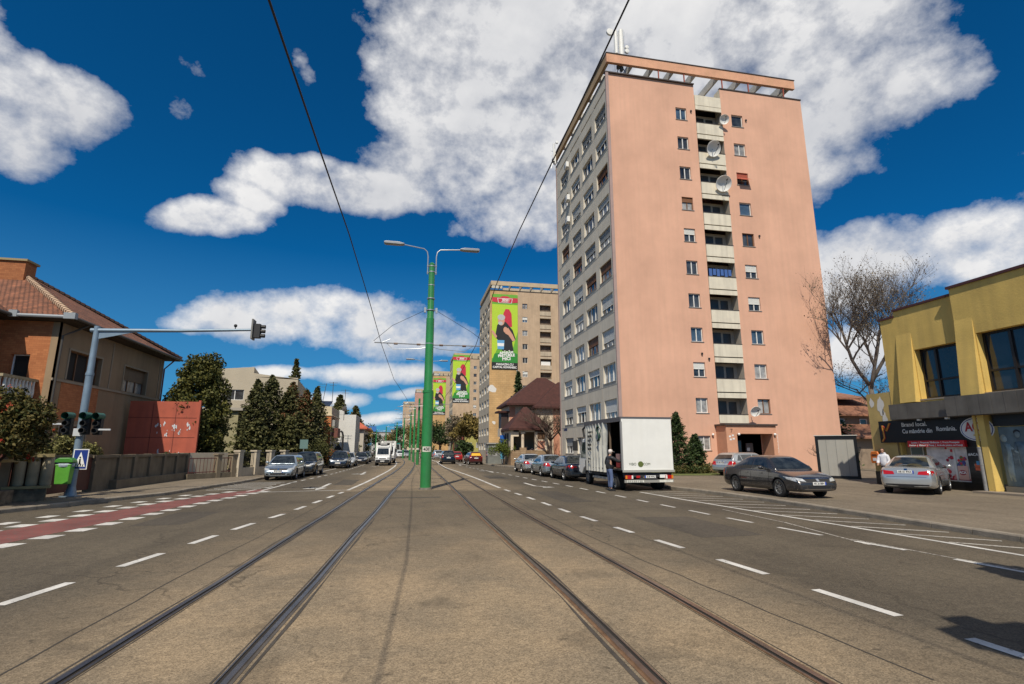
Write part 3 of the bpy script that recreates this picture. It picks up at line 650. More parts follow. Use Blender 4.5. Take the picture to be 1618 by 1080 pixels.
for k in range(1, 12):
    z = 1.05 + PITCHZ * (k) ; w.box(-.012, -.002, .03, L, z, z + .03, 1)
for a, b in cols:  # faint pier ribs
    w.box(-.02, -.001, L - a + .38, L - a + .41, 0, 31.8, 1)
w.build('corner_strip', [M_strip, mat('panel_joint', (.33, .31, .28), .9)], tw)
w = MB()
w.box(-.12, 24.2 - X0, -.16, .2, ZT, ZT + .10); w.box(26.8 - X0, X1 - X0 + .05, -.06, .2, ZT, ZT + .10); w.box(X1 - X0 - .2, X1 - X0 + .06, .2, L, ZT, ZT + .1)
w.box(-.06, .25, .2, L + .2, ZT - .25, ZT - .15); w.build('coping', M_cap, tw)
w = MB(); w.box(.25, X1 - X0 - .2, .92, L - .01, 33.2, 33.35); w.build('roof_deck', mat('roof_felt', (.12, .12, .12), .9), tw)
# windows
r = random.Random(5)
FS = {0: (0, None), 1: (.35, M_shut), 2: (.7, M_shut), 3: (.5, M_gshut)}
def put(M, x, z, w_, h_, dep, n, fr=None, gl=None, sh=0, shm=None, sill=.2): return window(tw, M @ T(x, dep, z), w_, h_, n, fr, gl, sh, shm, sill)
specL = {0: (0, None), 1: (0, None), 2: (.45, M_shut), 3: (0, None), 4: (0, None), 5: (0, None), 6: (.42, M_shut), 7: (.35, M_shut), 8: (0, None), 9: (0, None), 10: (0, None)}
for k, h in enumerate(holes1):
    s, m_ = specL[k]
    fr = M_bframe if k == 7 else M_frame
    put(MF, (h[0] + h[1]) / 2, h[2], 1.04, h[3] - h[2], .17, 2, fr, [M_glass2, M_glass2, M_glass, M_glass3, M_glass, M_glass, M_glass, M_glass2, M_glass, M_glass, M_glass3][k], s, (M_bshut if k == 7 else m_) if s else None, .17)
specR = {0: (0, 'w', M_bframe), 1: (0, 'w', None), 2: (0, 'w', None), 3: (.5, 'w', None), 4: (.5, 'w', None), 5: (0, 'b', M_bframe), 6: (0, 'w', None), 7: (.45, 'r', M_bframe), 8: (0, 'w', None), 9: (0, 'w', None)}
for k, h in enumerate(holes2[:10]):
    s, c, fr = specR[k]
    put(T(26.8 - X0, 0, 0), (h[0] + h[1]) / 2, h[2], 1.13, 1.18, .17, 2 if k not in (6, 9) else 1, fr or M_frame, [M_glass2, M_glass2, M_glass3, M_glass, M_glass, M_glass, M_glass3, M_glass, M_glass2, M_glass][k], s, (M_shut if c == 'w' else mat('red_awning', (.42, .09, .05), .7)) if s else None, .17)
# red tilting awning blind
aw = MB(); aw.add([(27.8 - X0, -.03, 25.4), (28.88 - X0, -.03, 25.4), (28.92 - X0, -.55, 25.02), (27.82 - X0, -.55, 25.02)], [(0, 1, 2, 3)]); aw.build('awning', mat('red_awning', (.42, .09, .05), .7), tw, recalc=False)
h = holes2[10]; wb = put(T(26.8 - X0, 0, 0), (h[0] + h[1]) / 2, h[2], .86, 1.29, .17, 2, None, M_glass, 0, None, .17)
gr = MB(); bx0, bx1, bz0, bz1 = 28.1 - X0, 29.1 - X0, 1.6, 3.0
for i in range(7): x = bx0 + (bx1 - bx0) * i / 6; gr.tube([(x, -.22, bz0), (x, -.22, bz1)], .014, 5)
for i in range(6):
    z = bz0 + (bz1 - bz0) * i / 5; gr.tube([(bx0, -.0, z), (bx0, -.22, z), (bx1, -.22, z), (bx1, 0, z)], .014, 5)
gr.build('window_grille', M_white, tw)
for a, b in cols:
    for k in range(11):
        z = 1.42 + (2.80 if k else 0) + PITCHZ * max(k - 1, 0); q = r.random()
        ci = [c[0] for c in cols].index(a)
        brown = (ci, k) in ((3, 7), (2, 6), (1, 3), (0, 5), (0, 8), (1, 5))
        ci_ = 3 - ci
        if brown: s, m_, fr = .45, M_bshut, M_bframe
        elif q < .38: s, m_, fr = 0, None, M_frame
        elif q < .62: s, m_, fr = .35, M_shut, M_frame
        elif q < .8: s, m_, fr = .65, M_shut, M_frame
        else: s, m_, fr = .5, M_gshut, M_frame
        put(MW, (a + b) / 2, z, b - a, 1.5, .2, 3, fr, glass_pick(r), s, m_, .2)
# balcony shaft
bx0, bx1 = 24.2 - X0, 26.8 - X0
def tone(k): return 0
for k in range(10):
    z0 = 4.53 + PITCHZ * k; z1 = z0 + 1.30
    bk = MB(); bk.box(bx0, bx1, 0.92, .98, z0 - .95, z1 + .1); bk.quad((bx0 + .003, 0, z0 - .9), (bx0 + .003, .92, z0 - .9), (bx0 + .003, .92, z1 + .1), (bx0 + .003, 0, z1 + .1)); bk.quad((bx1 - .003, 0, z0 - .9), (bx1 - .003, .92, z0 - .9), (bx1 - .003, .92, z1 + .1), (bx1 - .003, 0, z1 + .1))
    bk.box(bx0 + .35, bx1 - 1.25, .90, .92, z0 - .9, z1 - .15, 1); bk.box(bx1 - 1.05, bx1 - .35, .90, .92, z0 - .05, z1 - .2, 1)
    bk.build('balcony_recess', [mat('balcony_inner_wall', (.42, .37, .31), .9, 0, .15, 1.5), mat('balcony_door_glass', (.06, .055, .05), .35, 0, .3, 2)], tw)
    ba = MB(); ph = (.67 if k == 0 else 1.06)
    ba.box(bx0 + .02, bx1 - .02, -.06, .06, z0 - ph, z0, 0); ba.box(bx0 + .0, bx1 - .0, -.09, .09, z0, z0 + .04, 1)
    ba.box(bx0 + .004, bx1 - .004, .0, .92, z0 - .98, z0 - .86, 0)
    ba.box(bx0 + .02, bx1 - .02, -.055, .06, z1 + .02, z1 + .42, 0)
    ba.box(bx0 + .03, bx1 - .03, .02, .3, z1 + .42, z1 + .5, 2)
    if k == 4:
        for i in range(6): ba.box(bx0 + .3 + i * .36, bx0 + .58 + i * .36, .25, .27, z0 + .15 + .1 * (i % 2), z0 + .8, 3)
    ba.build('balcony', [M_balc, M_cap, M_dark, mat('laundry_blue', (.05, .12, .35), .9)], tw)
ba = MB(); ba.box(bx0 + .02, bx1 - .02, -.06, .06, 32.1, 33.1); ba.box(bx0 + .04, bx1 - .04, .0, .08, 31.95, 32.1, 1); ba.box(bx0, bx1, .06, .9, 33.0, 33.06); ba.build('shaft_top', [M_balc, M_dark], tw)
# roof frame (pergola): front beam, side beam, cross fins, thin red posts
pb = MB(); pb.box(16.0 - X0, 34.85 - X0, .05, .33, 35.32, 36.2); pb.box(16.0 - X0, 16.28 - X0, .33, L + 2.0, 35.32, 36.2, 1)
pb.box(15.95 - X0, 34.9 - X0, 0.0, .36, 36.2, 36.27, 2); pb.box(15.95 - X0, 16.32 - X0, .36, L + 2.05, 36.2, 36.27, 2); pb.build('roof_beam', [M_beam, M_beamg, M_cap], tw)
for xf in (18.4, 20.4, 22.4, 24.6, 26.9, 29.2, 31.4, 33.9, 34.35):
    f = MB(); f.box(xf - X0, xf + .16 - X0, .33, 3.6, 35.36, 36.12); f.build('cross_beam', M_conc, tw)
for yf in (2.7, 5.6, 8.5, 11.4, 14.2):
    f = MB(); f.box(.46, 3.2, yf, yf + .16, 35.36, 36.12); f.build('cross_beam', M_conc, tw)
for xf in (20.9, 23.4, 27.2, 29.9, 33.6):
    f = MB(); f.box(xf - X0, xf + .09 - X0, .12, .21, ZT + .1, 35.32); f.build('roof_post', mat('red_steel_post', (.33, .08, .05), .6), tw)
ph = MB(); ph.box(3.2, 16.5, 3.6, 12, 33.35, 36.0); ph.build('roof_house', M_greyw, tw)
# porch
pz = 3.62; po = MB()
PX0, PX1 = 23.85 - X0, 28.15 - X0; d = 1.35
po.box(PX0, PX0 + .9, -d, 0, 0, pz - .001); po.box(PX1 - .32, PX1, -d, 0, 0, pz - .002); po.box(PX0 + .9, PX1 - .32, -d, 0, 3.0, pz - .003)
po.box(PX0 + 1.0, PX1 - .4, .0, .05, 0, 3, 1)
po.build('entrance_porch', [M_pink2, mat('porch_back_wall', (.34, .19, .14), .9)], tw)
pc = MB(); pc.box(PX0 - .12, PX1 + .1, -d - .12, 0, pz, pz + .12); pc.build('porch_roof', M_cap, tw)
dr = MB(); dr.box(PX0 + 1.05, PX0 + 2.1, -.06, .0, 0.15, 2.55); dr.box(PX0 + 1.12, PX0 + 1.55, -.075, -.06, .3, 2.45, 1); dr.box(PX0 + 1.62, PX0 + 2.03, -.075, -.06, .3, 2.45, 1); dr.build('entrance_door', [mat('dark_door_frame', (.04, .028, .022), .5), M_glass], tw)
ib = MB(); ib.box(PX0 + 2.45, PX0 + 3.05, -.12, -.0, 1.3, 2.3); ib.box(PX0 + 2.5, PX0 + 2.75, -.13, -.12, 1.7, 1.95, 1); ib.box(PX0 + 2.78, PX0 + 2.95, -.13, -.12, 1.4, 1.55, 1); ib.build('mailbox_panel', [mat('mailbox_grey', (.12, .10, .09), .5), M_white], tw)
for x in (PX0 - .35, PX0 + 1.0, PX1 - .2):
    lp = MB(); lp.sphere((x, -.12 if x < PX0 else -d - .1, 2.95), .1, 10); lp.build('porch_lamp', M_white, tw, smooth=True)
np_ = MB()
for x, z in ((.2, 2.72), (.45, 2.8), (.25, 2.5), (.5, 2.55)): np_.box(PX0 + x, PX0 + x + .17, -d - .012, -d - .002, z, z + .13)
np_.build('house_number_plates', M_white, tw)
text('7', .42, mat('number_brown', (.10, .04, .03), .6), tw, (PX0 + .45, -d - .012, 3.2), name='house_number')
bn = MB(); bn.box(-.012, -.002, L - 2.0, L - .8, 3.65, 3.9); bn.build('street_name_plate', mat('dark_blue_plate', (.03, .05, .14), .5), tw)
fl = MB(); fl.box(X1 - X0 - .3, X1 - X0 + .003, -.004, .001, 0, .4); fl.build('plinth', M_pink2, tw); 
for x_, z_ in ((23.75, 31.3), (29.2, 31.1), (23.1, 9.3), (29.4, 19.9), (23.7, 8.9)): vv = MB(); vv.box(x_ - X0 - .06, x_ - X0 + .06, -.12, 0, z_, z_ + .16); vv.build('wall_vent', M_black, tw)
# dishes, air conditioners and antennas hang on the tower but are things of their own
def dish(x, y, z, rad, label, rz=0.35, tilt=.45, stain=False):
    t = thing('satellite_dish', label, 'satellite dish', (x, y, z), rz, 'satellite dishes on the pink tower')
    m = MB(); prof = [(rad * k / 6, -rad * .32 * (1 - (k / 6) ** 2)) for k in range(7)] + [(rad * 1.02, .01), (rad, .03)] + [(rad * k / 6, -rad * .32 * (1 - (k / 6) ** 2) + .02) for k in range(5, -1, -1)]
    Mx = Matrix.Rotation(tilt, 4, 'X') @ Matrix.Rotation(PI, 4, 'Z')
    m.lathe([(max(a, .001), b) for a, b in prof], 28, 0, T(0, -.30, 0) @ Mx, axis='y'); m.build('reflector', M_white, t, smooth=40)
    a = MB(); a.tube([(0, -.30 + .02, -rad * .9), (0, -.3 - rad * .9, -.12), (0, -.3 - rad * .95, 0)], .018, 6); a.tube([(0, -.3 - rad * .8, .02), (0, -.3 - rad * 1.05, .02)], .05, 8); a.build('feed_arm', M_black, t)
    b = MB(); b.tube([(0, 0.28, -.1), (0, -.12, -.1)], .03, 6); b.tube([(0, -.1, -rad * .9), (0, -.1, .1)], .03, 6); b.build('mount', M_steel, t)
    if stain:
        s_ = MB(); s_.box(-.12, .2, -.24, -.235, .15, .38); 
    return t
dish(26.75, 37.78, 30.65, .42, 'small satellite dish beside the topmost open balcony of the pink tower', rz=-.2)
dish(25.35, 37.75, 27.6, .68, 'large satellite dish on the second open balcony from the top of the pink tower', rz=.1)
dish(26.1, 37.75, 24.35, .68, 'large satellite dish on the third open balcony from the top of the pink tower', rz=-.15)
dish(26.95, 37.5, 4.75, .42, 'small satellite dish just above the entrance porch roof', rz=-.1)
def ac(y, z, label):
    t = thing('air_conditioner', label, 'air conditioner', (X0 - .04, y, z), -PI / 2, 'air conditioners on the grey side')
    m = MB(); m.box(-.42, .42, -.38, -.08, 0, .58); bevel(m.build('case', M_white, t), .02)
    f = MB(); f.lathe([(.001, 0), (.22, 0), (.22, -.01), (.001, -.012)], 16, 0, T(-.12, -.385, .29), axis='y'); f.build('fan_grille', mat('ac_grille', (.25, .25, .25), .6), t)
    b = MB(); b.box(-.3, -.26, -.36, .04, -.04, 0); b.box(.26, .3, -.36, .04, -.04, 0); b.build('bracket', M_steel, t); return t
ac(49.0, 31.1, 'topmost air conditioner on the grey side of the pink tower'); ac(48.9, 27.3, 'middle air conditioner on the grey side of the pink tower'); ac(49.0, 24.9, 'lowest air conditioner on the grey side of the pink tower')
def antenna(x, y, z, label, big):
    t = thing('cell_antenna', label, 'antenna mast', (x, y, z), 0, 'cellular antennas on the tower roof')
    m = MB(); m.tube([(0, 0, -.6), (0, 0, 4.2 if big else 2.8)], .05, 8); m.tube([(-.5, 0, 1.9), (.3, 0, 1.9)], .03, 6); m.tube([(-.5, 0, -.4), (0, 0, 1.4)], .04, 6); m.tube([(.6, 0, -.3), (0, 0, 1.2)], .04, 6); m.tube([(-.45, 0, 1.2), (-.45, 0, 4.0 if big else 2.4)], .035, 6)
    if big: m.tube([(.35, 0, 2), (.5, 0, 4.5)], .012, 5); m.tube([(-.55, 0, 0.2), (-.62, 0, 2.4)], .012, 5)
    m.build('mast', M_steel, t)
    for (px_, z0, z1, w_) in (((.08, 1.3, 4.4, .24), (-.42, 1.9, 4.2, .17)) if big else ((-.15, .5, 2.8, .13), (.0, .2, 2.1, .1))):
        p = MB(); p.tube([(px_, -.14, z0), (px_, -.14, z1)], w_, 10); p.build('panel_antenna', M_white, t, smooth=40)
    e = MB(); 
    for dx, dz in ((.1, .9), (-.25, .5), (.05, .3), (-.1, 1.2)): e.box(dx - .12, dx + .12, -.2, .1, dz, dz + .35)
    e.build('radio_unit', mat('radio_unit_grey', (.10, .10, .10), .6), t)
    for (dx, dz, rr) in (((.62, 2.75, .18), (.62, 2.35, .2), (-.95, 4.1, .32)) if big else ((.25, 3.05, .17), (.35, 1.5, .3))):
        d_ = MB(); d_.lathe([(.001, -.12), (rr, -.1), (rr, .08), (.001, .12)], 16, 0, T(dx, -.1, dz), axis='y'); d_.tube([(dx, 0, dz), (0, 0, dz - .1)], .025, 5); d_.build('microwave_drum', M_white, t, smooth=40)
    return t
antenna(17.55, 38.6, 34.7, 'cellular antenna mast with white panels on the near corner of the tower roof', True)
antenna(15.95, 54.6, 34.6, 'cellular antenna mast at the far street corner of the tower roof', False)

# ================================================================== towers further down the street
def bricky(name, c1, c2, sc=1.0):
    m = bpy.data.materials.new(name); m.use_nodes = True; t = m.node_tree; b = t.nodes['Principled BSDF']; b.inputs['Roughness'].default_value = .9
    tc_ = N(t, 'ShaderNodeTexCoord'); br = N(t, 'ShaderNodeTexBrick'); br.inputs['Scale'].default_value = sc; br.inputs['Color1'].default_value = (*c1, 1); br.inputs['Color2'].default_value = (*c2, 1)
    br.inputs['Mortar'].default_value = (*[x * .55 for x in c1], 1); br.inputs['Mortar Size'].default_value = .018; br.inputs['Brick Width'].default_value = 1.0; br.inputs['Row Height'].default_value = .5
    cx = N(t, 'ShaderNodeSeparateXYZ'); t.links.new(tc_.outputs['Object'], cx.inputs[0]); cb = N(t, 'ShaderNodeCombineXYZ')
    t.links.new(MATH(t, 'ADD', cx.outputs['X'], cx.outputs['Y']), cb.inputs[0]); t.links.new(cx.outputs['Z'], cb.inputs[1]); t.links.new(cb.outputs[0], br.inputs['Vector'])
    n = N(t, 'ShaderNodeTexNoise'); n.inputs['Scale'].default_value = .4; n.inputs['Detail'].default_value = 6; t.links.new(tc_.outputs['Object'], n.inputs['Vector'])
    mr = N(t, 'ShaderNodeMapRange'); mr.inputs[1].default_value = .35; mr.inputs[2].default_value = .7; mr.inputs[3].default_value = 1.1; mr.inputs[4].default_value = .75; t.links.new(n.outputs['Fac'], mr.inputs[0])
    vs = N(t, 'ShaderNodeVectorMath', operation='SCALE'); t.links.new(br.outputs['Color'], vs.inputs[0]); t.links.new(mr.outputs[0], vs.inputs['Scale']); t.links.new(vs.outputs[0], b.inputs['Base Color'])
    MATS[name] = m; return m
M_tile = bricky('ochre_tile_cladding', (.56, .36, .165), (.50, .31, .135), 1.3)
M_tan = mat('tan_render', (.48, .35, .235), .9, 0, .14, .5, streak=.3, dirt=(.22, .16, .11))
M_tan2 = mat('grey_tan_panels', (.50, .43, .33), .9, 0, .14, .5, streak=.3, dirt=(.22, .19, .15))
def far_tower(x0, y0, wd, dp, zt, label, front, side, cols_s, rows, nW, detail=2, shaft=None, patches=()):
    t = thing('tower_block', label, 'apartment tower', (x0, y0, 0), 0, 'apartment towers along the street'); r2 = random.Random(int(x0 * 7 + y0))
    hz = [1.9 + PITCHZ * k for k in range(rows)]
    hs = [(c - .55, c + .55, z, z + 1.15) for c in cols_s for z in hz[1:]]
    sh = shaft; m = MB()
    if sh:
        hs2 = [h_ for h_ in hs]; shh = [(sh[0], sh[1], z - .35, z + 1.0) for z in hz[1:]]
        wall_holes(m, wd, 0, zt, hs2 + shh, .3, Matrix.Identity(4), 0)
    else: wall_holes(m, wd, 0, zt, hs, .2, Matrix.Identity(4), 0)
    m.box(wd - .002, wd, 0, dp, 0, zt, 1); m.box(0, wd, dp - .01, dp, 0, zt, 1)
    m.build('end_wall', [front, side], t)
    MWt = T(0, dp, 0) @ RZ(-PI / 2); seg = dp / nW; ws = [(seg * (i + .18), seg * (i + .82)) for i in range(nW)]
    m = MB(); wall_holes(m, dp, 0, zt, [(a, b, z - .25, z + 1.2) for a, b in ws for z in hz], .25, MWt); m.build('side_wall', side, t)
    if sh and front is M_tile: mm = MB(); wall_holes(mm, sh[1] - 5.0 + 3.1, 6, zt - .01, [(a - 5.9, b - 5.9, c, d) for a, b, c, d in hs2 + shh if a > 5.9 and b < 16.5 and c > 6], .01, T(5.9, -.012, 0)); mm.build('render_panel', M_tan, t)
    m = MB(); m.box(-.1, wd, -.1, .2, zt, zt + .12); m.box(-.1, .2, .2, dp, zt, zt + .12); m.build('coping', M_cap, t)
    if sh:
        for z in hz[1:]:
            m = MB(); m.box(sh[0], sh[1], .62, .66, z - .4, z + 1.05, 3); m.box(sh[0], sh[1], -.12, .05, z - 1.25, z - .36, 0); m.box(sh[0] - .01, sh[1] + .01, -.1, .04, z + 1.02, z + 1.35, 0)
            if r2.random() < .45: m.box(sh[0] + .2, sh[1] - .2, .2, .22, z - .3, z + .3 + r2.random() * .3, 2)
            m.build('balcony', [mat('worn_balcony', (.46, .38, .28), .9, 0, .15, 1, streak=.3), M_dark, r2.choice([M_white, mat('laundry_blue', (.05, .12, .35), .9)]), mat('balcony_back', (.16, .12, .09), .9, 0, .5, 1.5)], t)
    for c in cols_s:
        for z in hz[1:]:
            q = r2.random(); window(t, T(c, .16, z), 1.1, 1.15, 2, M_frame if q < .8 else M_bframe, glass_pick(r2), .5 if q > .65 and q < .8 else 0, M_shut if q > .65 and q < .8 else None, None)
    if detail > 1:
        for a, b in ws:
            for z in hz:
                q = r2.random(); window(t, MWt @ T((a + b) / 2, .2, z - .25), b - a, 1.45, 3, M_frame, glass_pick(r2), .5 if q > .6 else 0, M_shut if q > .6 else None, None)
    else:
        for z in hz:
            m = MB()
            for a, b in ws:
                m.quad((a, .2, z - .25), (b, .2, z - .25), (b, .2, z + 1.2), (a, .2, z + 1.2), 0, MWt); m.box((a + b) / 2 - .05, (a + b) / 2 + .05, .14, .19, z - .25, z + 1.2, 1, MWt)
                if r2.random() < .4: m.box(a, b, .1, .15, z + .5, z + 1.2, 1, MWt)
            m.build('window_row', [M_glass, M_frame], t)
    m = MB(); bc = mat('tan_roof_beam', (.47, .37, .25), .85, 0, .15, .8)
    z0 = zt + 1.2
    m.box(.2, wd - .3, .05, .35, z0, z0 + .9); m.box(.2, .5, .35, dp + 1.5, z0, z0 + .9)
    m.build('roof_beam', bc, t)
    for i in range(8): x = 2.2 + (wd - 3) * i / 7; m = MB(); m.box(x, x + .16, .35, 3.4, z0 + .04, z0 + .84); m.build('cross_beam', M_conc, t)
    for i in range(4): y = 2.4 + (dp - 3) * i / 3; m = MB(); m.box(.5, 3, y, y + .16, z0 + .04, z0 + .84); m.build('cross_beam', M_conc, t)
    m = MB(); m.box(3.4, wd - 2, 3.6, dp - 2, zt - .3, z0 + .6); m.build('roof_house', side, t)
    if patches:
        m = MB()
        for (px_, pz, pw, ph_) in patches:
            n_ = 9; v = [(px_ + pw * math.cos(2 * PI * i / n_) * r2.uniform(.5, 1.2), -.006, pz + ph_ * math.sin(2 * PI * i / n_) * r2.uniform(.5, 1.2)) for i in range(n_)]
            m.add(v, [tuple(range(n_))])
        m.build('bare_plaster_patch', mat('bare_plaster', (.66, .64, .60), .9), t, recalc=False)
    return t
far_tower(15.85, 104, 19.5, 15.5, 34.3, 'tan tower block with ochre tiled end wall, the nearest one carrying a green banner', M_tile, M_tan2, (7.4, 15.2), 11, 4, 2, (10.6, 13.0), ((17.6, 31.3, .9, .9), (19.2, 30.6, .7, .4), (.6, 13.7, .8, 1.1), (6.5, 17.5, 1.0, .35), (2.0, 17.9, 1.0, .3), (1.0, 7.0, .5, .4)))
far_tower(15.7, 190, 19.5, 15.5, 34.3, 'second tan tower block with a green banner, left of the nearest one', M_tan, M_tan2, (8.0, 15.2), 11, 4, 1, (10.8, 13.6))
far_tower(10.6, 238, 19.5, 15.5, 34.3, 'third tan tower block with a green banner, seen just right of the numbered pole', M_tile, M_tan2, (9.0, 15.2), 11, 4, 1, (11, 13.6))
far_tower(3.9, 313, 19.5, 15.5, 34.3, 'distant pinkish tower block without banner just left of the numbered pole', mat('far_pink_render', (.46, .27, .22), .9, 0, .1, .5), M_tan2, (8.0, 15.2), 11, 4, 1)
far_tower(-3.5, 385, 19.5, 15.5, 33.0, 'most distant tall tower block, grey brown, at the left end of the row', M_tan, M_tan2, (5, 10.0), 11, 4, 1)

# banners: generic artwork, the lettering as in the street
BG = mat('banner_green', (.13, .38, .03), .6, 0, .05, .5); BY = mat('banner_lime', (.42, .60, .03), .6); BR = mat('banner_red', (.52, .02, .05), .6); BK = mat('banner_black', (.012, .012, .014), .6); BW = mat('banner_white', (.80, .80, .78), .6); BS = mat('banner_skin', (.58, .30, .20), .6); BH = mat('banner_grey_hair', (.45, .45, .45), .6); BC = mat('banner_dark_green', (.02, .22, .03), .6); BB = mat('banner_blue', (.12, .35, .60), .6)
def banner(x, y, z, w_, h_, label, lines=3):
    t = thing('advertising_banner', label, 'banner', (x, y - .12, z), 0, 'green banners on the tower blocks')
    m = MB(); m.box(0, w_, 0, .05, 0, h_, 0); m.build('banner_sheet', [BG], t)
    def P(pts, mi, off, mb): mb.prism([(px_ * w_, pz * h_) for px_, pz in pts], 'y', -off - .012, -off, mi)
    m = MB()
    P([(0, .14), (0, .86), (.3, .86), (.75, .86), (1, .86), (1, .5), (.8, .26), (.2, .26), (.05, .14)], 0, .0, m)
    P([(0, .0), (1, 0), (1, .085), (0, .09)], 2, .006, m); P([(0, .09), (1, .085), (1, .2), (.75, .24), (.1, .2)], 1, .004, m)
    m.build('banner_field', [BY, BC, BK], t)
    m = MB()   # man in a black shirt with folded arms
    E = lambda cx, cz, rx, rz_, n=14: [(cx + rx * math.cos(2 * PI * i / n), cz + rz_ * math.sin(2 * PI * i / n)) for i in range(n)]
    P([(.42, .56), (.78, .56), (.76, .74), (.66, .80), (.52, .80), (.44, .74)], 1, .008, m)
    P([(.2, .58), (.4, .64), (.55, .62), (.8, .52), (.92, .40), (.78, .36), (.84, .24), (.4, .24), (.3, .36), (.12, .42)], 0, .016, m)
    P(E(.36, .64, .13, .065), 2, .020, m); P(E(.36, .685, .15, .04), 3, .024, m); P(E(.33, .605, .09, .025), 3, .026, m)
    P([(.5, .50), (.62, .55), (.80, .46), (.9, .385), (.8, .37), (.64, .45), (.52, .47)], 2, .028, m)
    P(E(.52, .52, .08, .04), 2, .032, m); P([(-.03, .51), (.06, .5), (.2, .43), (.16, .40), (.02, .46)], 2, .028, m)
    P([(.22, .26), (.46, .26), (.48, .38), (.2, .38)], 5, .034, m); P([(.22, .30), (.46, .30), (.47, .34), (.21, .34)], 4, .040, m)
    m.build('banner_man', [BK, BR, BS, BH, BW, BB], t, recalc=True)
    m = MB(); P([(0, .90), (.34, .90), (.36, .945), (.64, .945), (.66, .90), (1, .90), (.99, .955), (.7, .955), (.6, .975), (.4, .975), (.3, .955), (.01, .955)], 0, .02, m); P([(.2, .945), (.8, .945), (.76, .88), (.24, .88)], 1, .03, m); P([(.22, .94), (.78, .94), (.745, .885), (.255, .885)], 0, .044, m)
    P([(0, .895), (.22, .885), (.2, .945), (0, .95)], 0, .026, m); P([(.8, .945), (.78, .885), (1, .895), (1, .95)], 0, .026, m)
    m.build('banner_sign', [BR, BW], t)
    if lines:
        k = w_ / 5.8
        text('SENIC', .62 * k, BW, t, (w_ * .53, -.075, h_ * .922), bold=.02 * k)
        text('MAGAZIN', .34 * k, BW, t, (w_ * .5, -.075, h_ * .897), bold=.01 * k)
        for s_, zz, sz in (('APĂRĂM', .215, .78), ('PREȚURILE', .178, .78), ('MICI', .135, .95)):
            o = text(s_, sz * k, BW, t, (w_ * .56, -.05, h_ * zz), (PI / 2, R(-5), 0), bold=.035 * k)
        text('MAGAZIN CU', .62 * k, BW, t, (w_ * .5, -.05, h_ * .062), bold=.02 * k); text('CAPITAL ROMÂNESC', .6 * k, BW, t, (w_ * .5, -.05, h_ * .025), bold=.02 * k, sx=.93)
    return t
banner(16.28, 104, 17.7, 5.4, 15.8, 'largest green banner with red sign and white slogan, on the nearest tan tower')
banner(15.5, 190, 18.2, 6.2, 17.5, 'middle green banner with red sign, on the second tan tower')
banner(10.8, 238, 16.8, 5.6, 16.4, 'farthest green banner, on the third tan tower beside the numbered pole')
# ================================================================== shop building at the right
M_yel = mat('yellow_render', (.64, .45, .13), .9, 0, .14, .7, .35, 16, streak=.42, dirt=(.36, .25, .09))
M_fascia = mat('grey_metal_fascia', (.135, .125, .11), .6, .2, .2, 1.5, streak=.5, dirt=(.05, .045, .04))
M_ribbon = mat('dark_red_roof_edge', (.07, .02, .018), .5)
M_signb = mat('sign_black', (.008, .008, .009), .35, 0, 0, 1)
M_signw = mat('sign_white', (.72, .72, .70), .5); M_signr = mat('sign_red', (.55, .015, .02), .4)
SX = 23.4; SY = 21.9
MS = T(0, 0, 0) @ RZ(-PI / 2)      # local x = -Y + const, facing the road
shop = thing('shop_building', 'yellow two storey shop building with a grey metal canopy band at the right edge', 'shop building', (SX, SY, 0), -PI / 2)
# local x = SY - Y (0 at the far corner, growing towards the camera), local -y faces the road
def lx(Y): return SY - Y
Lw = 13.0
w = MB()
# lower plane (recessed) with two big windows, upper roofline stepping up
wins = [(lx(20.3), lx(18.17), 4.12, 6.45), (lx(17.3), lx(14.3), 4.12, 6.6), (lx(13.3), lx(10.3), 4.12, 6.6)]
wall_holes(w, lx(18.1) - .8, 3.2, 8.5, [(wins[0][0] - .8, wins[0][1] - .8, wins[0][2], wins[0][3])], .45, T(.8, 0, 0)); w.box(0, .8, .0, .1, 3.2, 8.2)
wall_holes(w, Lw - lx(18.1), 3.2, 8.75, [(a - lx(18.1), b - lx(18.1), c, d) for a, b, c, d in wins[1:]], .45, T(lx(18.1), -.22, 0))
w.quad((lx(18.1), -.22, 3.2), (lx(18.1), .01, 3.2), (lx(18.1), .01, 8.75), (lx(18.1), -.22, 8.75))
w.box(0, .12, .1, 8, 0, 8.18)
w.box(.9, Lw, 0.02, 8, 8.3, 8.45)
w.box(Lw - .1, Lw, -.2, 8, 0, 8.6)
w.build('upper_wall', M_yel, shop)
# slanting pilasters: wedges that stand out at the bottom
for (a, b) in ((lx(21.15), lx(20.35)), (lx(18.1), lx(17.35)), (lx(14.2), lx(13.4))):
    w = MB(); off = -.22 if a > 3 else 0
    v = [(a, off + .0, 7.3), (b, off + .0, 7.3), (b, off - .30, 4.0), (a, off - .30, 4.0), (a, off + .002, 4.0), (b, off + .002, 4.0)]
    w.add(v, [(0, 1, 2, 3), (0, 3, 4), (1, 5, 2), (3, 2, 5, 4), (0, 4, 5, 1)]); w.build('pilaster', M_yel, shop)
w = MB(); w.box(.8, lx(18.1) - .05, -.08, .2, 8.5, 8.60); w.box(lx(18.1) - .08, Lw + .1, -.30, .2, 8.75, 8.86); w.box(-.06, .8, -.06, .2, 8.2, 8.3); w.build('roof_edge', M_ribbon, shop)
M_bfr = mat('dark_brown_frame', (.016, .012, .010), .4)
M_mir = mat('mirror_glazing', (.03, .036, .045), .04, .15, .4, .6, spec=.9, bump=.35, bscale=.9)
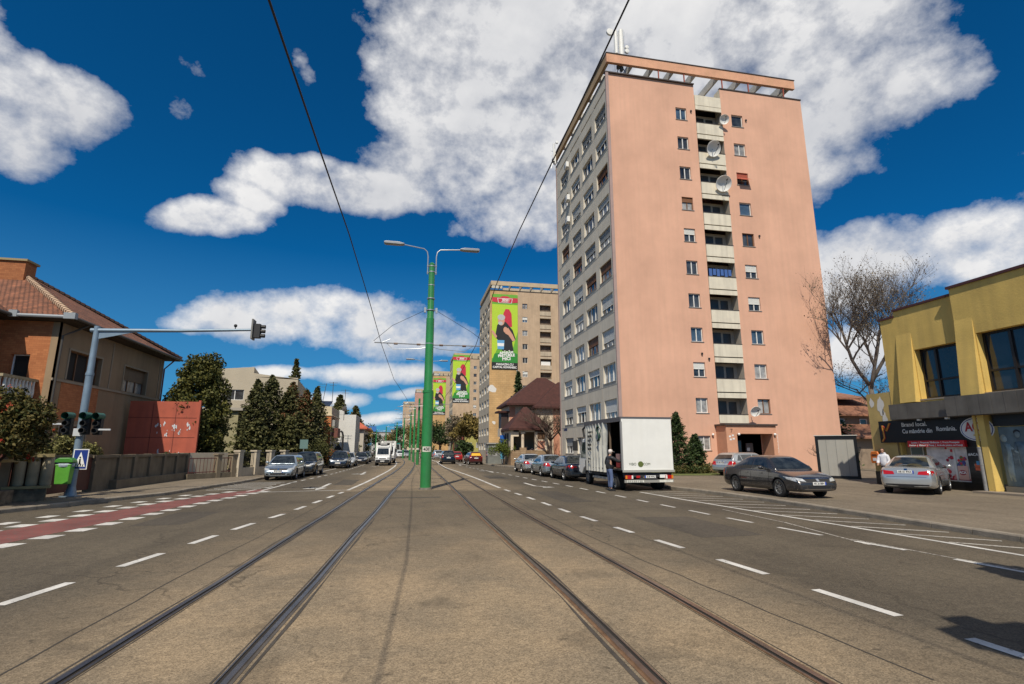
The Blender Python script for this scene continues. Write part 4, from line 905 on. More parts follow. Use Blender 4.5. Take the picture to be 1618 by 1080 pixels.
for i, (a, b, c, d) in enumerate(wins):
    off = 0 if i == 0 else -.22
    f = MB(); t_ = .09; y0, y1 = off + .30, off + .40
    f.box(a, a + t_, y0, y1, c, d); f.box(b - t_, b, y0, y1, c, d); f.box(a + t_, b - t_, y0, y1, c, c + t_); f.box(a + t_, b - t_, y0, y1, d - t_, d)
    xm = a + (b - a) * .34; zm = c + (d - c) * .36
    f.box(xm - .05, xm + .05, y0 - .01, y1, c + t_, d - t_); f.box(a + t_, b - t_, y0 + .005, y1, zm - .04, zm + .04); o = f.build('window', M_bfr, shop)
    MB().quad((a + .03, off + .37, c), (b - .03, off + .37, c), (b - .03, off + .37, d), (a + .03, off + .37, d)).build('pane', M_mir, o, recalc=False)
    s_ = MB(); s_.box(a - .05, b + .05, off - .04, off + .3, c - .07, c - .005); s_.build('window_sill', mat('stone_sill', (.30, .25, .20), .8), shop)
# canopy fascia
w = MB()
def fascia(a, b, z0, z1, y0, seg):
    n = max(1, round((b - a) / seg))
    for i in range(n): x = a + (b - a) * i / n; w.box(x + .004, a + (b - a) * (i + 1) / n - .004, y0 - .02 * (i % 2) * .3, y0 + .03, z0, z1)
fascia(lx(21.5), lx(18.65), 3.22, 3.93, -.62, 1.0); fascia(lx(18.62), Lw, 3.22, 4.03, -.78, .46)
w.box(lx(21.5), Lw, -.58, .1, 3.86, 3.90); w.box(lx(21.5), Lw, -.58, .2, 3.2, 3.24, 1)
w.build('canopy', [M_fascia, mat('canopy_soffit', (.10, .09, .08), .9)], shop)
# ground floor: black shop front
w = MB(); w.box(-.72, lx(17.8), -.18, -.02, 2.15, 3.2, 0); w.box(lx(18.55), lx(17.8), -.14, -.02, .45, 2.15, 0); w.box(lx(20.5), lx(17.7), -.16, 0, 0.125, .48, 0)
for i in range(9): w.box(lx(18.5), lx(17.85), -.15, -.14, .5 + i * .2, .515 + i * .2, 1)
w.build('sign_board', [M_signb, mat('sign_seam', (.03, .03, .03), .5)], shop)
w = MB(); w.box(.0, lx(20.5), .35, .40, .125, 3.2); w.box(.0, .02, -.0, .4, 0.125, 3.2); w.build('lower_wall', mat('ochre_lower_wall', (.30, .22, .11), .9, 0, .15, 1), shop)
w = MB(); w.box(lx(20.6), lx(20.0), .2, .24, .2, 2.1); w.box(lx(20.55), lx(20.1), .18, .2, .3, 2.0, 1); w.build('door', [M_white, M_glass], shop)
w = MB(); w.box(lx(21.5), lx(20.85), .28, .34, .6, 1.98, 0); w.box(lx(21.45), lx(20.9), .27, .28, .66, 1.92, 1); w.build('menu_board', [mat('cream_frame', (.5, .47, .38), .6), mat('slate_green', (.10, .12, .10), .5)], shop)
w = MB(); w.box(lx(21.05), lx(18.45), -.32, -.181, 1.94, 2.22); rs = w.build('red_sign_panel', M_signr, shop)
text('Lactate  |  Preparate Sănătoase  |  Fructe Proaspete', .105, M_signw, rs, (lx(19.75), -.325, 2.135), bold=.002)
text('Dulciuri  |  Băuturi  |  Menaj  |  Articole pentru cei Curați', .105, M_signw, rs, (lx(19.75), -.325, 2.01), bold=.002)
text('Brand local.', .27, M_signw, shop, (lx(21.36), -.19, 2.97), align='LEFT', bold=.003, name='sign_lettering'); text('Cu mândrie din', .27, M_signw, shop, (lx(21.36), -.19, 2.66), align='LEFT', bold=.003, name='sign_lettering', sx=.88); text('România.', .27, M_signw, shop, (lx(19.68), -.19, 2.72), align='LEFT', bold=.003, name='sign_lettering', sx=.9)
text('#ACAlocal', .15, M_signw, shop, (lx(18.5), -.145, 1.62), align='LEFT', bold=.003, name='sign_lettering')
ov = MB(); cx, cz = lx(17.95), 2.66
for (rx, rz, off, mi) in ((.68, .49, 0, 0), (.64, .45, .006, 1), (.60, .42, .012, 0)):
    ov.prism([(cx + rx * math.cos(2 * PI * i / 36), cz + rz * math.sin(2 * PI * i / 36)) for i in range(36)], 'y', -.19 - off, -.185 - off + .004, mi)
for i in range(9): ov.prism([(cx + .25 + .17 * math.cos(a_) - .2 + .1 * math.cos(i * .7), cz - .24 + .04 * math.sin(a_) + .02 * math.sin(i * 2)) for a_ in [2 * PI * k / 12 for k in range(12)]], 'y', -.212, -.205 - .0002 * i, 2) if i in (0, 3) else None
og = ov.build('oval_logo', [M_signw, mat('logo_blue', (.04, .07, .25), .5), mat('logo_gold', (.60, .45, .06), .5)], shop)
text('ACA', .52, mat('logo_red', (.42, .01, .015), .5), og, (cx, -.215, cz + .08), bold=.012, sx=.85)
# tricolour wave on the black sign
wv = MB()
for k, c in enumerate((0, 1, 2)):
    pts = [(-.64 + .04 * k, 2.22), (-.50 + .04 * k, 2.38), (-.54 + .04 * k, 2.98), (-.34 + .04 * k, 2.72), (-.12 + .04 * k, 3.08)]
    wv.tube([(x, -.185, z) for x, z in pts], .022, 5, c)
wv.build('ribbon_mark', [mat('ribbon_orange', (.60, .18, .02), .5), mat('ribbon_yellow', (.65, .42, .05), .5), mat('ribbon_red', (.45, .03, .02), .5)], shop)
# window posters: fruit and a carrier bag
M_fr = mat('poster_frame_white', (.62, .60, .56), .5)
po = MB(); a, b = lx(20.45), lx(18.48)
po.box(a, b, .0, .03, .5, 1.96, 0); xm = lx(19.2); po.box(xm - .04, xm + .04, -.03, .0, .5, 1.96, 1); po.box(a, b, -.03, 0, .46, .52, 1)
pf = po.build('window_poster', [mat('poster_pale', (.55, .52, .50), .4, 0, .3, 3), M_fr], shop)
fr = MB(); rr = random.Random(3)
def blob(x, z, r_, mi, k): fr.prism([(x + r_ * math.cos(2 * PI * i / 10), z + r_ * math.sin(2 * PI * i / 10)) for i in range(10)], 'y', -.012 - k * .00012, -.006, mi)
fr.box(lx(20.0), lx(18.49), -.0112, -.003, .53, .60, 1)
k = 0
for i in range(60):
    x = rr.uniform(lx(20.0), xm - .08); z = rr.uniform(.58, 1.9); 
    if x < lx(20.05) + .5 and z > 1.2: continue
    blob(x, z, rr.uniform(.035, .09), rr.choice([0, 0, 1, 2]), k); k += 1
for i in range(26): blob(rr.uniform(lx(19.15), lx(18.75)), rr.uniform(1.15, 1.5), rr.uniform(.03, .08), rr.choice([0, 3, 3, 4]), k); k += 1
fr.prism([(lx(19.12), .56), (lx(18.72), .56), (lx(18.70), 1.14), (lx(19.14), 1.14)], 'y', -.02, -.006, 5); fr.prism([(lx(18.68), .56), (lx(18.50), .56), (lx(18.50), 1.9), (lx(18.62), 1.9), (lx(18.6), 1.3)], 'y', -.018, -.006, 6)
fr.prism([(lx(18.95) + .16 * math.cos(2 * PI * i / 20), .86 + .11 * math.sin(2 * PI * i / 20)) for i in range(20)], 'y', -.026, -.02, 1)
fr.build('fruit_print', [mat('berry_red', (.48, .02, .03), .5), mat('deep_red', (.28, .01, .04), .5), mat('pink_print', (.55, .25, .25), .5), mat('leaf_print', (.04, .20, .05), .5), mat('dark_blue_print', (.05, .06, .22), .5), mat('bag_pink', (.60, .36, .30), .5), mat('skin_print', (.45, .26, .19), .5)], pf)
text('ACA', .15, M_signw, pf, (lx(18.95), -.03, .86), bold=.006)
bk = MB(); bk.box(lx(18.3), lx(17.95), -.15, -.142, .98, 1.25, 0); bk.box(lx(18.22), lx(18.0), -.155, -.15, 1.2, 1.36, 1); bk.build('basket_print', [mat('basket_orange', (.60, .10, .03), .5), mat('basket_blue', (.06, .28, .5), .5)], shop)
# big grey figure poster at the edge of the picture
gp = MB(); gp.box(lx(17.25), Lw - .5, -.05, .0, .42, 2.72, 0); gp.box(lx(17.3), Lw, -.10, .02, .125, .40, 1); gp.box(lx(17.3), Lw, -.2, .3, 2.75, 3.2, 2)
gb = gp.build('figure_poster', [mat('poster_slate', (.10, .15, .18), .35, 0, .55, 1.3), mat('stone_base', (.16, .145, .12), .8), M_signb], shop)
fg = MB()
def limb(pts, r_, mi, y=-.055): fg.tube([(x, y, z) for x, z in pts], r_, 10, mi, T(0, y * .8, 0) @ Matrix.Diagonal((1, .15, 1, 1)))
X_ = lx(16.95)
limb([(X_, .60), (X_ - .03, .95), (X_ - .06, 1.35), (X_ - .02, 1.65), (X_ - .05, 2.05)], [.04, .075, .12, .08, .10], 0); limb([(X_ - .12, .62), (X_ - .13, 1.0), (X_ - .08, 1.35)], [.03, .07, .1], 0)
limb([(X_ - .05, 2.0), (X_ + .22, 1.75), (X_ + .55, 1.62)], [.05, .04, .03], 0); fg.sphere((X_ - .12, -.06, 2.24), .10, 12, 0, (1, .2, 1.2)); fg.sphere((X_ - .16, -.05, 2.27), .12, 12, 1, (1, .15, 1.25))
X2 = X_ + .34
limb([(X2 + .1, .60), (X2 + .1, 1.0), (X2 + .12, 1.4), (X2 + .10, 1.75), (X2 + .08, 2.12)], [.05, .09, .14, .15, .20], 2); limb([(X2 + .5, .62), (X2 + .38, 1.0), (X2 + .2, 1.4)], [.05, .09, .13], 2); limb([(X2 - .05, 2.1), (X2 - .12, 1.85), (X2 - .3, 1.75)], [.07, .06, .04], 2)
fg.sphere((X2 + .02, -.06, 2.42), .11, 12, 2, (1, .2, 1.25)); fg.sphere((X2 + .01, -.055, 2.49), .12, 12, 3, (1, .18, .9))
fg.build('poster_figures', [mat('print_pale_skin', (.28, .36, .38), .5, 0, .3, 4), mat('print_hair', (.30, .32, .28), .5), mat('print_tan_skin', (.14, .19, .22), .5, 0, .35, 4), mat('print_dark_hair', (.02, .02, .025), .5)], gb, smooth=True)
# drain pipe + yellow pier
dp_ = MB(); dp_.tube([(lx(17.8), -.42, 3.2), (lx(17.8), -.42, 1.9)], .065, 10, 0); dp_.tube([(lx(17.8), -.42, 1.9), (lx(17.8), -.42, .14)], .075, 10, 1); dp_.tube([(lx(17.8), -.42, 1.88), (lx(17.8), -.42, 1.93)], .085, 10, 1); dp_.tube([(lx(17.8), -.42, 1.2), (lx(17.8), -.42, 1.24)], .085, 10, 1)
dp_.build('drain_pipe', [M_yel, mat('grey_pipe', (.22, .22, .22), .5, 0, .3, 4)], shop, smooth=40)
pr = MB(); pr.box(lx(17.68), lx(17.42), -.45, .0, .125, 3.2); pr.build('pier', M_yel, shop)
st = MB(); st.box(lx(17.9), Lw + 1, -1.0, -.2, .126, .20); st.build('entrance_step', mat('step_concrete', (.24, .20, .16), .9, 0, .2, 2), shop)
# spot lamps over the sign
for y_ in (20.2, 18.9):
    l = MB(); l.box(lx(y_) - .06, lx(y_) + .06, -.5, -.36, 3.12, 3.2); l.build('sign_lamp', M_signw, shop)

# neighbouring wall stub (yellow wall with flaking plaster) left of the shop
wallst = thing('plastered_wall', 'yellow ochre wall pier with flaking white plaster at its top, left of the shop', 'wall', (24.2, 22.9, 0), 0)
m = MB(); m.box(-.78, .45, -.98, .42, 0, 4.62); m.box(-.80, .47, -1.0, .44, 0, .75, 1); m.build('pier', [mat('ochre_plaster', (.46, .34, .13), .9, 0, .18, .9, .3, 20), M_signb], wallst)
m = MB(); rr = random.Random(9)
def flake(cy, cz, ry, rz_, n=14): 
    v = [(-.787, cy + ry * math.cos(2 * PI * i / n) * rr.uniform(.6, 1.2), cz + rz_ * math.sin(2 * PI * i / n) * rr.uniform(.6, 1.2)) for i in range(n)]; m.add(v, [tuple(range(n))])
flake(-.35, 4.0, .22, .5); flake(-.5, 3.3, .15, .5); flake(.15, 4.15, .14, .25); flake(-.55, 2.75, .08, .2)
m.add([(-.1 + .2 * math.cos(a_) * rr.uniform(.7, 1.2), -.987, 3.9 + .5 * math.sin(a_) * rr.uniform(.7, 1.2)) for a_ in [2 * PI * i / 12 for i in range(12)]], [tuple(range(12))])
m.build('plaster_patch', mat('bare_plaster', (.60, .58, .55), .9), wallst, recalc=False)
# orange mail box on the wall, blue notice
mbx = thing('letter_box', 'orange letter box fixed on the ochre wall beside the person', 'letter box', (23.42, 23.05, 1.15), -PI / 2)
m = MB(); prof = [(-.22, 0), (.22, 0), (.24, .1), (.24, .45), (.17, .58), (-.17, .58), (-.24, .45), (-.24, .1)]; m.prism(prof, 'y', -.26, .02); bevel(m.build('case', mat('postal_orange', (.62, .16, .02), .4), mbx), .03)
m = MB(); m.box(-.14, .14, -.275, -.262, .38, .43); m.box(-.1, .1, -.272, -.262, .12, .26, 1); m.build('slot', [M_black, M_white], mbx)
# container kiosk
ck = thing('container_kiosk', 'grey white container kiosk with a black frame between the pink tower and the ochre wall', 'container', (24.42, 28.4, .125), R(-41.4))
Lc = 2.15; hc = 2.5; m = MB(); m.box(.1, Lc - .1, .03, 2.3, .15, hc - .12); 
m.build('panel_wall', mat('container_panel', (.34, .335, .31), .45, .0, .08, .6, .3, 3, streak=.2), ck)
m = MB()
for x in (0, Lc - .16): m.box(x, x + .16, .0, .16, 0, hc); m.box(x, x + .16, 2.24, 2.4, 0, hc)
m.box(.16, Lc - .16, 0, .14, hc - .2, hc); m.box(.16, Lc - .16, 0, .14, 0, .16); m.box(0, .16, .16, 2.24, hc - .2, hc); m.box(0, .16, .16, 2.24, 0, .16); m.box(-.05, Lc + .05, -.05, 2.4, hc, hc + .04, 1)
m.build('frame', [M_signb, mat('roof_white', (.5, .5, .48), .6)], ck)
m = MB()
for x in (.55, 1.05, 1.6): m.box(x, x + .03, .022, .034, .2, hc - .2)
m.build('panel_joint', mat('joint_grey', (.22, .22, .21), .6), ck)

# ================================================================== houses behind the forecourt
M_rt = mat('orange_roof_tiles', (.27, .125, .075), .9, 0, .35, 2.5, .5, 12)
bh = thing('tiled_house', 'small house with stepped orange tile roofs behind the container kiosk', 'house', (39.4, 44, 0), 0)
m = MB(); m.box(0, 8, 0, 9, 0, 5.2); m.box(-2.5, 9, -2.5, 0, 0, 3.0, 0); m.build('wall', mat('brown_house_wall', (.28, .21, .15), .9, 0, .15, 1), bh)
m = MB()
for (x0, x1, y0, y1, z0, z1) in ((-.6, 8.6, -.6, 4.5, 5.1, 7.2), (-.5, 7, -3.2, -.1, 2.9, 4.2), (.8, 7, 1.5, 6, 6.9, 8.0)):
    m.add([(x0, y0, z0), (x1, y0, z0), (x1, y1, z1), (x0 + 1, y1, z1), (x0, y0, z0 - .15), (x1, y0, z0 - .15), (x1, y1, z1 - .15), (x0 + 1, y1, z1 - .15)], [(0, 1, 2, 3), (4, 7, 6, 5), (0, 4, 5, 1), (1, 5, 6, 2), (2, 6, 7, 3), (3, 7, 4, 0)])
m.build('roof', M_rt, bh); window(bh, T(1.5, -.03, 3.6), .8, 1.1, 1, M_frame, M_glass)
window(bh, T(4.0, -.03, 3.6), .8, 1.1, 1, M_frame, M_glass)

# ================================================================== villa with dark red roofs
M_dk = mat('dark_red_roof', (.058, .019, .015), .85, 0, .3, 3, .5, 14); M_peach = mat('peach_render', (.62, .52, .40), .9, 0, .08, 1); M_salm = mat('salmon_render', (.56, .27, .18), .9, 0, .08, 1)
VY = 61.0
vl = thing('villa', 'peach villa with dark red hipped roofs and a stone based porch between the towers', 'house', (10.6, VY, 0), 0)
def VX(x): return x - 10.6
m = MB(); m.box(1.25, 9.5, 1.0, 6.3, 0, 7.1); m.box(4.3, 9.5, -.8, 1.0, 0, 6.6); m.build('wall', M_peach, vl)
m = MB()
for x in (1.3, ): m.box(x, x + .7, .96, 1.0, 3.9, 6.8)
for x in (6.2, 8.1): m.box(x, x + .75, -.84, -.8, 0, 6.5)
m.build('painted_pilaster', M_salm, vl)
m = MB(); m.box(.35, 1.25, 1.3, 3.0, 4.25, 6.1, 1); m.box(.25, 1.25, 1.2, 3.1, 3.3, 4.25, 0); m.box(-.1, 1.3, .9, 3.3, 6.1, 6.3, 2); m.build('bay_window', [M_peach, mat('bay_dark_frame', (.05, .03, .025), .5), M_dk], vl)
def hip(mb, x0, x1, y0, y1, z, apexes, th=.22, mi=0):
    """hip roof over a rectangle; apexes = ((x,y),(x,y)) ridge ends at height zt"""
    (ax, ay), (bx, by), zt = apexes
    v = [(x0, y0, z), (x1, y0, z), (x1, y1, z), (x0, y1, z), (ax, ay, zt), (bx, by, zt), (x0, y0, z - th), (x1, y0, z - th), (x1, y1, z - th), (x0, y1, z - th)]
    if abs(ay - by) > abs(ax - bx): f = [(0, 1, 4), (1, 2, 5, 4), (2, 3, 5), (3, 0, 4, 5)]
    else: f = [(0, 1, 5, 4), (1, 2, 5), (2, 3, 4, 5), (3, 0, 4)]
    mb.add(v, f + [(0, 6, 7, 1), (1, 7, 8, 2), (2, 8, 9, 3), (3, 9, 6, 0), (6, 9, 8, 7)], mi)
m = MB(); hip(m, .75, 11, -.1, 7.2, 7.15, ((5.3, 3.3), (6.5, 3.4), 10.7)); hip(m, 3.8, 11, -1.4, 5, 6.7, ((7.6, 1.8), (8.2, 1.8), 10.0)); m.build('roof', M_dk, vl)
m = MB(); hip(m, .3, 5.2, -3.9, 1.2, 4.1, ((2.5, -1.4), (2.9, -1.4), 6.6)); m.build('porch_roof', M_dk, vl)
m = MB(); m.box(.6, 4.8, -3.5, 1.0, 0, 1.7, 0); m.box(1.6, 2.3, -3.75, -3.2, 0, 2.0, 0); m.build('stone_base', bricky('rubble_stone', (.28, .18, .10), (.38, .27, .17), 2.2), vl)
m = MB(); m.box(.6, .9, -3.5, 1, 1.7, 4.0); m.box(.9, 1.5, -3.5, -3.2, 3.2, 4.0); m.box(.9, 4.8, -3.5, -3.3, 3.7, 4.0); m.box(3.3, 4.8, -3.5, -3.2, 1.7, 4.0); m.box(4.55, 4.8, -3.2, 1, 1.7, 4); m.build('porch_wall', M_peach, vl)
m = MB(); m.tube([(1.95, -3.4, 2.0), (1.95, -3.4, 3.6)], .17, 10); m.box(1.7, 2.2, -3.6, -3.2, 3.5, 3.72); m.build('porch_column', M_peach, vl)
m = MB(); m.box(3.6, 4.45, -3.52, -3.501, 2.9, 3.65, 0); m.box(3.6, 4.45, -3.52, -3.501, 1.8, 2.75, 1); m.box(.58, .6, -2.2, -1.2, 2.0, 3.6, 2); m.box(.58, .6, -.9, .2, 2.0, 3.6, 2); m.build('porch_panel', [mat('brown_blind', (.15, .08, .04), .7), M_salm, M_dark], vl)
m = MB(); m.box(7.3, 7.75, -.86, -.8, 2.2, 6.3, 0); 
for k in range(5): m.box(7.25, 7.8, -.88, -.86, 2.3 + k * .8, 2.36 + k * .8, 1)
m.build('stair_window', [M_dark, M_frame], vl)
# ochre-green house with red balconies further on
yh = thing('apartment_house', 'low yellow green apartment house with dark red balconies beyond the villa', 'house', (13.4, 150, 0), 0)
m = MB(); m.box(0, 12, 0, 12, 0, 8.8); m.build('wall', mat('olive_yellow_render', (.36, .33, .10), .9, 0, .12, .6), yh)
for k in range(2):
    m = MB(); m.box(-.6, 2.4, -.9, .0, 1.0 + k * 3.4, 2.0 + k * 3.4, 0); m.box(-.02, 2.2, -.04, 0, 2.0 + k * 3.4, 3.6 + k * 3.4, 1); m.box(-.6, -.5, -.9, 0, 2 + k * 3.4, 3.5 + k * 3.4, 0); m.build('balcony', [mat('balcony_dark_red', (.22, .04, .03), .7), M_dark], yh)
    window(yh, T(4.0, -.03, 2.2 + k * 3.4), 1.3, 1.4, 2, M_frame, M_glass2); window(yh, T(6.5, -.03, 2.2 + k * 3.4), 1.3, 1.4, 2, M_frame, M_glass2)
# tram stop kiosk with blue sign
kk = thing('street_kiosk', 'small grey street kiosk in front of the villa', 'kiosk', (9.5, 63, .125), 0)
m = MB(); m.box(0, 2.6, 0, 1.6, 0, 2.3); m.box(-.15, 2.75, -.15, 1.7, 2.3, 2.45, 1); m.build('body', [mat('kiosk_grey', (.17, .18, .17), .6, 0, .15, 2), mat('kiosk_roof', (.32, .31, .28), .7)], kk)
m = MB(); m.box(.2, 1.1, -.02, 0, .9, 2.1); m.box(1.5, 2.4, -.02, 0, .9, 2.1); m.box(-.02, 0, .2, 1.4, .9, 2.1); m.build('window', M_glass2, kk)
bs = thing('advertising_pillar', 'blue advertising pillar in front of the street kiosk', 'sign', (11.0, 61.5, .125), 0)
m = MB(); m.box(-.3, .3, -.12, .12, 1.9, 3.3); m.build('sign_panel', mat('sign_blue', (.02, .12, .45), .4), bs); m = MB(); m.box(-.25, .25, -.125, -.12, 1.5, 1.88); m.box(-.25, .25, -.1, .1, .6, 1.5, 1); m.build('lower_panel', [M_white, mat('sign_cyan', (.08, .30, .45), .5)], bs); m = MB(); m.tube([(0, 0, 0), (0, 0, 3.0)], .06, 8); m.build('post', M_steel, bs)

# ================================================================== left side: brown brick house
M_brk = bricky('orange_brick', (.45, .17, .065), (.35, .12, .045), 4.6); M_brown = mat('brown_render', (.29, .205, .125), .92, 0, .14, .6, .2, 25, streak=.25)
M_roof = None
def tiled(name, c1, c2):
    m = bpy.data.materials.new(name); m.use_nodes = True; t = m.node_tree; b = t.nodes['Principled BSDF']; b.inputs['Roughness'].default_value = .9
    uv = N(t, 'ShaderNodeTexCoord'); br = N(t, 'ShaderNodeTexBrick'); br.inputs['Scale'].default_value = 1; br.inputs['Brick Width'].default_value = .22; br.inputs['Row Height'].default_value = .20; br.inputs['Mortar Size'].default_value = .022; br.inputs['Mortar Smooth'].default_value = .3
    br.inputs['Color1'].default_value = (*c1, 1); br.inputs['Color2'].default_value = (*c2, 1); br.inputs['Mortar'].default_value = (.05, .025, .018, 1); t.links.new(uv.outputs['UV'], br.inputs['Vector'])
    n = N(t, 'ShaderNodeTexNoise'); n.inputs['Scale'].default_value = 1.2; n.inputs['Detail'].default_value = 8; n.inputs['Roughness'].default_value = .75; t.links.new(uv.outputs['UV'], n.inputs['Vector'])
    mr = N(t, 'ShaderNodeMapRange'); mr.inputs[1].default_value = .35; mr.inputs[2].default_value = .68; mr.inputs[3].default_value = .55; mr.inputs[4].default_value = 1.45; t.links.new(n.outputs['Fac'], mr.inputs[0])
    vs = N(t, 'ShaderNodeVectorMath', operation='SCALE'); t.links.new(br.outputs['Color'], vs.inputs[0]); t.links.new(mr.outputs[0], vs.inputs['Scale']); t.links.new(vs.outputs[0], b.inputs['Base Color'])
    bp = N(t, 'ShaderNodeBump'); bp.inputs['Strength'].default_value = .9; bp.inputs['Distance'].default_value = .04; bp.invert = True; t.links.new(br.outputs['Fac'], bp.inputs['Height']); t.links.new(bp.outputs[0], b.inputs['Normal'])
    return m
M_roof = tiled('old_roof_tiles', (.27, .105, .055), (.20, .085, .05))
def planar_uv(o):
    """uv: u along the horizontal of each face, v up its slope, in metres"""
    me = o.data; uvl = me.uv_layers.new(name='UVMap')
    for p in me.polygons:
        n = p.normal; u = Vector((0, 0, 1)).cross(n); u = u.normalized() if u.length > .01 else Vector((1, 0, 0)); v = n.cross(u)
        for li in p.loop_indices: c = me.vertices[me.loops[li].vertex_index].co; uvl.data[li].uv = (c.dot(u), c.dot(v))
HX, HY0, HY1, HE = -17.0, 29.1, 40.7, 8.25
hs = thing('brick_house', 'old brown and brick two storey house with a worn tile roof and a chimney', 'house', (HX, HY0, 0), 0)
LH = HY1 - HY0
ME = RZ(PI / 2)     # local x = +Y, facing +X
wn = [(30.2 - HY0, 33.1 - HY0, 5.28, 6.8), (35.6 - HY0, 38.5 - HY0, 5.28, 6.8)]
wg = [(30.3 - HY0, 32.6 - HY0, 1.5, 3.0)]
m = MB(); wall_holes(m, LH, 0, 8.0, wn + wg, .28, ME); m.box(-9, -.01, LH - .02, LH, 0, 8.0); m.build('road_wall', M_brown, hs)
m = MB(); m.box(-.002, .012, wn[0][0] - .3, wn[0][1] + .1, 3.3, 5.12); m.build('brick_panel', M_brk, hs)
m = MB(); m.box(.0, .06, .0, LH + .02, 5.12, 5.24); 
for a, b, c, d in wn + wg: m.box(0, .03, a - .1, a, c, d + .1); m.box(0, .03, b, b + .1, c, d + .1); m.box(0, .03, a, b, d, d + .1); 
for y in (2.55, 8.6): m.box(0, .035, y + 2.4, y + 2.5, 5.24, 7.9)
m.build('trim_band', mat('house_trim', (.30, .245, .18), .9, 0, .1, 2), hs)
for a, b, c, d in wn + wg:
    br_ = (a, b) == wn[0][:2] or c < 3
    window(hs, ME @ T((a + b) / 2, .24, c), b - a, d - c, 3, M_bframe, M_dark if br_ else M_glass2, .0 if br_ else .5, None if br_ else mat('wood_blind', (.20, .13, .075), .7), None)
fw = [(-1.85, -1.05, 5.1, 6.35)]
m = MB(); wall_holes(m, 8.7, 0, 8.0, [(a + 9, b + 9, c, d) for a, b, c, d in fw], .3, T(-9, 0, 0)); m.build('front_wall', M_brk, hs)
m = MB(); m.box(-.3, .0, -.003, .2, 0, 8.0); m.build('corner_shade_strip', M_brown, hs)  # dark brown strip standing in for the shade at the front wall's corner
for a, b, c, d in fw: window(hs, T((a + b) / 2, .25, c), b - a, d - c, 1, M_frame, M_dark)
# projecting bay on the left, brick fin at the corner
m = MB(); m.box(-9, -2.4, -3.4, -.0, 0, 7.95); m.build('bay', M_brk, hs)
# roof
m = MB()
ev = .75
x0, x1, y0, y1 = -11.5, ev, -.55, LH + ev
AP = (-5.9, 5.6); zt = 12.2
v = [(x0, y0, HE - .1), (x1, y0, HE - .1), (x1, y1, HE - .1), (x0, y1, HE - .1), (AP[0], AP[1], zt), (x0 + 3, AP[1], zt)]
m.add(v, [(1, 2, 4), (0, 1, 4, 5), (2, 3, 5, 4), (3, 0, 5)])
ro = m.build('roof', M_roof, hs, recalc=False); planar_uv(ro)
m = MB(); m.add([(-12, -4.1, HE - .1), (-1.8, -4.1, HE - .1), (-1.8, -.3, HE - .1), (-5.2, -.3, HE + 2.5), (-12, -.3, HE + 2.5)], [(0, 1, 3, 4), (1, 2, 3)]); r2_ = m.build('bay_roof', M_roof, hs, recalc=False); planar_uv(r2_)
m = MB(); m.box(x0, x1 - .02, y0 + .02, y1 - .02, HE - .22, HE - .12); m.box(-12, -1.85, -4.05, -.5, HE - .22, HE - .12); m.build('soffit', mat('dark_soffit', (.045, .03, .02), .9), hs)
hipc = mat('hip_tiles', (.46, .33, .23), .9, 0, .3, 6)
for a, b in ((Vector((x1, y0, HE)), Vector((AP[0], AP[1], zt))), (Vector((x1, y1, HE)), Vector((AP[0], AP[1], zt)))):
    m = MB(); n = 34
    for k in range(n):
        p = a.lerp(b, k / n); q = a.lerp(b, (k + 1.15) / n); m.tube([p, q], [.17, .12], 6)
    m.build('hip_tiles', hipc if a.y < 1 else M_roof, hs)
m = MB(); m.tube([(x1 + .05, y0 - .05, HE - .1), (x1 + .05, y1 + .1, HE - .12)], .085, 8); m.tube([(-1.75, y0 - .05, HE - .1), (x1 - .0, y0 - .05, HE - .1)], .085, 8, 1); m.tube([(-1.75, -4.15, HE - .1), (-12, -4.15, HE - .1)], .085, 8); m.tube([(-1.75, -4.15, HE - .1), (-1.75, y0, HE - .1)], .085, 8)
m.box(-1.85, -1.5, y0 - .14, y0 + .04, HE - .2, HE + .12, 1); m.box(x1 - .3, x1 + .2, y0 - .14, y0 + .1, HE - .2, HE + .1, 1)
m.tube([(x1, .9, HE - .2), (.3, .7, HE - .55), (.12, .12, HE - .9), (.12, .12, .2)], .05, 8); m.tube([(x1, LH - .1, HE - .2), (.12, LH - .15, HE - .9), (.12, LH - .15, .2)], .05, 8, 2)
m.build('gutter', [mat('dark_gutter', (.06, .055, .05), .5), mat('pale_gutter', (.26, .29, .32), .5), mat('red_pipe', (.22, .07, .05), .6)], hs, smooth=40)
ch = MB(); cxx, cyy = -5.35, 4.4; ch.box(cxx - 1.0, cxx + .75, cyy - .35, cyy + .55, 10.4, 12.3); chim = ch.build('chimney', M_brk, hs)
ch = MB(); ch.box(cxx - 1.1, cxx + .85, cyy - .45, cyy + .65, 12.3, 12.42); ch.build('chimney_cap', mat('chimney_cap', (.30, .24, .13), .9), chim)
# balcony before the front wall
bl = MB(); bl.box(-8.8, -.55, -2.2, 0.0, 4.05, 4.2, 0); bl.box(-8.8, -.5, -2.32, -2.05, 5.0, 5.12, 0); bl.box(-.72, -.5, -2.05, 0, 5.0, 5.12, 0)
for i in range(40): x = -8.7 + i * .205; bl.tube([(x, -2.18, 4.2), (x, -2.18, 4.45), (x, -2.18, 4.9), (x, -2.18, 5.0)], [.05, .085, .05, .07], 8, 1)
for i in range(9): y = -2.0 + i * .23; bl.tube([(-.6, y, 4.2), (-.6, y, 4.45), (-.6, y, 4.9), (-.6, y, 5.0)], [.05, .085, .05, .07], 8, 1)
bl.build('balcony', [mat('balcony_stone', (.34, .28, .18), .9, 0, .2, 2), mat('white_baluster', (.62, .61, .58), .7, 0, .12, 3)], hs, smooth=30)

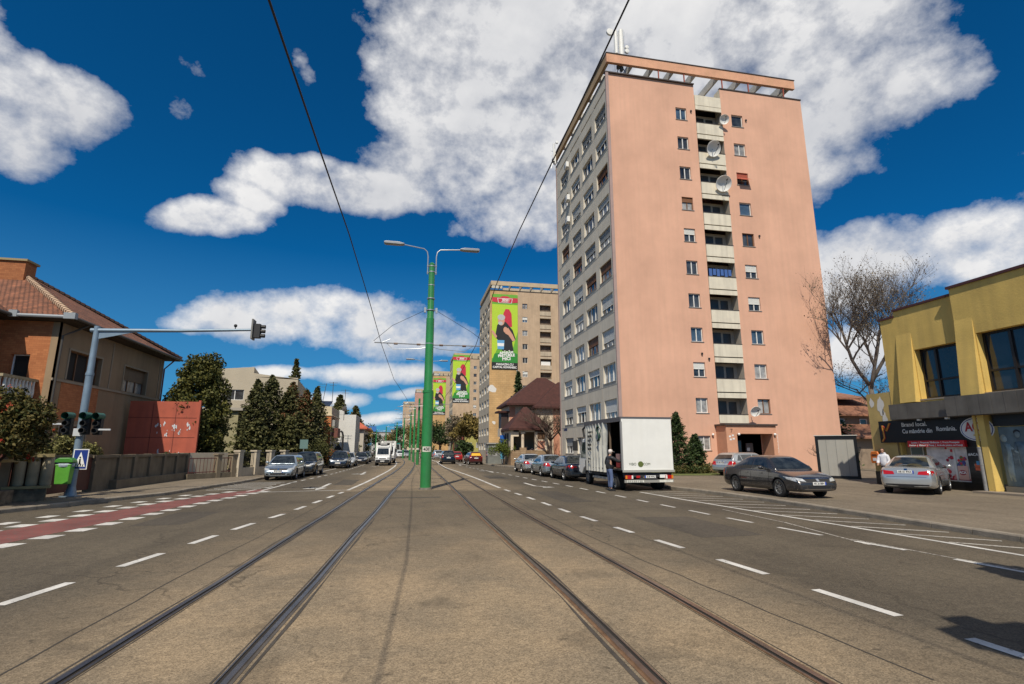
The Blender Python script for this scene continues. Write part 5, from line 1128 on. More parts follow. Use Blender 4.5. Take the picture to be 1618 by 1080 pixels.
# garden wall with columns along the left pavement
M_wcon = mat('old_wall_concrete', (.16, .13, .09), .95, 0, .25, 1.2, .4, 20, streak=.35); M_wpan = mat('maroon_gate_sheet', (.10, .035, .025), .7, 0, .25, 1.5)
gw = thing('garden_wall', 'dark concrete garden wall with posts and ledges in front of the brick house', 'wall', (-12.75, 21.2, .125), PI / 2 )
# local x = +Y direction, -y faces +X (road)
m = MB(); m.box(4.2, 14.4, .0, .16, 0, 1.35); m.box(4.0, 14.6, -.08, .22, 1.35, 1.47)
m.box(5.6, 14.5, -.3, .0, 0, .38)
for x in (4.1, 6.0, 7.4, 9.0, 10.6, 12.2, 13.7): m.box(x, x + .28, -.10, .24, .0, 1.46 + .003 * x)
m.build('wall', M_wcon, gw); m = MB(); m.box(1.0, 4.1, .02, .08, .1, 1.38); m.box(.9, 4.1, .0, .12, 1.38, 1.5, 1); m.build('gate', [M_wpan, M_wcon], gw)
mt = MB(); 
for z in (1.02, 1.24): mt.box(1.35, 1.6, -.02, .02, z, z + .18)
mt.build('meter_plate', mat('meter_grey', (.45, .44, .40), .6), gw); mt = MB(); mt.box(1.7, 1.85, -.02, .02, 1.2, 1.36); mt.build('number_plate', mat('number_blue', (.02, .08, .35), .5), gw)
cf = thing('stone_fence', 'fence of round concrete columns on a rubble stone base under the red flowered bush', 'fence', (-12.95, 20.9, .125), R(27))
MB2 = RZ(R(-115)); m = MB(); m.box(0, 1.02, -.15, .35, 0, .42); m.box(.3, 8, -.0, .4, 0, .41, 0, MB2); m.build('stone_base', mat('rubble_base', (.17, .13, .085), .95, 0, .55, 4.5, .8, 6), cf)
m = MB(); m.box(-.1, 1.12, -.28, .45, .42, .50); m.box(-.1, 1.1, -.12, .3, 1.45, 1.56); m.box(.3, 8, 0, .4, 1.3, 1.4, 0, MB2); m.build('ledge', mat('mossy_ledge', (.27, .22, .11), .95, 0, .2, 3), cf)
m = MB(); m.box(.03, 1.08, .32, .36, .5, 1.45); m.box(-3.5, .03, .6, .64, .1, 1.9); m.build('backing_panel', M_wpan, cf)
for x in (.24, .60, .95):
    m = MB(); m.lathe([(.14, .5), (.165, .55), (.165, 1.3), (.13, 1.45)], 16, 0, T(x, .1, 0)); m.build('column', mat('column_concrete', (.27, .24, .17), .95, 0, .25, 2), cf, smooth=40)
m = MB(); m.box(-.22, .02, -.2, .3, 0, 1.66); m.build('corner_post', M_wcon, cf)
# red sheet-metal wall
rw = thing('red_panel_wall', 'tall red painted sheet wall with peeling white scraps beside the brick house', 'wall', (-16.7, 36.2, .125), 0)
m = MB(); m.box(0, 3.9, 0, .08, 1.2, 4.62, 0); m.box(0, 3.9, .001, .06, 0, 1.2, 0); 
for z in (2.4, 3.6): m.box(0, 3.9, -.012, 0, z, z + .03, 1)
for x in (1.3, 2.6): m.box(x, x + .03, -.012, 0, .1, 4.5, 1)
m.box(3.84, 3.98, -.06, .12, 0, 4.7, 0); m.build('panel', [mat('faded_red_paint', (.39, .088, .05), .75, 0, .16, 1.1, streak=.3, dirt=(.20, .05, .04)), mat('panel_seam_red', (.14, .03, .02), .8)], rw)
m = MB(); rr = random.Random(4)
for i in range(26):
    x = rr.uniform(1.5, 3.5); z = rr.choice([rr.uniform(1.4, 1.9), rr.uniform(2.5, 3.3), rr.uniform(2.6, 3.2)]); s_ = rr.uniform(.03, .13); n_ = 7
    m.add([(x + s_ * .6 * math.cos(2 * PI * k / n_) * rr.uniform(.3, 1.2), -.016, z + s_ * 1.3 * math.sin(2 * PI * k / n_) * rr.uniform(.4, 1.2)) for k in range(n_)], [tuple(range(n_))])
m.build('paper_scrap', mat('paper_scrap', (.55, .57, .60), .8), rw, recalc=False)
# railings and low walls further along
M_cream = mat('cream_wall', (.50, .43, .33), .9, 0, .12, 1.5, streak=.2)
def railing(mb, x0, x1, y, z0, z1, step=.13, mi=0):
    mb.box(x0, x1, y - .02, y + .02, z1 - .05, z1, mi); mb.box(x0, x1, y - .02, y + .02, z0 + .05, z0 + .1, mi); n = int((x1 - x0) / step)
    for i in range(n + 1): mb.box(x0 + i * step - .009, x0 + i * step + .009, y - .009, y + .009, z0, z1 + .02, mi)
fc = thing('railing_fence', 'low railing with concrete posts and a cream wall behind it, right of the red wall', 'fence', (-12.3, 34.1, .125), R(59))
m = MB(); m.box(0, 3.5, .9, 1.05, 0, 1.5, 0); m.build('back_wall', M_cream, fc); m = MB(); m.box(0, 3.3, -.05, .15, 0, .3); m.build('plinth', M_wcon, fc)
m = MB(); railing(m, .1, 3.2, .05, .3, 1.2, .24); m.build('railing', mat('rusty_maroon_rail', (.13, .04, .035), .7), fc)
for x in (1.9, 3.0): m = MB(); m.box(x, x + .3, -.08, .25, 0, 1.35); m.box(x - .06, x + .36, -.14, .31, 1.35, 1.45); m.build('post', mat('brown_post', (.20, .16, .11), .9), fc)
fd = thing('ornamental_fence', 'cream fence with square pillars and black iron panels before the spruces', 'fence', (-10.45, 36.9, .125), R(72))
m = MB(); m.box(0, 5.6, .0, .2, 0, .55); m.box(5.75, 7.6, .0, .2, 0, 1.45, 0); m.build('plinth', M_cream, fd)
for i in range(4): m = MB(); x = i * 1.78; m.box(x, x + .42, -.08, .3, 0, 1.55); m.box(x - .05, x + .47, -.13, .35, 1.55, 1.65); m.build('pillar', M_cream, fd)
m = MB()
for i in range(3): railing(m, i * 1.78 + .42, i * 1.78 + 1.78, .1, .55, 1.5, .15)
m.build('iron_panel', M_black, fd)
# modern beige house behind the spruces
bg_ = thing('modern_house', 'beige flat roofed modern house rising behind the spruces', 'house', (-20.8, 60, 0), 0)
M_bei = mat('beige_render', (.44, .38, .29), .9, 0, .08, .5, .2, 20)
m = MB(); hh = [(1.9, 3.7, 6.9, 8.0), (5.2, 6.6, 6.9, 8.0)]
wall_holes(m, 9.0, 0, 9.4, hh, .2, T(0, 0, 0)); m.add([(-.0, 0, 9.4), (4.5, 0, 9.4), (4.5, 0, 10.45), (0, 0, 10.1)], [(0, 1, 2, 3)]); m.add([(4.5, 0, 9.4), (9, 0, 9.2), (9, 0, 9.25), (4.5, 0, 9.8)], [(0, 1, 2, 3)])
m.add([(4.5, 0, 9.4), (4.5, 7, 8.6), (4.5, 7, 9.0), (4.5, 0, 10.45)], [(0, 1, 2, 3)]); m.quad((9, 0, 0), (9, 8, 0), (9, 8, 8.4), (9, 0, 9.25)); m.quad((0, 0, 10.1), (4.5, 0, 10.45), (4.5, 7, 9), (0, 7, 9)); m.quad((4.5, 0, 9.8), (9, 0, 9.25), (9, 8, 8.4), (4.5, 8, 8.6)); m.box(0, .1, 0, 8, 0, 9)
m.build('wall', M_bei, bg_, recalc=False)
for a, b, c, d in hh: window(bg_, T((a + b) / 2, .15, c), b - a, d - c, 2, M_frame, M_glass, 0, None, None)
m = MB(); m.box(.2, 6.0, -9, -5, 0, 5.2, 0); m.box(-.2, 6.4, -9.3, -4.6, 5.2, 5.45, 1); m.build('side_wing', [mat('olive_wing', (.30, .27, .16), .9, 0, .1, 1), mat('wing_roof', (.36, .33, .28), .8)], bg_)
# row of houses on the left side of the street
rh = thing('row_house', 'cream flat roofed row house with an orange brick corner and solar panels', 'house', (-12.5, 63, 0), 0)
M_cr = mat('cream_facade', (.62, .53, .37), .9, 0, .08, 1)
m = MB(); wall_holes(m, 4.0, 0, 6.6, [(2.3, 3.1, 2.9, 4.6)], .15, Matrix.Identity(4)); m.box(4.0, 4.02, 0, 7, 0, 6.5, 2); m.box(0, 4.1, -.15, 7.1, 5.55, 5.68, 0); m.box(0, 4.0, .01, 7, 6.5, 6.55); m.build('wall', [M_cr, M_brk, mat('row_house_side', (.36, .31, .25), .9)], rh)
m = MB(); m.box(3.25, 4.02, -.06, -.001, 0, 5.5); m.build('brick_corner', mat('orange_corner', (.50, .17, .06), .9, 0, .1, 3), rh)
m = MB(); m.box(4.02, 4.7, .8, 3.2, 3.1, 4.2, 0); m.box(4.0, 4.04, .9, 3.0, 4.2, 5.2, 1); m.add([(4.02, .6, 5.4), (4.02, 3.4, 5.4), (4.9, 3.4, 5.0), (4.9, .6, 5.0)], [(0, 1, 2, 3)], 2); m.box(4.0, 4.04, 4.2, 5.5, 0.2, 2.4, 1); m.build('balcony', [mat('maroon_balcony', (.16, .06, .045), .8), M_glass, mat('red_awning', (.42, .09, .05), .7)], rh)
window(rh, T(2.7, .12, 2.9), .8, 1.7, 1, M_bframe, M_glass)
m = MB(); m.add([(.3, 1, 6.62), (3.6, 1, 6.62), (3.6, 3.5, 7.5), (.3, 3.5, 7.5)], [(0, 1, 2, 3)]); m.box(.3, 3.6, .98, 1, 6.55, 6.62); m.box(.3, .36, 1, 3.5, 6.55, 6.6); m.build('solar_panel', mat('solar_panel', (.02, .025, .04), .25), rh, recalc=False)
m = MB(); m.box(-.8, 1.5, -2.5, 0, 0, 4.2, 0); m.add([(-1, -2.8, 4.6), (1.7, -2.8, 4.2), (1.7, .1, 4.2), (-1, .1, 4.9)], [(0, 1, 2, 3)], 1); m.box(.7, 1.3, -2.52, -2.5, 2.5, 3.8, 2); m.box(-.4, .2, -2.52, -2.5, 2.5, 3.8, 2); m.build('front_wing', [mat('grey_wing', (.38, .34, .30), .9), M_dk, M_glass2], rh)
m = MB(); m.add([(-5.5, 4, 6.8), (-.5, 4, 6.8), (-2.5, 7, 8.2), (-4, 7, 8.2)], [(0, 1, 2, 3)]); m.build('rear_roof', M_rt, rh, recalc=False)
M_mastd = mat('aerial_dark_metal', (.07, .06, .055), .7)
for i, (x, z, h_) in enumerate(((-10.5, 6.6, 3.2), (-9.2, 6.6, 3.4), (-7.7, 5.8, 3.3))):
    a = thing('television_aerial', ['thin bent television aerial on the cream row house roof', 'upright television aerial with a top bar above the solar panels', 'television aerial with a small dish between cream and white houses'][i], 'aerial', (x, 68, z), 0, 'television aerials')
    m = MB(); m.tube([(0, 0, -.5), (.0 if i else .5, 0, h_)], .035, 6); 
    for k in range(2): m.tube([(-.5 + .1 * k, 0, h_ - .1 - .35 * k), (.5 - .1 * k, 0, h_ - .1 - .35 * k)], .018, 5)
    if i == 2: m.lathe([(.001, -.05), (.3, 0), (.001, .06)], 14, 0, T(0, -.1, .9), axis='y')
    m.build('mast', M_mastd, a)
wb_ = thing('white_house', 'plain white rendered house with a windowless gable wall', 'house', (-8.9, 73, 0), 0)
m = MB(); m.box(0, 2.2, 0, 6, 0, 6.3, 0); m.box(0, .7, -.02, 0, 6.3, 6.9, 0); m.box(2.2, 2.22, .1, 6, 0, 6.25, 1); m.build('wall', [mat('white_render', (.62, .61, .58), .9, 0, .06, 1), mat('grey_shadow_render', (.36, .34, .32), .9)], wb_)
rr_ = thing('red_roof_house', 'grey house with a red tiled hipped roof beyond the white house', 'house', (-10.6, 86, 0), 0)
m = MB(); m.box(0, 4.0, 0, 9, 0, 5.0, 0); m.build('wall', mat('grey_cream_render', (.46, .42, .36), .9), rr_); m = MB(); hip(m, -.5, 4.5, -.5, 9.5, 5.1, ((1.8, 3), (1.8, 6), 7.0)); m.build('roof', mat('fresh_red_tiles', (.45, .11, .06), .8, 0, .2, 4), rr_)
m = MB(); m.box(4.0, 4.03, 1, 2, 2.8, 4.2); m.box(4.0, 4.03, 3, 4, 2.8, 4.2); m.box(4.0, 4.03, 1, 2, .5, 1.9); m.box(2.6, 3.4, -.03, 0, 3.0, 4.3); m.build('window', M_glass, rr_)
# low far buildings closing the street
for i, (x, y, w_, h_, c, lab) in enumerate(((-9, 215, 14, 10, (.42, .41, .40), 'distant grey flat roofed building at the end of the street'), (-1, 250, 16, 12.5, (.60, .52, .36), 'distant pale yellow block at the end of the street'), (-26, 165, 12, 6.5, (.45, .38, .3), 'distant low house behind the left trees'), (-45, 230, 25, 9, (.5, .46, .4), 'distant pale building left of the avenue end'))):
    t = thing('distant_building', lab, 'building', (x - 8, y + 60, 0), 0, 'distant buildings')
    m = MB(); m.box(0, w_, 0, 12, 0, h_); m.build('wall', mat('distant_wall_%s' % 'abcd'[i], c, .9, 0, .1, .3), t)
    m = MB()
    for a in range(int(w_ / 2.4)):
        for k in range(int(h_ / 3)): m.box(.8 + a * 2.4, 2.0 + a * 2.4, -.05, 0, 1.2 + k * 3, 2.5 + k * 3)
    m.build('window', M_glass, t); m = MB(); m.box(-.3, w_ + .3, -.3, 12.3, h_, h_ + .3); m.build('roof', mat('far_roof', (.2, .19, .19), .9), t)
# ================================================================== vehicles
def paint_m(name, col, metal=.5, rough=.2): return mat(name, col, rough, metal, .04, 1.5, spec=.5, coat=.8)
P_anth = paint_m('anthracite_paint', (.06, .058, .06)); P_silver = paint_m('silver_paint', (.50, .52, .53), .6); P_silver2 = paint_m('blue_silver_paint', (.34, .40, .45), .6)
P_blue = paint_m('dark_blue_paint', (.03, .042, .062)); P_black = paint_m('black_paint', (.012, .014, .018), .3); P_red = paint_m('red_paint', (.32, .015, .015), .1); P_dred = paint_m('dark_red_paint', (.09, .012, .012), .2); P_wht = paint_m('white_car_paint', (.70, .71, .71), 0, .35); P_green = paint_m('dark_slate_paint', (.022, .025, .028), .3)
M_tyre = mat('tyre_rubber', (.015, .015, .016), .85); M_rim = mat('alloy_rim', (.45, .46, .47), .3, .8); M_cgl = mat('car_glass', (.022, .026, .027), .03, 0, .9, 3.5, spec=1, coords='World'); M_hl = mat('headlamp_lens', (.55, .57, .58), .08, .3, .35, 20, spec=1); M_tl = mat('tail_lamp_red', (.42, .01, .012), .15, spec=.8); M_or = mat('indicator_orange', (.65, .22, .02), .2); M_chrome = mat('chrome', (.7, .7, .7), .12, 1); M_plate = mat('plate_white', (.75, .75, .73), .5); M_pblue = mat('plate_blue', (.02, .06, .40), .5); M_cblk = mat('plate_text_black', (.01, .01, .01), .6); M_seam = mat('panel_gap', (.008, .008, .009), .8)
M_yglass = mat('yellow_rear_sticker', (.70, .38, .02), .5)
KIND = {
 # L, W, H, wheelbase, wheel r, rear overhang ; lower profile (x from rear, z) ; cabin: rear base, rear roof, front roof, cowl (x from rear), roof z
 'sedan': dict(L=4.75, W=1.82, H=1.46, wb=2.71, wr=.325, ro=1.06, top=[(0, .62), (.06, .86), (.16, .985), (.45, 1.02), (1.0, 1.03), (1.3, .99), (2.4, .965), (3.3, .96), (3.55, .945), (4.0, .87), (4.4, .78), (4.62, .68), (4.75, .52)], cab=(.75, 1.62, 2.85, 3.62), belt=.96, rh=1.45),
 'wagon': dict(L=4.78, W=1.83, H=1.5, wb=2.71, wr=.325, ro=1.08, top=[(0, .60), (.05, .80), (.14, .96), (.5, .99), (1.2, .98), (2.4, .965), (3.3, .96), (3.58, .945), (4.0, .88), (4.4, .79), (4.65, .69), (4.78, .52)], cab=(.10, .62, 2.95, 3.65), belt=.96, rh=1.48),
 'suv': dict(L=4.5, W=1.84, H=1.66, wb=2.65, wr=.35, ro=.95, top=[(0, .62), (.05, .88), (.14, 1.04), (.5, 1.07), (1.2, 1.06), (2.2, 1.05), (3.1, 1.05), (3.45, 1.04), (3.9, .99), (4.2, .92), (4.4, .80), (4.5, .55)], cab=(.10, .50, 2.75, 3.50), belt=1.03, rh=1.64),
 'hatch': dict(L=4.05, W=1.74, H=1.50, wb=2.5, wr=.30, ro=.72, top=[(0, .58), (.04, .82), (.10, .95), (.4, .98), (1.2, .96), (2.0, .95), (2.8, .95), (3.1, .935), (3.5, .87), (3.8, .78), (3.95, .66), (4.05, .50)], cab=(.08, .50, 2.35, 3.15), belt=.95, rh=1.48),
}
def interp(pl, x):
    for (a, b), (c, d) in zip(pl, pl[1:]):
        if a <= x <= c: return b + (d - b) * (x - a) / (c - a)
    return pl[-1][1] if x > pl[-1][0] else pl[0][1]
BODY = {}
def loft(mb, rings):
    n = len(rings[0]); v = [p for r_ in rings for p in r_]; f = []
    for i in range(len(rings) - 1):
        for k in range(n): f.append((i * n + k, i * n + (k + 1) % n, (i + 1) * n + (k + 1) % n, (i + 1) * n + k))
    f.append(tuple(range(n - 1, -1, -1))); f.append(tuple((len(rings) - 1) * n + k for k in range(n))); mb.add(v, f)
def body_mesh(kind):
    if kind in BODY: return BODY[kind]
    K = KIND[kind]; L, W, x0 = K['L'], K['W'], -K['L'] / 2
    hw = lambda x: (W / 2) * (1 - .17 * max(0, 1 - x / .55) ** 2.2 - .20 * max(0, 1 - (L - x) / .8) ** 2.2)
    xs = sorted({a for a, b in K['top']} | {.03, .25, .7, L - .03, L - .2, 2.0}); rings = []
    for x in xs:
        zt = interp(K['top'], x); w_ = hw(x); zb = .20 + .10 * max(0, 1 - x / .35) + .06 * max(0, 1 - (L - x) / .4)
        if x in (xs[0], xs[-1]): w_ *= .93
        half = [(w_ * .80, zb), (w_ * .95, zb + .05), (w_ * .985, zb + .16), (w_, .50), (w_ * 1.0, min(.66, zt - .08)), (w_ * .975, min(.84, zt - .045)), (w_ * .93, zt - .012), (w_ * .80, zt + .008), (w_ * .4, zt + .028)]
        half = [(a, max(b, zb)) for a, b in half]
        r_ = [(x + x0, a, b) for a, b in half] + [(x + x0, -a, b) for a, b in reversed(half)]
        rings.append(r_)
    mb = MB(); loft(mb, rings); lo = mb.build('body', [M_seam, M_seam])
    md = lo.modifiers.new('s', 'SUBSURF'); md.levels = md.render_levels = 2
    bpy.context.view_layer.update(); bake(lo)
    # cabin
    a, b, c, d = K['cab']; rh = K['rh']; bz = K['belt'] - .05
    cx = [a, a + (b - a) * .33, a + (b - a) * .7, b, b + .3, (b + c) / 2, c - .3, c, c + (d - c) * .35, c + (d - c) * .7, d]; rings = []
    for x in cx:
        if x <= b: t_ = (x - a) / (b - a)
        elif x >= c: t_ = (d - x) / (d - c)
        else: t_ = 1
        z = bz + .03 + (rh - bz - .03) * (t_ ** (.86 if kind == 'sedan' or x >= c else .75)); z += .025 * math.sin(PI * min(1, max(0, (x - b) / (c - b)))) if t_ == 1 else 0
        wb_ = hw(x) * .955; wr_ = wb_ + (W / 2 * .655 - wb_) * (z - bz) / (rh - bz)
        half = [(wb_, bz - .12), (wb_ * .995, bz), (wb_ + (wr_ - wb_) * .5, bz + (z - bz) * .5), (wr_ * 1.01, z - (z - bz) * .10), (wr_ * .90, z - (z - bz) * .02), (wr_ * .5, z + .015)]
        rings.append([(x + x0, p, q) for p, q in half] + [(x + x0, -p, q) for p, q in reversed(half)])
    mb = MB(); loft(mb, rings); cb = mb.build('cab', [M_seam, M_seam]); md = cb.modifiers.new('s', 'SUBSURF'); md.levels = md.render_levels = 2
    # wheel arch cutters
    cut = MB(); wr = K['wr']
    for xw in (x0 + K['ro'], x0 + K['ro'] + K['wb']):
        for s in (-1, 1):
            cut.tube([(xw, s * (W / 2 - .30), wr), (xw, s * (W / 2 + .1), wr)], wr + .055, 28, 1)
    cu = cut.build('cut', [M_seam, M_seam])
    bm_ = lo.modifiers.new('b', 'BOOLEAN'); bm_.operation = 'DIFFERENCE'; bm_.object = cu; bm_.solver = 'EXACT'
    bpy.context.view_layer.update(); bake(lo); bake(cb)
    for p in lo.data.polygons:
        c_ = p.center
        inside = any(math.hypot(c_.x - xw, c_.z - wr) < wr + .065 for xw in (x0 + K['ro'], x0 + K['ro'] + K['wb'])) and abs(c_.y) < W / 2 + .05
        p.material_index = 1 if inside else 0
    bm = bmesh.new(); bm.from_mesh(lo.data); bm.from_mesh(cb.data); me = bpy.data.meshes.new('body'); bm.to_mesh(me); bm.free()
    me.materials.append(P_black); me.materials.append(M_seam)
    me.polygons.foreach_set('use_smooth', [True] * len(me.polygons)); me.set_sharp_from_angle(angle=R(48))
    bm = bmesh.new(); bm.from_mesh(me); bv = BVHTree.FromBMesh(bm); bm.free()
    for o in (lo, cb, cu): bpy.data.objects.remove(o)
    BODY[kind] = (me, bv); return BODY[kind]
def conform(bv, axis, quad, nu=8, nv=4, off=.006, sgn=1, mi=0, mb=None):
    """a patch that hugs the body: quad corners in the plane across the axis, cast onto the body from outside"""
    mb = mb or MB(); v = []; (a, b, c, d) = [Vector(q) for q in quad]
    for j in range(nv + 1):
        for i in range(nu + 1):
            u, w_ = i / nu, j / nv; p = a.lerp(b, u).lerp(d.lerp(c, u), w_)
            o, dr = ((Vector((p.x, sgn * 3, p.y)), Vector((0, -sgn, 0))) if axis == 'y' else (Vector((sgn * 5, p.x, p.y)), Vector((-sgn, 0, 0))))
            h, n, _, _ = bv.ray_cast(o, dr)
            if h is None:
                h, n, _, _ = bv.find_nearest(Vector((p.x, sgn * .9, p.y)) if axis == 'y' else Vector((sgn * 2.3, p.x, p.y)))
            if n.dot(dr) > 0: n = -n
            v.append(h + n * off)
    f = [(j * (nu + 1) + i, j * (nu + 1) + i + 1, (j + 1) * (nu + 1) + i + 1, (j + 1) * (nu + 1) + i) for j in range(nv) for i in range(nu)]
    mb.add(v, f, mi); return mb
CARCACHE = {}
def car(kind, loc, heading, label, paint, cat='car', group=None, plate='', rear_style='a', detail=True, rearglass=None, steel_wheels=False):
    K = KIND[kind]; me, bv = body_mesh(kind); L, W = K['L'], K['W']; x0 = -L / 2
    t = thing('parked_car' if cat != 'moving' else 'car', label, 'car', loc, heading, group)
    key = (kind, paint.name, rear_style, rearglass.name if rearglass else '', steel_wheels)
    if key in CARCACHE and not plate:
        for ch in CARCACHE[key].children: copy_tree(ch, t)
        return t
    m2 = me.copy(); m2.materials[0] = paint; b = bpy.data.objects.new('body', m2); COL.objects.link(b); b.parent = t
    def part(name, mb, mats, par=t): return mb.build(name, mats, par, smooth=True, recalc=False)
    bz = K['belt']; a, rb, rf, d = K['cab']; rh = K['rh']
    X = lambda x: x0 + x
    for s in (-1, 1):
        zt = rh - .115
        if kind == 'sedan': qs = [((X(a + .62), bz + .02), (X(a + .95), bz), (X(a + .95), zt - .14), (X(a + .93), zt - .14)), ((X(a + .98), bz + .0), (X(2.12), bz), (X(2.12), zt), (X(a + 1.05), zt - .05)), ((X(2.20), bz), (X(d - .40), bz + .0), (X(rf + .04), zt - .02), (X(2.20), zt))]
        else: qs = [((X(a + .42), bz + .03), (X(1.02), bz + .01), (X(1.02), zt - .02), (X(rb + .22), zt - .05)), ((X(1.09), bz + .01), (X(K['ro'] + K['wb'] * .42), bz), (X(K['ro'] + K['wb'] * .42), zt), (X(1.09), zt - .02)), ((X(K['ro'] + K['wb'] * .42 + .08), bz), (X(d - .38), bz), (X(rf + .05), zt - .02), (X(K['ro'] + K['wb'] * .42 + .08), zt))]
        for q in qs: part('side_window', conform(bv, 'y', q, 8, 4, .006, s), M_cgl)
        if detail:
            sm = MB(); xf = K['ro'] + K['wb']; w_ = .012
            xb = 2.16 if kind == 'sedan' else K['ro'] + K['wb'] * .42 + .04
            for xx, zl in ((xb, .30), (xf - .52, .42), (K['ro'] + .42, .62)): conform(bv, 'y', ((X(xx), zl), (X(xx) + w_, zl), (X(xx) + w_, bz - .02), (X(xx), bz - .02)), 1, 6, .003, s, 0, sm)
            conform(bv, 'y', ((X(K['ro'] + .42), .29), (X(xf - .52), .29), (X(xf - .52), .305), (X(K['ro'] + .42), .305)), 8, 1, .003, s, 0, sm)
            part('door_gap', sm, M_seam)
            for xx in (xb - .28, xf - .52 - .95 * .0 - .98 + .0 if False else xb + .62 * 1.0):
                h = MB(); conform(bv, 'y', ((X(xx) - .1, .80), (X(xx) + .1, .80), (X(xx) + .1, .83), (X(xx) - .1, .83)), 3, 1, .02, s, 0, h); part('door_handle', h, paint)
            mo = MB(); mo.sphere((X(d - .62), s * (W / 2 + .10), bz + .07), .1, 10, 0, (.75, 1.15, .75)); mo.tube([(X(d - .60), s * (W / 2 - .12), bz + .0), (X(d - .62), s * (W / 2 + .06), bz + .04)], .03, 6, 1); part('door_mirror', mo, [paint, M_black])
    wsq = ((-W / 2 * .80, bz + .03), (W / 2 * .80, bz + .03), (W / 2 * .58, rh - .075), (-W / 2 * .58, rh - .075))
    part('windscreen', conform(bv, 'x', wsq, 10, 6, .006, 1), M_cgl)
    if kind == 'sedan': rg = ((-W / 2 * .72, bz + .09), (W / 2 * .72, bz + .09), (W / 2 * .57, rh - .065), (-W / 2 * .57, rh - .065))
    else: rg = ((-W / 2 * .70, bz + .10), (W / 2 * .70, bz + .10), (W / 2 * .58, rh - .13), (-W / 2 * .58, rh - .13))
    part('rear_window', conform(bv, 'x', rg, 10, 5, .006, -1), rearglass or M_cgl)
    # lamps
    fz = interp(K['top'], L - .25) - .12
    for s in (-1, 1):
        h = conform(bv, 'x', ((s * W * .26, fz - .03), (s * W * .47, fz + .02), (s * W * .485, fz + .13), (s * W * .30, fz + .07)), 6, 3, .006, 1)
        part('headlight', h, M_hl)
        if rear_style == 'a': q = ((s * W * .20, .76), (s * W * .485, .74), (s * W * .48, .92), (s * W * .22, .87))
        elif rear_style == 'b': q = ((s * W * .23, .70), (s * W * .49, .70), (s * W * .485, .93), (s * W * .30, .93))
        else: q = ((s * W * .38, .78), (s * W * .49, .78), (s * W * .46, 1.22), (s * W * .38, 1.10))
        part('tail_light', conform(bv, 'x', q, 6, 3, .007, -1), M_tl)
        sd = MB()
        if detail:
            conform(bv, 'y', ((X(.02), q[0][1] + .03), (X(.30), q[0][1] + .06), (X(.28), q[2][1] - .02), (X(.05), q[2][1])), 4, 3, .007, s, 0, sd); part('tail_light', sd, M_tl)
            sd = MB(); conform(bv, 'y', ((X(L - .55), fz + .05), (X(L - .12), fz - .03), (X(L - .20), fz + .08), (X(L - .58), fz + .13)), 4, 3, .007, s, 0, sd); part('headlight', sd, M_hl)
    g_ = MB(); conform(bv, 'x', ((-W * .24, fz - .03), (W * .24, fz - .03), (W * .28, fz + .07), (-W * .28, fz + .07)), 8, 3, .005, 1, 0, g_); conform(bv, 'x', ((-W * .22, .34), (W * .22, .34), (W * .25, .44), (-W * .25, .44)), 6, 2, .005, 1, 0, g_)
    conform(bv, 'x', ((-W * .44, .33), (-W * .28, .33), (-W * .28, .42), (-W * .44, .42)), 4, 2, .005, 1, 0, g_); conform(bv, 'x', ((W * .28, .33), (W * .44, .33), (W * .44, .42), (W * .28, .42)), 4, 2, .005, 1, 0, g_); part('grille', g_, M_black)
    cr = MB(); conform(bv, 'x', ((-W * .28, fz + .07), (W * .28, fz + .07), (W * .285, fz + .085), (-W * .285, fz + .085)), 8, 1, .012, 1, 0, cr); conform(bv, 'x', ((-.05, fz - .025), (.05, fz - .025), (.05, fz + .06), (-.05, fz + .06)), 4, 3, .016, 1, 0, cr); conform(bv, 'x', ((-.05, .90), (.05, .90), (.05, .97), (-.05, .97)), 2, 2, .014, -1, 0, cr)
    conform(bv, 'x', ((-W * .42, .325), (W * .42, .325), (W * .42, .338), (-W * .42, .338)), 8, 1, .014, 1, 0, cr); part('chrome_trim', cr, M_chrome)
    bp = MB(); conform(bv, 'x', ((-W * .36, .30), (W * .36, .30), (W * .38, .40), (-W * .38, .40)), 8, 2, .005, -1, 0, bp); conform(bv, 'x', ((-W * .46, .665), (W * .46, .665), (W * .46, .677), (-W * .46, .677)), 8, 1, .003, -1, 0, bp); part('bumper_insert', bp, M_black)
    for sg, z_ in ((1, .47), (-1, .80 if rear_style != 'c' else .72)):
        h, n, _, _ = bv.ray_cast(Vector((sg * 5, 0, z_ + .05)), Vector((-sg, 0, 0)))
        pl = MB(); xx = h.x + sg * .018; pl.box(min(xx, xx + sg * .012), max(xx, xx + sg * .012), -.26, .26, z_, z_ + .11, 0); 
        yb = -.26 if sg < 0 else .26
        pl.box(min(xx, xx + sg * .015), max(xx, xx + sg * .015), min(yb, yb - math.copysign(.045, yb)), max(yb, yb - math.copysign(.045, yb)), z_ + .001, z_ + .109, 1)
        po_ = pl.build('licence_plate', [M_plate, M_pblue], t)
        if plate and detail: text(plate, .10, M_cblk, po_, (xx + sg * .014, .02 * -sg, z_ + .055), (PI / 2, 0, PI / 2 * sg), sx=.88, bold=.002, ext=.002)
    # wheels
    wr = K['wr']
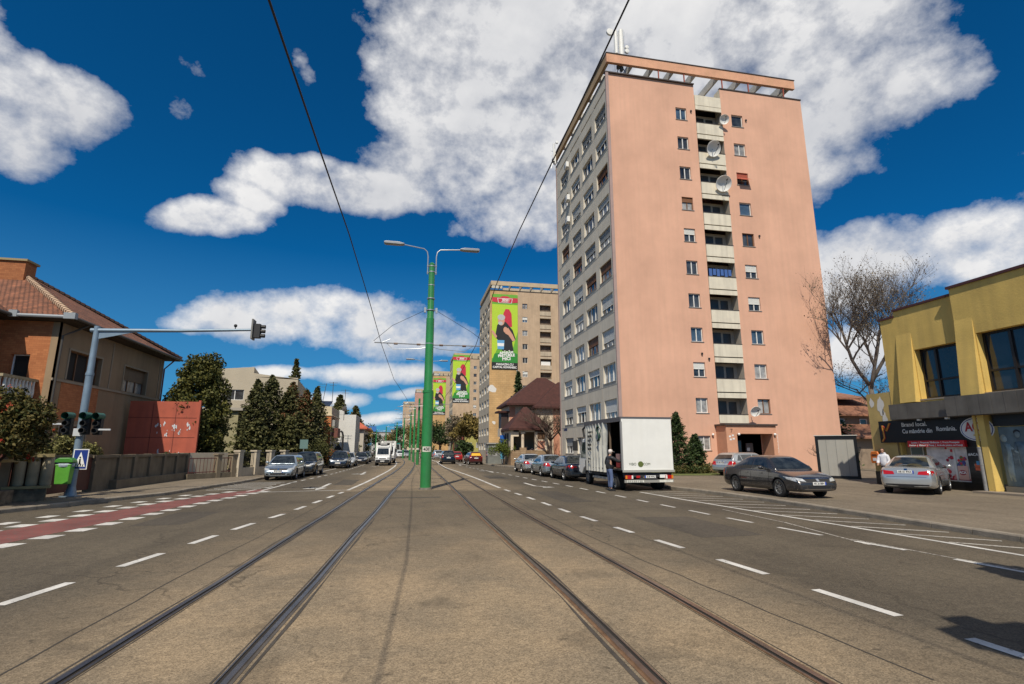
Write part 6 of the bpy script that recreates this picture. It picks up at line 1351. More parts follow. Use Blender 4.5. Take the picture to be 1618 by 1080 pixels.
    for xw in (X(K['ro']), X(K['ro'] + K['wb'])):
        for s in (-1, 1):
            if 'wheel' not in CARCACHE:
                ty = MB(); ty.lathe([(.62, .10), (.66, .112), (.90, .112), (1.0, .085), (1.0, -.085), (.9, -.10), (.5, -.10)], 32, 0, None, axis='y'); o1 = ty.build('wheel', M_tyre, smooth=40)
                ri = MB(); ri.lathe([(.001, .06), (.12, .065), (.14, .05), (.16, .03)], 20, 0, None, axis='y'); ri.lathe([(.58, .05), (.60, .104), (.655, .106), (.66, .09)], 32, 0, None, axis='y')
                for k in range(10):
                    an = 2 * PI * k / 10; M_ = Matrix.Rotation(an, 4, 'Y'); ri.prism([(.08, -.055), (.60, -.035), (.60, .035), (.08, .055)], 'y', .045, .085, 0, M_)
                ri.lathe([(.001, .0), (.60, .0)], 24, 1, None, axis='y'); o2 = ri.build('rim', [M_rim, M_seam], smooth=40)
                CARCACHE['wheel'] = (o1.data, o2.data); bpy.data.objects.remove(o1); bpy.data.objects.remove(o2)
            wm, rm = CARCACHE['wheel']
            o1 = bpy.data.objects.new('wheel', wm); COL.objects.link(o1); o1.parent = t; o1.location = (xw, s * (W / 2 - .125), wr); o1.scale = (wr, 1, wr)
            if s < 0: o1.rotation_euler = (0, 0, PI)
            o2 = bpy.data.objects.new('rim', rm); COL.objects.link(o2); o2.parent = o1
    if not plate: CARCACHE[key] = t
    return t
Z1 = .125
# forecourt
car('sedan', (14.4, 19.1, Z1), R(-91), 'dark grey sedan parked on the forecourt by the kerb, facing right', P_anth, plate='AR 26 BBH', rear_style='b')
car('sedan', (20.95, 18.9, Z1), R(33.7), 'silver sedan seen from behind, parked before the black shop front', P_silver, plate='AR 01 PXX', rear_style='a')
car('wagon', (22.6, 32.9, Z1), R(20), 'silver estate car half hidden behind the dark grey sedan', P_silver, plate='AR 10 KLM', rear_style='b')
# row on the right
car('sedan', (10.15, 32.4, 0), R(90), 'dark blue grey sedan parked directly in front of the white truck', P_blue, group='cars parked along the right kerb', plate='AR 77 SOL')
car('sedan', (10.0, 37.3, 0), R(89), 'middle silver sedan in the row parked before the truck', P_silver2, group='cars parked along the right kerb', rear_style='b')
car('sedan', (9.85, 42.8, 0), R(89), 'silver sedan at the front end of the row parked before the truck', P_silver, group='cars parked along the right kerb', rear_style='b')
car('suv', (5.2, 69.5, 0), R(91), 'black car driving away in the right lane', P_black, cat='moving', rear_style='c')
car('hatch', (8.1, 66.0, 0), R(95), 'dark red hatchback with an orange rear window sticker by the right kerb', P_dred, rear_style='c', rearglass=M_yglass)
car('hatch', (7.2, 80, 0), R(93), 'bright red car parked beyond the black one', P_red, rear_style='c')
car('suv', (5.6, 98, 0), R(93), 'silver car far off on the right, beside a dark one', P_silver, rear_style='c')
car('sedan', (7.1, 101, 0), R(94), 'dark car far off on the right beside the silver one', P_black)
car('hatch', (3.7, 108, 0), R(95), 'farthest red car just right of the numbered pole', P_red, rear_style='c')
# left side, coming towards the camera
car('wagon', (-7.5, 36.7, 0), R(-89), 'silver estate car facing the camera, first in the row parked on the left', P_silver2, plate='AR 09 VAG', group='cars parked on the left')
car('suv', (-7.1, 41.8, 0), R(-90), 'dark grey off-roader parked right behind the silver estate', P_green, group='cars parked on the left')
car('suv', (-6.45, 56.3, 0), R(-89), 'dark blue off-roader facing the camera, third in the left row', P_blue, group='cars parked on the left')
car('hatch', (-6.2, 61.6, 0), R(-89), 'white silver hatchback tucked behind the dark blue off-roader', P_silver, group='cars parked on the left')
car('sedan', (-5.6, 70.6, 0), R(-89), 'black sedan facing the camera near the white van', P_black, group='cars parked on the left')
car('hatch', (-5.7, 78.5, 0), R(-89), 'last black car in the left row, next to the white van', P_blue, group='cars parked on the left')
car('hatch', (-1.4, 118, 0), R(-80), 'distant white car beyond the tram poles', P_wht, cat='moving')
car('suv', (-.2, 121, 0), R(-80), 'distant silver off-roader beyond the tram poles', P_silver, cat='moving')

# white delivery truck with open curtain side
TX, TY = 9.5, 22.7
tk = thing('delivery_truck', 'white box truck with an open curtain side, parked at the right kerb', 'truck', (TX, TY, 0), 0)
M_tw = mat('truck_white', (.76, .76, .73), .5, 0, .05, 1.2, streak=.12, dirt=(.5, .48, .42)); M_cur = mat('curtain_tarpaulin', (.62, .61, .55), .6, 0, .12, 2.5, streak=.35, dirt=(.30, .29, .25)); M_tdk = mat('truck_chassis', (.03, .03, .032), .7)
BW_, BL, BZ0, BZ1 = 2.45, 4.9, .93, 3.22
m = MB(); m.box(0, BW_, -.04, .0, BZ0, BZ1, 0); m.box(BW_ - .05, BW_, 0, BL, BZ0, BZ1, 0); m.box(0, BW_, 0, BL, BZ0 - .04, BZ0 + .02, 1); m.box(0, BW_, BL, BL + .04, BZ0, BZ1, 0)
bo = m.build('cargo_box', [M_tw, M_tdk], tk)
m = MB(); m.box(-.03, BW_ + .03, -.06, BL + .05, BZ1, BZ1 + .07); m.box(-.05, .0, -.05, BL + .05, BZ1 - .14, BZ1 + .06); m.build('roof', mat('truck_roof_grey', (.10, .095, .10), .6), tk)
m = MB(); m.box(-.04, .04, -.05, .03, BZ0, BZ1 - .15); m.build('corner_post', mat('corner_post_grey', (.25, .25, .25), .5), tk)
m = MB(); n_ = 90; y0_, y1_ = 1.65, BL; rows = []     # pleated curtain
for i in range(n_ + 1):
    u = i / n_; y = y0_ + (y1_ - y0_) * u; am = .055 * (1 - u) ** .6 + .008; ph = 26 * u ** 1.25
    rows.append([(-.02 + am * math.sin(ph * 1.7 + .6 * math.sin(3 * z_)) , y, z_) for z_ in (BZ0 - .18, BZ0 + .5, BZ0 + 1.1, BZ0 + 1.7, BZ1 - .1)])
for a_, b_ in zip(rows, rows[1:]):
    for k in range(4): m.quad(a_[k], b_[k], b_[k + 1], a_[k + 1])
cu_ = m.build('side_curtain', M_cur, tk, smooth=True, recalc=False)
for i, s_ in enumerate(('Transport și', 'distribuție', 'cu frig', 'alimente', 'catering')): text(s_, .21, M_cblk, cu_, (-.09, 4.35, 2.72 - i * .215), (PI / 2, 0, -PI / 2), align='LEFT', bold=.003, name='curtain_lettering', sx=.8)
text('Telefon', .13, M_cblk, cu_, (-.09, 4.35, 1.35), (PI / 2, 0, -PI / 2), align='LEFT', bold=.002, name='curtain_lettering'); text('0357', .13, M_cblk, cu_, (-.09, 4.35, 1.2), (PI / 2, 0, -PI / 2), align='LEFT', bold=.002, name='curtain_lettering')
em = MB(); em.tube([(-.1, 2.55, 2.92), (-.1, 2.75, 2.98), (-.1, 2.86, 2.78), (-.1, 2.70, 2.62), (-.1, 2.55, 2.48), (-.1, 2.62, 2.3), (-.1, 2.88, 2.24)], [.03, .05, .06, .045, .06, .05, .03], 8); em.tube([(-.1, 2.4, 2.86), (-.1, 2.34, 2.72), (-.1, 2.45, 2.6)], .022, 6); em.build('curtain_emblem', mat('emblem_dark_green', (.01, .045, .03), .6), cu_, smooth=True)
m = MB(); m.box(.05, BW_ - .06, .1, BL - .1, BZ0 + .02, BZ0 + .05, 0); m.box(.06, BW_ - .06, .05, .07, BZ0, BZ1, 1); m.box(BW_ - .08, BW_ - .055, .08, BL, BZ0, BZ1 - .02, 1); m.box(.1, BW_ - .1, BL - .05, BL - .02, BZ0, BZ1, 1); m.box(.05, .13, 1.55, 1.63, BZ0, BZ1); m.build('cargo_bay', [mat('bay_floor', (.13, .09, .06), .8), mat('bay_inner_wall', (.13, .115, .10), .8)], tk)
for i in range(3):
    c_ = thing('crate', ['stacked red crate in the open side of the truck', 'pale crate above the red one in the open truck', 'grey crate deeper in the open truck'][i], 'crate', (.18 + TX + .25 * (i == 2), TY + .35 + .5 * (i == 2), BZ0 + .05 + (.34 if i == 1 else 0)), 0, 'crates in the truck')
    m = MB(); m.box(0, .6, 0, .8, 0, .03); m.box(0, .03, 0, .8, 0, .31); m.box(.57, .6, 0, .8, 0, .31); m.box(.03, .57, 0, .03, 0, .31); m.box(.03, .57, .77, .8, 0, .31); m.build('box', mat('crate_%d' % i, ((.30, .03, .03), (.40, .24, .22), (.14, .14, .15))[i], .6), c_)
# back: lower edge, printed marks
m = MB(); m.box(-.02, BW_ + .02, -.10, -.04, BZ0 - .10, BZ0 + .0); m.build('tail_edge', mat('tail_edge_grey', (.33, .33, .30), .6), tk)
text('VIBO', .16, mat('print_grey', (.12, .14, .10), .6), tk, (.30, -.046, 1.18), align='LEFT', name='rear_lettering'); text('COM', .15, mat('print_grey', (.12, .14, .10), .6), tk, (.98, -.046, 1.18), align='LEFT', name='rear_lettering')
m = MB(); m.lathe([(.001, 0), (.13, 0), (.13, .004)], 18, 0, T(.86, -.048, 1.18), axis='y'); m.build('rear_emblem', mat('print_olive', (.10, .13, .03), .6), tk)
m = MB(); m.box(.1, BW_ - .1, .0, .2, .62, .80); m.box(.35, .45, 0, BL + 1.8, .55, .75); m.box(BW_ - .45, BW_ - .35, 0, BL + 1.8, .55, .75)
m.box(.1, .2, 1.5, 1.6, .4, .93); m.box(.1, .2, 3.8, 3.9, .4, .93); m.box(.06, .10, 1.3, 4.1, .42, .52, 1); m.box(.06, .10, 1.3, 4.1, .62, .7, 0); m.box(.45, 1.1, .3, 3.4, .45, .9); m.box(.1, .6, 3.2, 3.8, .42, .8)
m.build('chassis', [M_tdk, mat('side_guard', (.36, .37, .36), .5, .4)], tk)
m = MB(); m.box(.05, BW_ - .05, -.10, -.02, .38, .50, 0); m.box(.15, .95, -.115, -.10, .39, .49, 1); m.box(1.7, 2.35, -.115, -.1, .39, .49, 1); m.box(.75, 1.6, -.11, -.1, .50, .60, 2); 
for i in range(8): m.box(.2 + i * .09, .25 + i * .09, -.12, -.115, .4, .48, 0)
m.build('rear_bumper', [mat('bumper_grey', (.34, .33, .30), .5, .2), mat('reflector_strip', (.60, .60, .55), .4, 0, .4, 12), M_tdk], tk)
for (x, w_, ms) in ((.08, .36, 'L'), (BW_ - .44, .36, 'R')):
    m = MB(); m.box(x, x + w_, -.12, -.05, .54, .70, 0); e = x if ms == 'L' else x + w_ - .08; m.box(e, e + .08, -.127, -.12, .55, .69, 1); e2 = x + w_ - .07 if ms == 'L' else x; m.box(e2, e2 + .07, -.127, -.12, .55, .69, 2); m.build('tail_light', [M_tl, M_or, M_white], tk)
m = MB(); m.box(.62, .80, -.07, -.05, .58, .68); m.build('red_reflector', M_tl, tk)
m = MB(); m.box(1.0, 1.52, -.13, -.115, .58, .69, 0); m.box(1.0, 1.05, -.134, -.13, .58, .69, 1); o = m.build('licence_plate', [M_plate, M_pblue], tk); text('B 08 WMU', .1, M_cblk, o, (1.29, -.136, .635), sx=.85)
m = MB(); m.box(1.75, 2.1, -.07, -.05, .58, .72, 0); m.build('tail_sticker', [M_white], tk)
def truck_wheel(x, y, dual=False, rr_=.38):
    o = bpy.data.objects.new('wheel', CARCACHE['wheel'][0]); COL.objects.link(o); o.parent = tk; o.location = (x, y, rr_); o.scale = (rr_, 2.0 if dual else 1.1, rr_); o.rotation_euler = (0, 0, PI / 2 if x < 1 else -PI / 2)
    o2 = bpy.data.objects.new('rim', CARCACHE['wheel'][1]); COL.objects.link(o2); o2.parent = o
truck_wheel(.28, 1.1, True); truck_wheel(BW_ - .28, 1.1, True); truck_wheel(.38, 5.45); truck_wheel(BW_ - .38, 5.45)
# cab
m = MB(); cabp = [(BL + .10, .55), (BL + .10, 2.25), (BL + .35, 2.42), (BL + 1.05, 2.40), (BL + 1.55, 1.50), (BL + 1.72, 1.35), (BL + 1.80, .60), (BL + 1.3, .5), (BL + 1.0, .82), (BL + .45, .92)]
m.prism([(y, z) for y, z in cabp], 'x', .18, BW_ - .18); cb_ = m.build('cab', M_tw, tk); bevel(cb_, .05, 3)
m = MB(); m.prism([(BL + .40, 1.38), (BL + 1.45, 1.38), (BL + 1.05, 2.22), (BL + .40, 2.22)], 'x', .168, .182); m.build('side_window', mat('cab_glass_green', (.04, .07, .055), .05, spec=1), tk); m = MB(); m.prism([(BL + .40, 1.38), (BL + 1.45, 1.38), (BL + 1.05, 2.22), (BL + .40, 2.22)], 'x', BW_ - .182, BW_ - .168); m.build('side_window', mat('cab_glass_green', (.04, .07, .055), .05, spec=1), tk)
m = MB(); m.add([(.3, BL + 1.565, 1.5), (BW_ - .3, BL + 1.565, 1.5), (BW_ - .3, BL + 1.1, 2.33), (.3, BL + 1.1, 2.33)], [(0, 1, 2, 3)]); m.build('windscreen', M_cgl, tk, recalc=False)
m = MB(); m.box(.155, .17, BL + .5, BL + .62, .85, 1.25); m.build('side_vent', M_black, tk); m = MB(); m.tube([(.0, BL - .05, 3.05), (-.05, BL + .25, 2.9), (.0, BL + .2, 2.5)], .06, 8); m.build('wind_deflector', M_tdk, tk)
for s, x in ((-1, .18), (1, BW_ - .18)): m = MB(); m.tube([(x, BL + 1.35, 2.3), (x + s * .25, BL + 1.5, 2.35)], .025, 6); m.box(min(x + s * .15, x + s * .42), max(x + s * .15, x + s * .42), BL + 1.45, BL + 1.57, 1.75, 2.3); m.build('door_mirror', M_black, tk)

# white van driving towards the camera
def van(x, y, rz, label):
    t = thing('box_van', label, 'van', (x, y, 0), rz)
    # local +x = forward
    m = MB(); m.prism([(-3.4, .6), (-3.4, 3.05), (.2, 3.05), (.2, .6)], 'y', -1.05, 1.05); bevel(m.build('cargo_box', M_tw, t), .03)
    m = MB(); prof = [(.2, .5), (.2, 2.3), (.75, 2.42), (1.05, 2.35), (1.75, 1.45), (2.35, 1.22), (2.52, .95), (2.55, .5), (2.2, .38)]; m.prism(prof, 'y', -.96, .96); bevel(m.build('cab', P_wht, t), .12, 4)
    m = MB(); m.add([(1.79, -.78, 1.48), (1.79, .78, 1.48), (1.12, .72, 2.30), (1.12, -.72, 2.30)], [(0, 1, 2, 3)]); m.build('windscreen', M_cgl, t, recalc=False)
    m = MB(); m.add([(.2, -.7, 2.45), (.2, .7, 2.45), (.2, .85, 3.02), (.2, -.85, 3.02)], [(0, 1, 2, 3)]); m.prism([(.22, 2.42), (.9, 2.46), (.22, 2.72)], 'y', -.8, .8); m.build('wind_deflector', P_wht, t); m = MB(); m.box(.2, .55, -.45, .45, 2.78, 3.0); m.build('cooling_unit', mat('cooler_grey', (.35, .35, .35), .6), t)
    m = MB(); m.box(2.53, 2.57, -.45, .45, .92, 1.0); m.box(2.50, 2.60, -.9, .9, .42, .80); m.build('front_bumper', M_black, t); m = MB(); m.box(2.60, 2.615, -.26, .26, .55, .66); m.build('licence_plate', M_plate, t)
    for s in (-1, 1):
        m = MB(); m.add([(2.36, s * .55, 1.0), (2.30, s * .95, 1.02), (2.18, s * .95, 1.22), (2.42, s * .55, 1.12)], [(0, 1, 2, 3)]); m.box(2.44, 2.56, min(s * .6, s * .93), max(s * .6, s * .93), .95, 1.1); m.build('headlight', M_hl, t)
        m = MB(); m.box(1.35, 1.5, min(s * 1.0, s * 1.28), max(s * 1.0, s * 1.28), 1.5, 1.95); m.build('door_mirror', M_black, t)
        for xw in (1.65, -2.2): o = bpy.data.objects.new('wheel', CARCACHE['wheel'][0]); COL.objects.link(o); o.parent = t; o.location = (xw, s * .85, .36); o.scale = (.36, 1.3, .36)
    m = MB(); m.box(-3.2, 1.2, -.7, .7, .35, .6); m.build('chassis', M_tdk, t); return t
v1 = van(-2.6, 64.5, R(-90), 'white refrigerated box van driving towards the camera'); v1.scale = (.84, .84, .84); v2 = van(-2.35, 74, R(-91), 'second white box truck right behind the first van'); v2.scale = (.9, .9, .95)
# green and white tram far off
tm = thing('tram', 'distant teal and white tram behind the white van', 'tram', (-2.6, 131, 0), R(-74))
m = MB(); m.prism([(-12, .5), (-12, 3.1), (0, 3.1), (.5, 1.6), (.55, .5)], 'y', -1.15, 1.15); bevel(m.build('body', mat('tram_white', (.5, .52, .52), .4, coat=.5), tm), .1, 3)
m = MB(); m.add([(.1, -.95, 2.9), (.1, .95, 2.9), (.5, .95, 1.7), (.5, -.95, 1.7)], [(0, 1, 2, 3)]); m.build('windscreen', M_cgl, tm, recalc=False); m = MB(); m.box(.52, .6, -1.1, 1.1, .45, .8, 1); m.box(-12, .1, -1.17, 1.17, 3.0, 3.25, 0); m.box(.5, .58, -1.1, 1.1, 1.2, 1.5, 0); m.build('teal_trim', [mat('tram_teal', (.02, .22, .20), .4), M_tdk], tm)

# ================================================================== street furniture at the left
sg = thing('traffic_signal_mast', 'blue grey traffic signal mast with a long arm over the left road', 'traffic signal', (-12.1, 22.89, .125), 0)
M_mast = mat('blue_grey_mast', (.20, .27, .34), .45, .3, .12, 3)
m = MB(); m.tube([(0, 0, 0), (0, 0, 4.6)], .125, 16); m.tube([(0, 0, 4.55), (0, 0, 4.7), (0, 0, 6.45)], [.128, .11, .10], 16); m.tube([(0, 0, 4.5), (0, 0, 4.6)], .14, 16); m.box(-.25, .25, -.22, .22, 0, .04); m.tube([(0, 0, 0.04), (0, 0, .35)], [.2, .13], 12); m.build('post', M_mast, sg, smooth=40)
m = MB(); m.tube([(-.2, 0, 6.28), (3.0, 0, 6.40), (5.75, 0, 6.56)], [.085, .065, .05], 12); m.prism([(.1, 5.95), (.1, 6.25), (1.5, 6.31)], 'y', -.02, .02); m.build('mast_arm', M_mast, sg, smooth=40)
def signal_head(par, x, y, z, s=1.0, name='signal_head', green=False):
    h = MB(); h.box(x - .15 * s, x + .15 * s, y - .1, y + .14, z, z + .95 * s, 0)
    for k in range(3):
        zz = z + (.17 + .3 * k) * s; h.lathe([(.115 * s, 0), (.12 * s, -.16), (.105 * s, -.16), (.10 * s, 0)], 14, 0, T(x, y - .1, zz), axis='y'); h.lathe([(.001, 0), (.1 * s, 0)], 14, 1 + k, T(x, y - .105, zz), axis='y')
    return h.build(name, [mat('signal_green_case', (.01, .06, .045), .5) if green else M_black, mat('lens_green', (.01, .08, .05), .2), mat('lens_amber', (.18, .09, .01), .2), mat('lens_red', (.2, .01, .01), .2)], par, smooth=40)
hd = MB(); hd.box(5.72, 5.98, -.13, .13, 6.22, 6.80); 
for k in range(3): hd.lathe([(.11, 0), (.115, .25), (.10, .25), (.09, 0)], 12, 0, T(5.98, .0, 6.32 + .19 * k) @ Matrix.Diagonal((.7, .7, .7, 1)), axis='x')
hd.box(5.66, 5.72, -.22, .22, 6.15, 6.98, 1); hd.build('signal_head', [M_black, mat('backboard_grey', (.18, .18, .17), .6)], sg); hd = MB(); hd.sphere((5.0, 0, 6.7), .07, 8); hd.tube([(5.0, 0, 6.5), (5, 0, 6.7)], .02, 5); hd.build('camera_ball', M_black, sg)
MGc = mat('signal_green_case', (.015, .10, .07), .45)
for (x, y, s) in ((-.42, -.05, 1), (.22, -.16, 1), (.5, .12, .9)):
    h = MB(); h.lathe([(.16, -.3), (.17, .16), (.001, .18)], 14, 0, T(x, y, 2.95) @ Matrix.Diagonal((.8, 1, .8, 1)), axis='y'); h.box(x - .12, x + .12, y - .08, y + .12, 2.25, 2.85, 1)
    for k in range(2): h.lathe([(.12, 0), (.13, -.2), (.11, -.2), (.10, 0)], 14, 1, T(x, y - .08, 2.4 + .27 * k) @ Matrix.Diagonal((.8, .8, .8, 1)), axis='y')
    h.build('signal_head', [MGc, M_black], sg, smooth=40)
h = MB(); h.box(-.95, -.3, -.02, .02, 2.62, 2.68); h.box(.5, 1.0, -.02, .02, 2.42, 2.48); h.box(-.14, .14, -.2, -.12, 2.2, 2.48); h.build('signal_bracket', [mat('bracket_white', (.5, .52, .54), .5)], sg)
h = MB(); h.box(-.02, .48, -.17, -.15, .98, 1.72, 0); h.box(.01, .45, -.176, -.17, 1.01, 1.69, 1); h.add([(.23, -.18, 1.62), (.04, -.18, 1.08), (.42, -.18, 1.08)], [(0, 1, 2)], 0)
for k in range(4): x = .09 + k * .075; h.add([(x, -.184, 1.09), (x + .03, -.184, 1.09), (x + .05, -.184, 1.18), (x + .03, -.184, 1.18)], [(0, 1, 2, 3)], 2)
h.add([(.20, -.184, 1.2), (.17, -.184, 1.1), (.2, -.184, 1.1), (.225, -.184, 1.18), (.26, -.184, 1.1), (.29, -.184, 1.1), (.255, -.184, 1.24), (.25, -.184, 1.38), (.2, -.184, 1.36)], [tuple(range(9))], 2); h.add([(.225 + .03 * math.cos(2 * PI * i / 10), -.184, 1.42 + .03 * math.sin(2 * PI * i / 10)) for i in range(10)], [tuple(range(10))], 2)
h.build('crossing_sign', [M_white, mat('sign_deep_blue', (.015, .04, .22), .4), M_signb], sg, recalc=False)
bn_ = thing('litter_bin', 'bright green litter bin hanging on the signal mast at left', 'litter bin', (-12.20, 22.5, .60), R(8)); bn_.scale = (.78, .78, .78)
m = MB(); m.add([(-.26, -.2, 0), (.26, -.2, 0), (.26, .2, 0), (-.26, .2, 0), (-.3, -.24, .88), (.3, -.24, .88), (.3, .24, .88), (-.3, .24, .88)], [(0, 3, 2, 1), (0, 1, 5, 4), (1, 2, 6, 5), (2, 3, 7, 6), (3, 0, 4, 7)]); m.box(-.32, .32, -.26, .26, .84, .90); bevel(m.build('bucket', mat('bin_green', (.10, .34, .04), .45, 0, .1, 3), bn_), .03)
m = MB(); m.prism([(-.36, .98), (.36, .98), (.34, 1.1), (.2, 1.2), (-.2, 1.2), (-.34, 1.1)], 'y', -.27, .27); bevel(m.build('lid', mat('bin_dark_green', (.05, .22, .03), .45), bn_), .03)
m = MB(); m.lathe([(.33, .78), (.37, .86), (.34, .94), (.3, .9)], 16, 0, Matrix.Diagonal((1, .8, 1, 1))); m.build('bin_liner', mat('liner_blue_grey', (.30, .36, .42), .5, 0, .3, 12), bn_, smooth=True)
# behind the camera, out of frame: signal arm whose shadow falls on the right lane
sh = thing('traffic_signal_mast', 'traffic signal mast on the right kerb out of frame whose heads shade the near lane', 'traffic signal', (13.0, 2.0, .125), 0)
def sh_pt(X, Y, z): k = z / math.tan(SUN_EL); return (X - math.sin(SUN_AZ) * k - 13.0, Y - math.cos(SUN_AZ) * k - 2.0, z - .125)
a1 = sh_pt(6.0, 4.75, 5.6); a2 = sh_pt(9.3, 7.0, 5.9)
m = MB(); m.tube([(0, 0, 0), (0, 0, 6.0)], .12, 12); m.tube([(0, 0, 5.8), (a1[0] * .5, a1[1] * .5, 5.8), a1], .06, 10); m.build('post', M_mast, sh, smooth=40)
for (p_, w_) in ((a1, .55), (a2, .35)):
    m = MB(); m.box(p_[0] - .18, p_[0] + .18, p_[1] - .2, p_[1] + .2, p_[2] - .5, p_[2] + .5); m.box(p_[0] - w_, p_[0] + w_, p_[1] - .03, p_[1] + .03, p_[2] - .35, p_[2] + .35)
    for k in range(3): m.tube([(p_[0], p_[1], p_[2] - .3 + .3 * k), (p_[0] - .45, p_[1] - .1, p_[2] - .35 + .3 * k)], [.12, .16], 8)
    m.build('signal_head', M_black, sh)
m = MB(); m.tube([(0, 0, 5.7), a2], .04, 8); m.build('side_arm', M_mast, sh)
# small signs beside the left houses
def post_sign(x, y, label, shape, h=2.4):
    t = thing('road_sign', label, 'road sign', (x, y, .125), 0); m = MB(); m.tube([(0, 0, 0), (0, 0, h)], .035, 8); m.build('post', M_steel, t); m = MB()
    if shape == 'rect': m.box(-.32, .32, -.05, -.02, h - .75, h); m.build('sign_plate', mat('sign_grey_green', (.12, .20, .19), .5), t)
    elif shape == 'tri': m.prism([(-.5, h - .7), (.5, h - .7), (0, h + .15)], 'y', -.06, -.03); m.build('sign_plate', M_black, t)
    else: m.box(-.9, .9, -.06, -.02, h - 1.1, h); m.build('sign_plate', mat('direction_blue', (.04, .16, .45), .5), t)
    return t
post_sign(-8.45, 47.5, 'grey square sign on a post beside the left parked cars', 'rect', 2.5); post_sign(-7.9, 66, 'dark triangular sign on a post before the white house', 'tri', 2.3); post_sign(-7.4, 118, 'blue direction sign over the far end of the street', 'blue', 6.5)
bl_ = thing('dark_street_post', 'thin dark street post with a curved top before the white house', 'post', (-7.2, 64, .125), 0); m = MB(); m.tube([(0, 0, 0), (0, 0, 3.2), (-.1, 0, 3.6), (-.3, 0, 3.75)], .11, 8); m.build('post', M_black, bl_, smooth=40)
bl2 = thing('street_bollard', 'small bollard standing before the lawn', 'bollard', (22.9, 31.0, .125), 0); m = MB(); m.tube([(0, 0, 0), (0, 0, .55), (0, 0, .75)], [.07, .07, .1], 10); m.build('post', M_kerb, bl2)
# ================================================================== people
M_skin = mat('skin', (.50, .29, .20), .6, 0, .08, 8); M_jean = mat('blue_jeans', (.085, .12, .23), .9, 0, .2, 6); M_jack = mat('dark_puffer_jacket', (.030, .030, .034), .5, 0, .25, 8, .4, 14); M_shoe = mat('dark_shoe', (.02, .02, .022), .6); M_cap = mat('white_cap', (.68, .62, .60), .7)
M_hood = mat('white_hoodie', (.62, .63, .68), .8, 0, .1, 8); M_track = mat('dark_trousers', (.035, .03, .04), .9); M_bhair = mat('brown_hair', (.05, .025, .015), .8)
def skin_obj(name, verts, edges, radii, m, parent, sub=2, root=0):
    me = bpy.data.meshes.new(name); me.from_pydata([Vector(v) for v in verts], edges, []); o = bpy.data.objects.new(name, me); COL.objects.link(o)
    md = o.modifiers.new('skin', 'SKIN'); md.use_smooth_shade = True; md.branch_smoothing = .6
    sv = me.skin_vertices[0] if me.skin_vertices else None
    if sv is None:
        bm = bmesh.new(); bm.from_mesh(me); bm.verts.layers.skin.verify(); bm.to_mesh(me); bm.free(); sv = me.skin_vertices[0]
    for i, r_ in enumerate(radii):
        sv.data[i].radius = r_ if isinstance(r_, tuple) else (r_, r_); sv.data[i].use_root = (i == root)
    s = o.modifiers.new('sub', 'SUBSURF'); s.levels = s.render_levels = sub
    me.materials.append(m); bpy.context.view_layer.update(); bake(o)
    if not o.data.materials: o.data.materials.append(m)
    o.parent = parent; return o
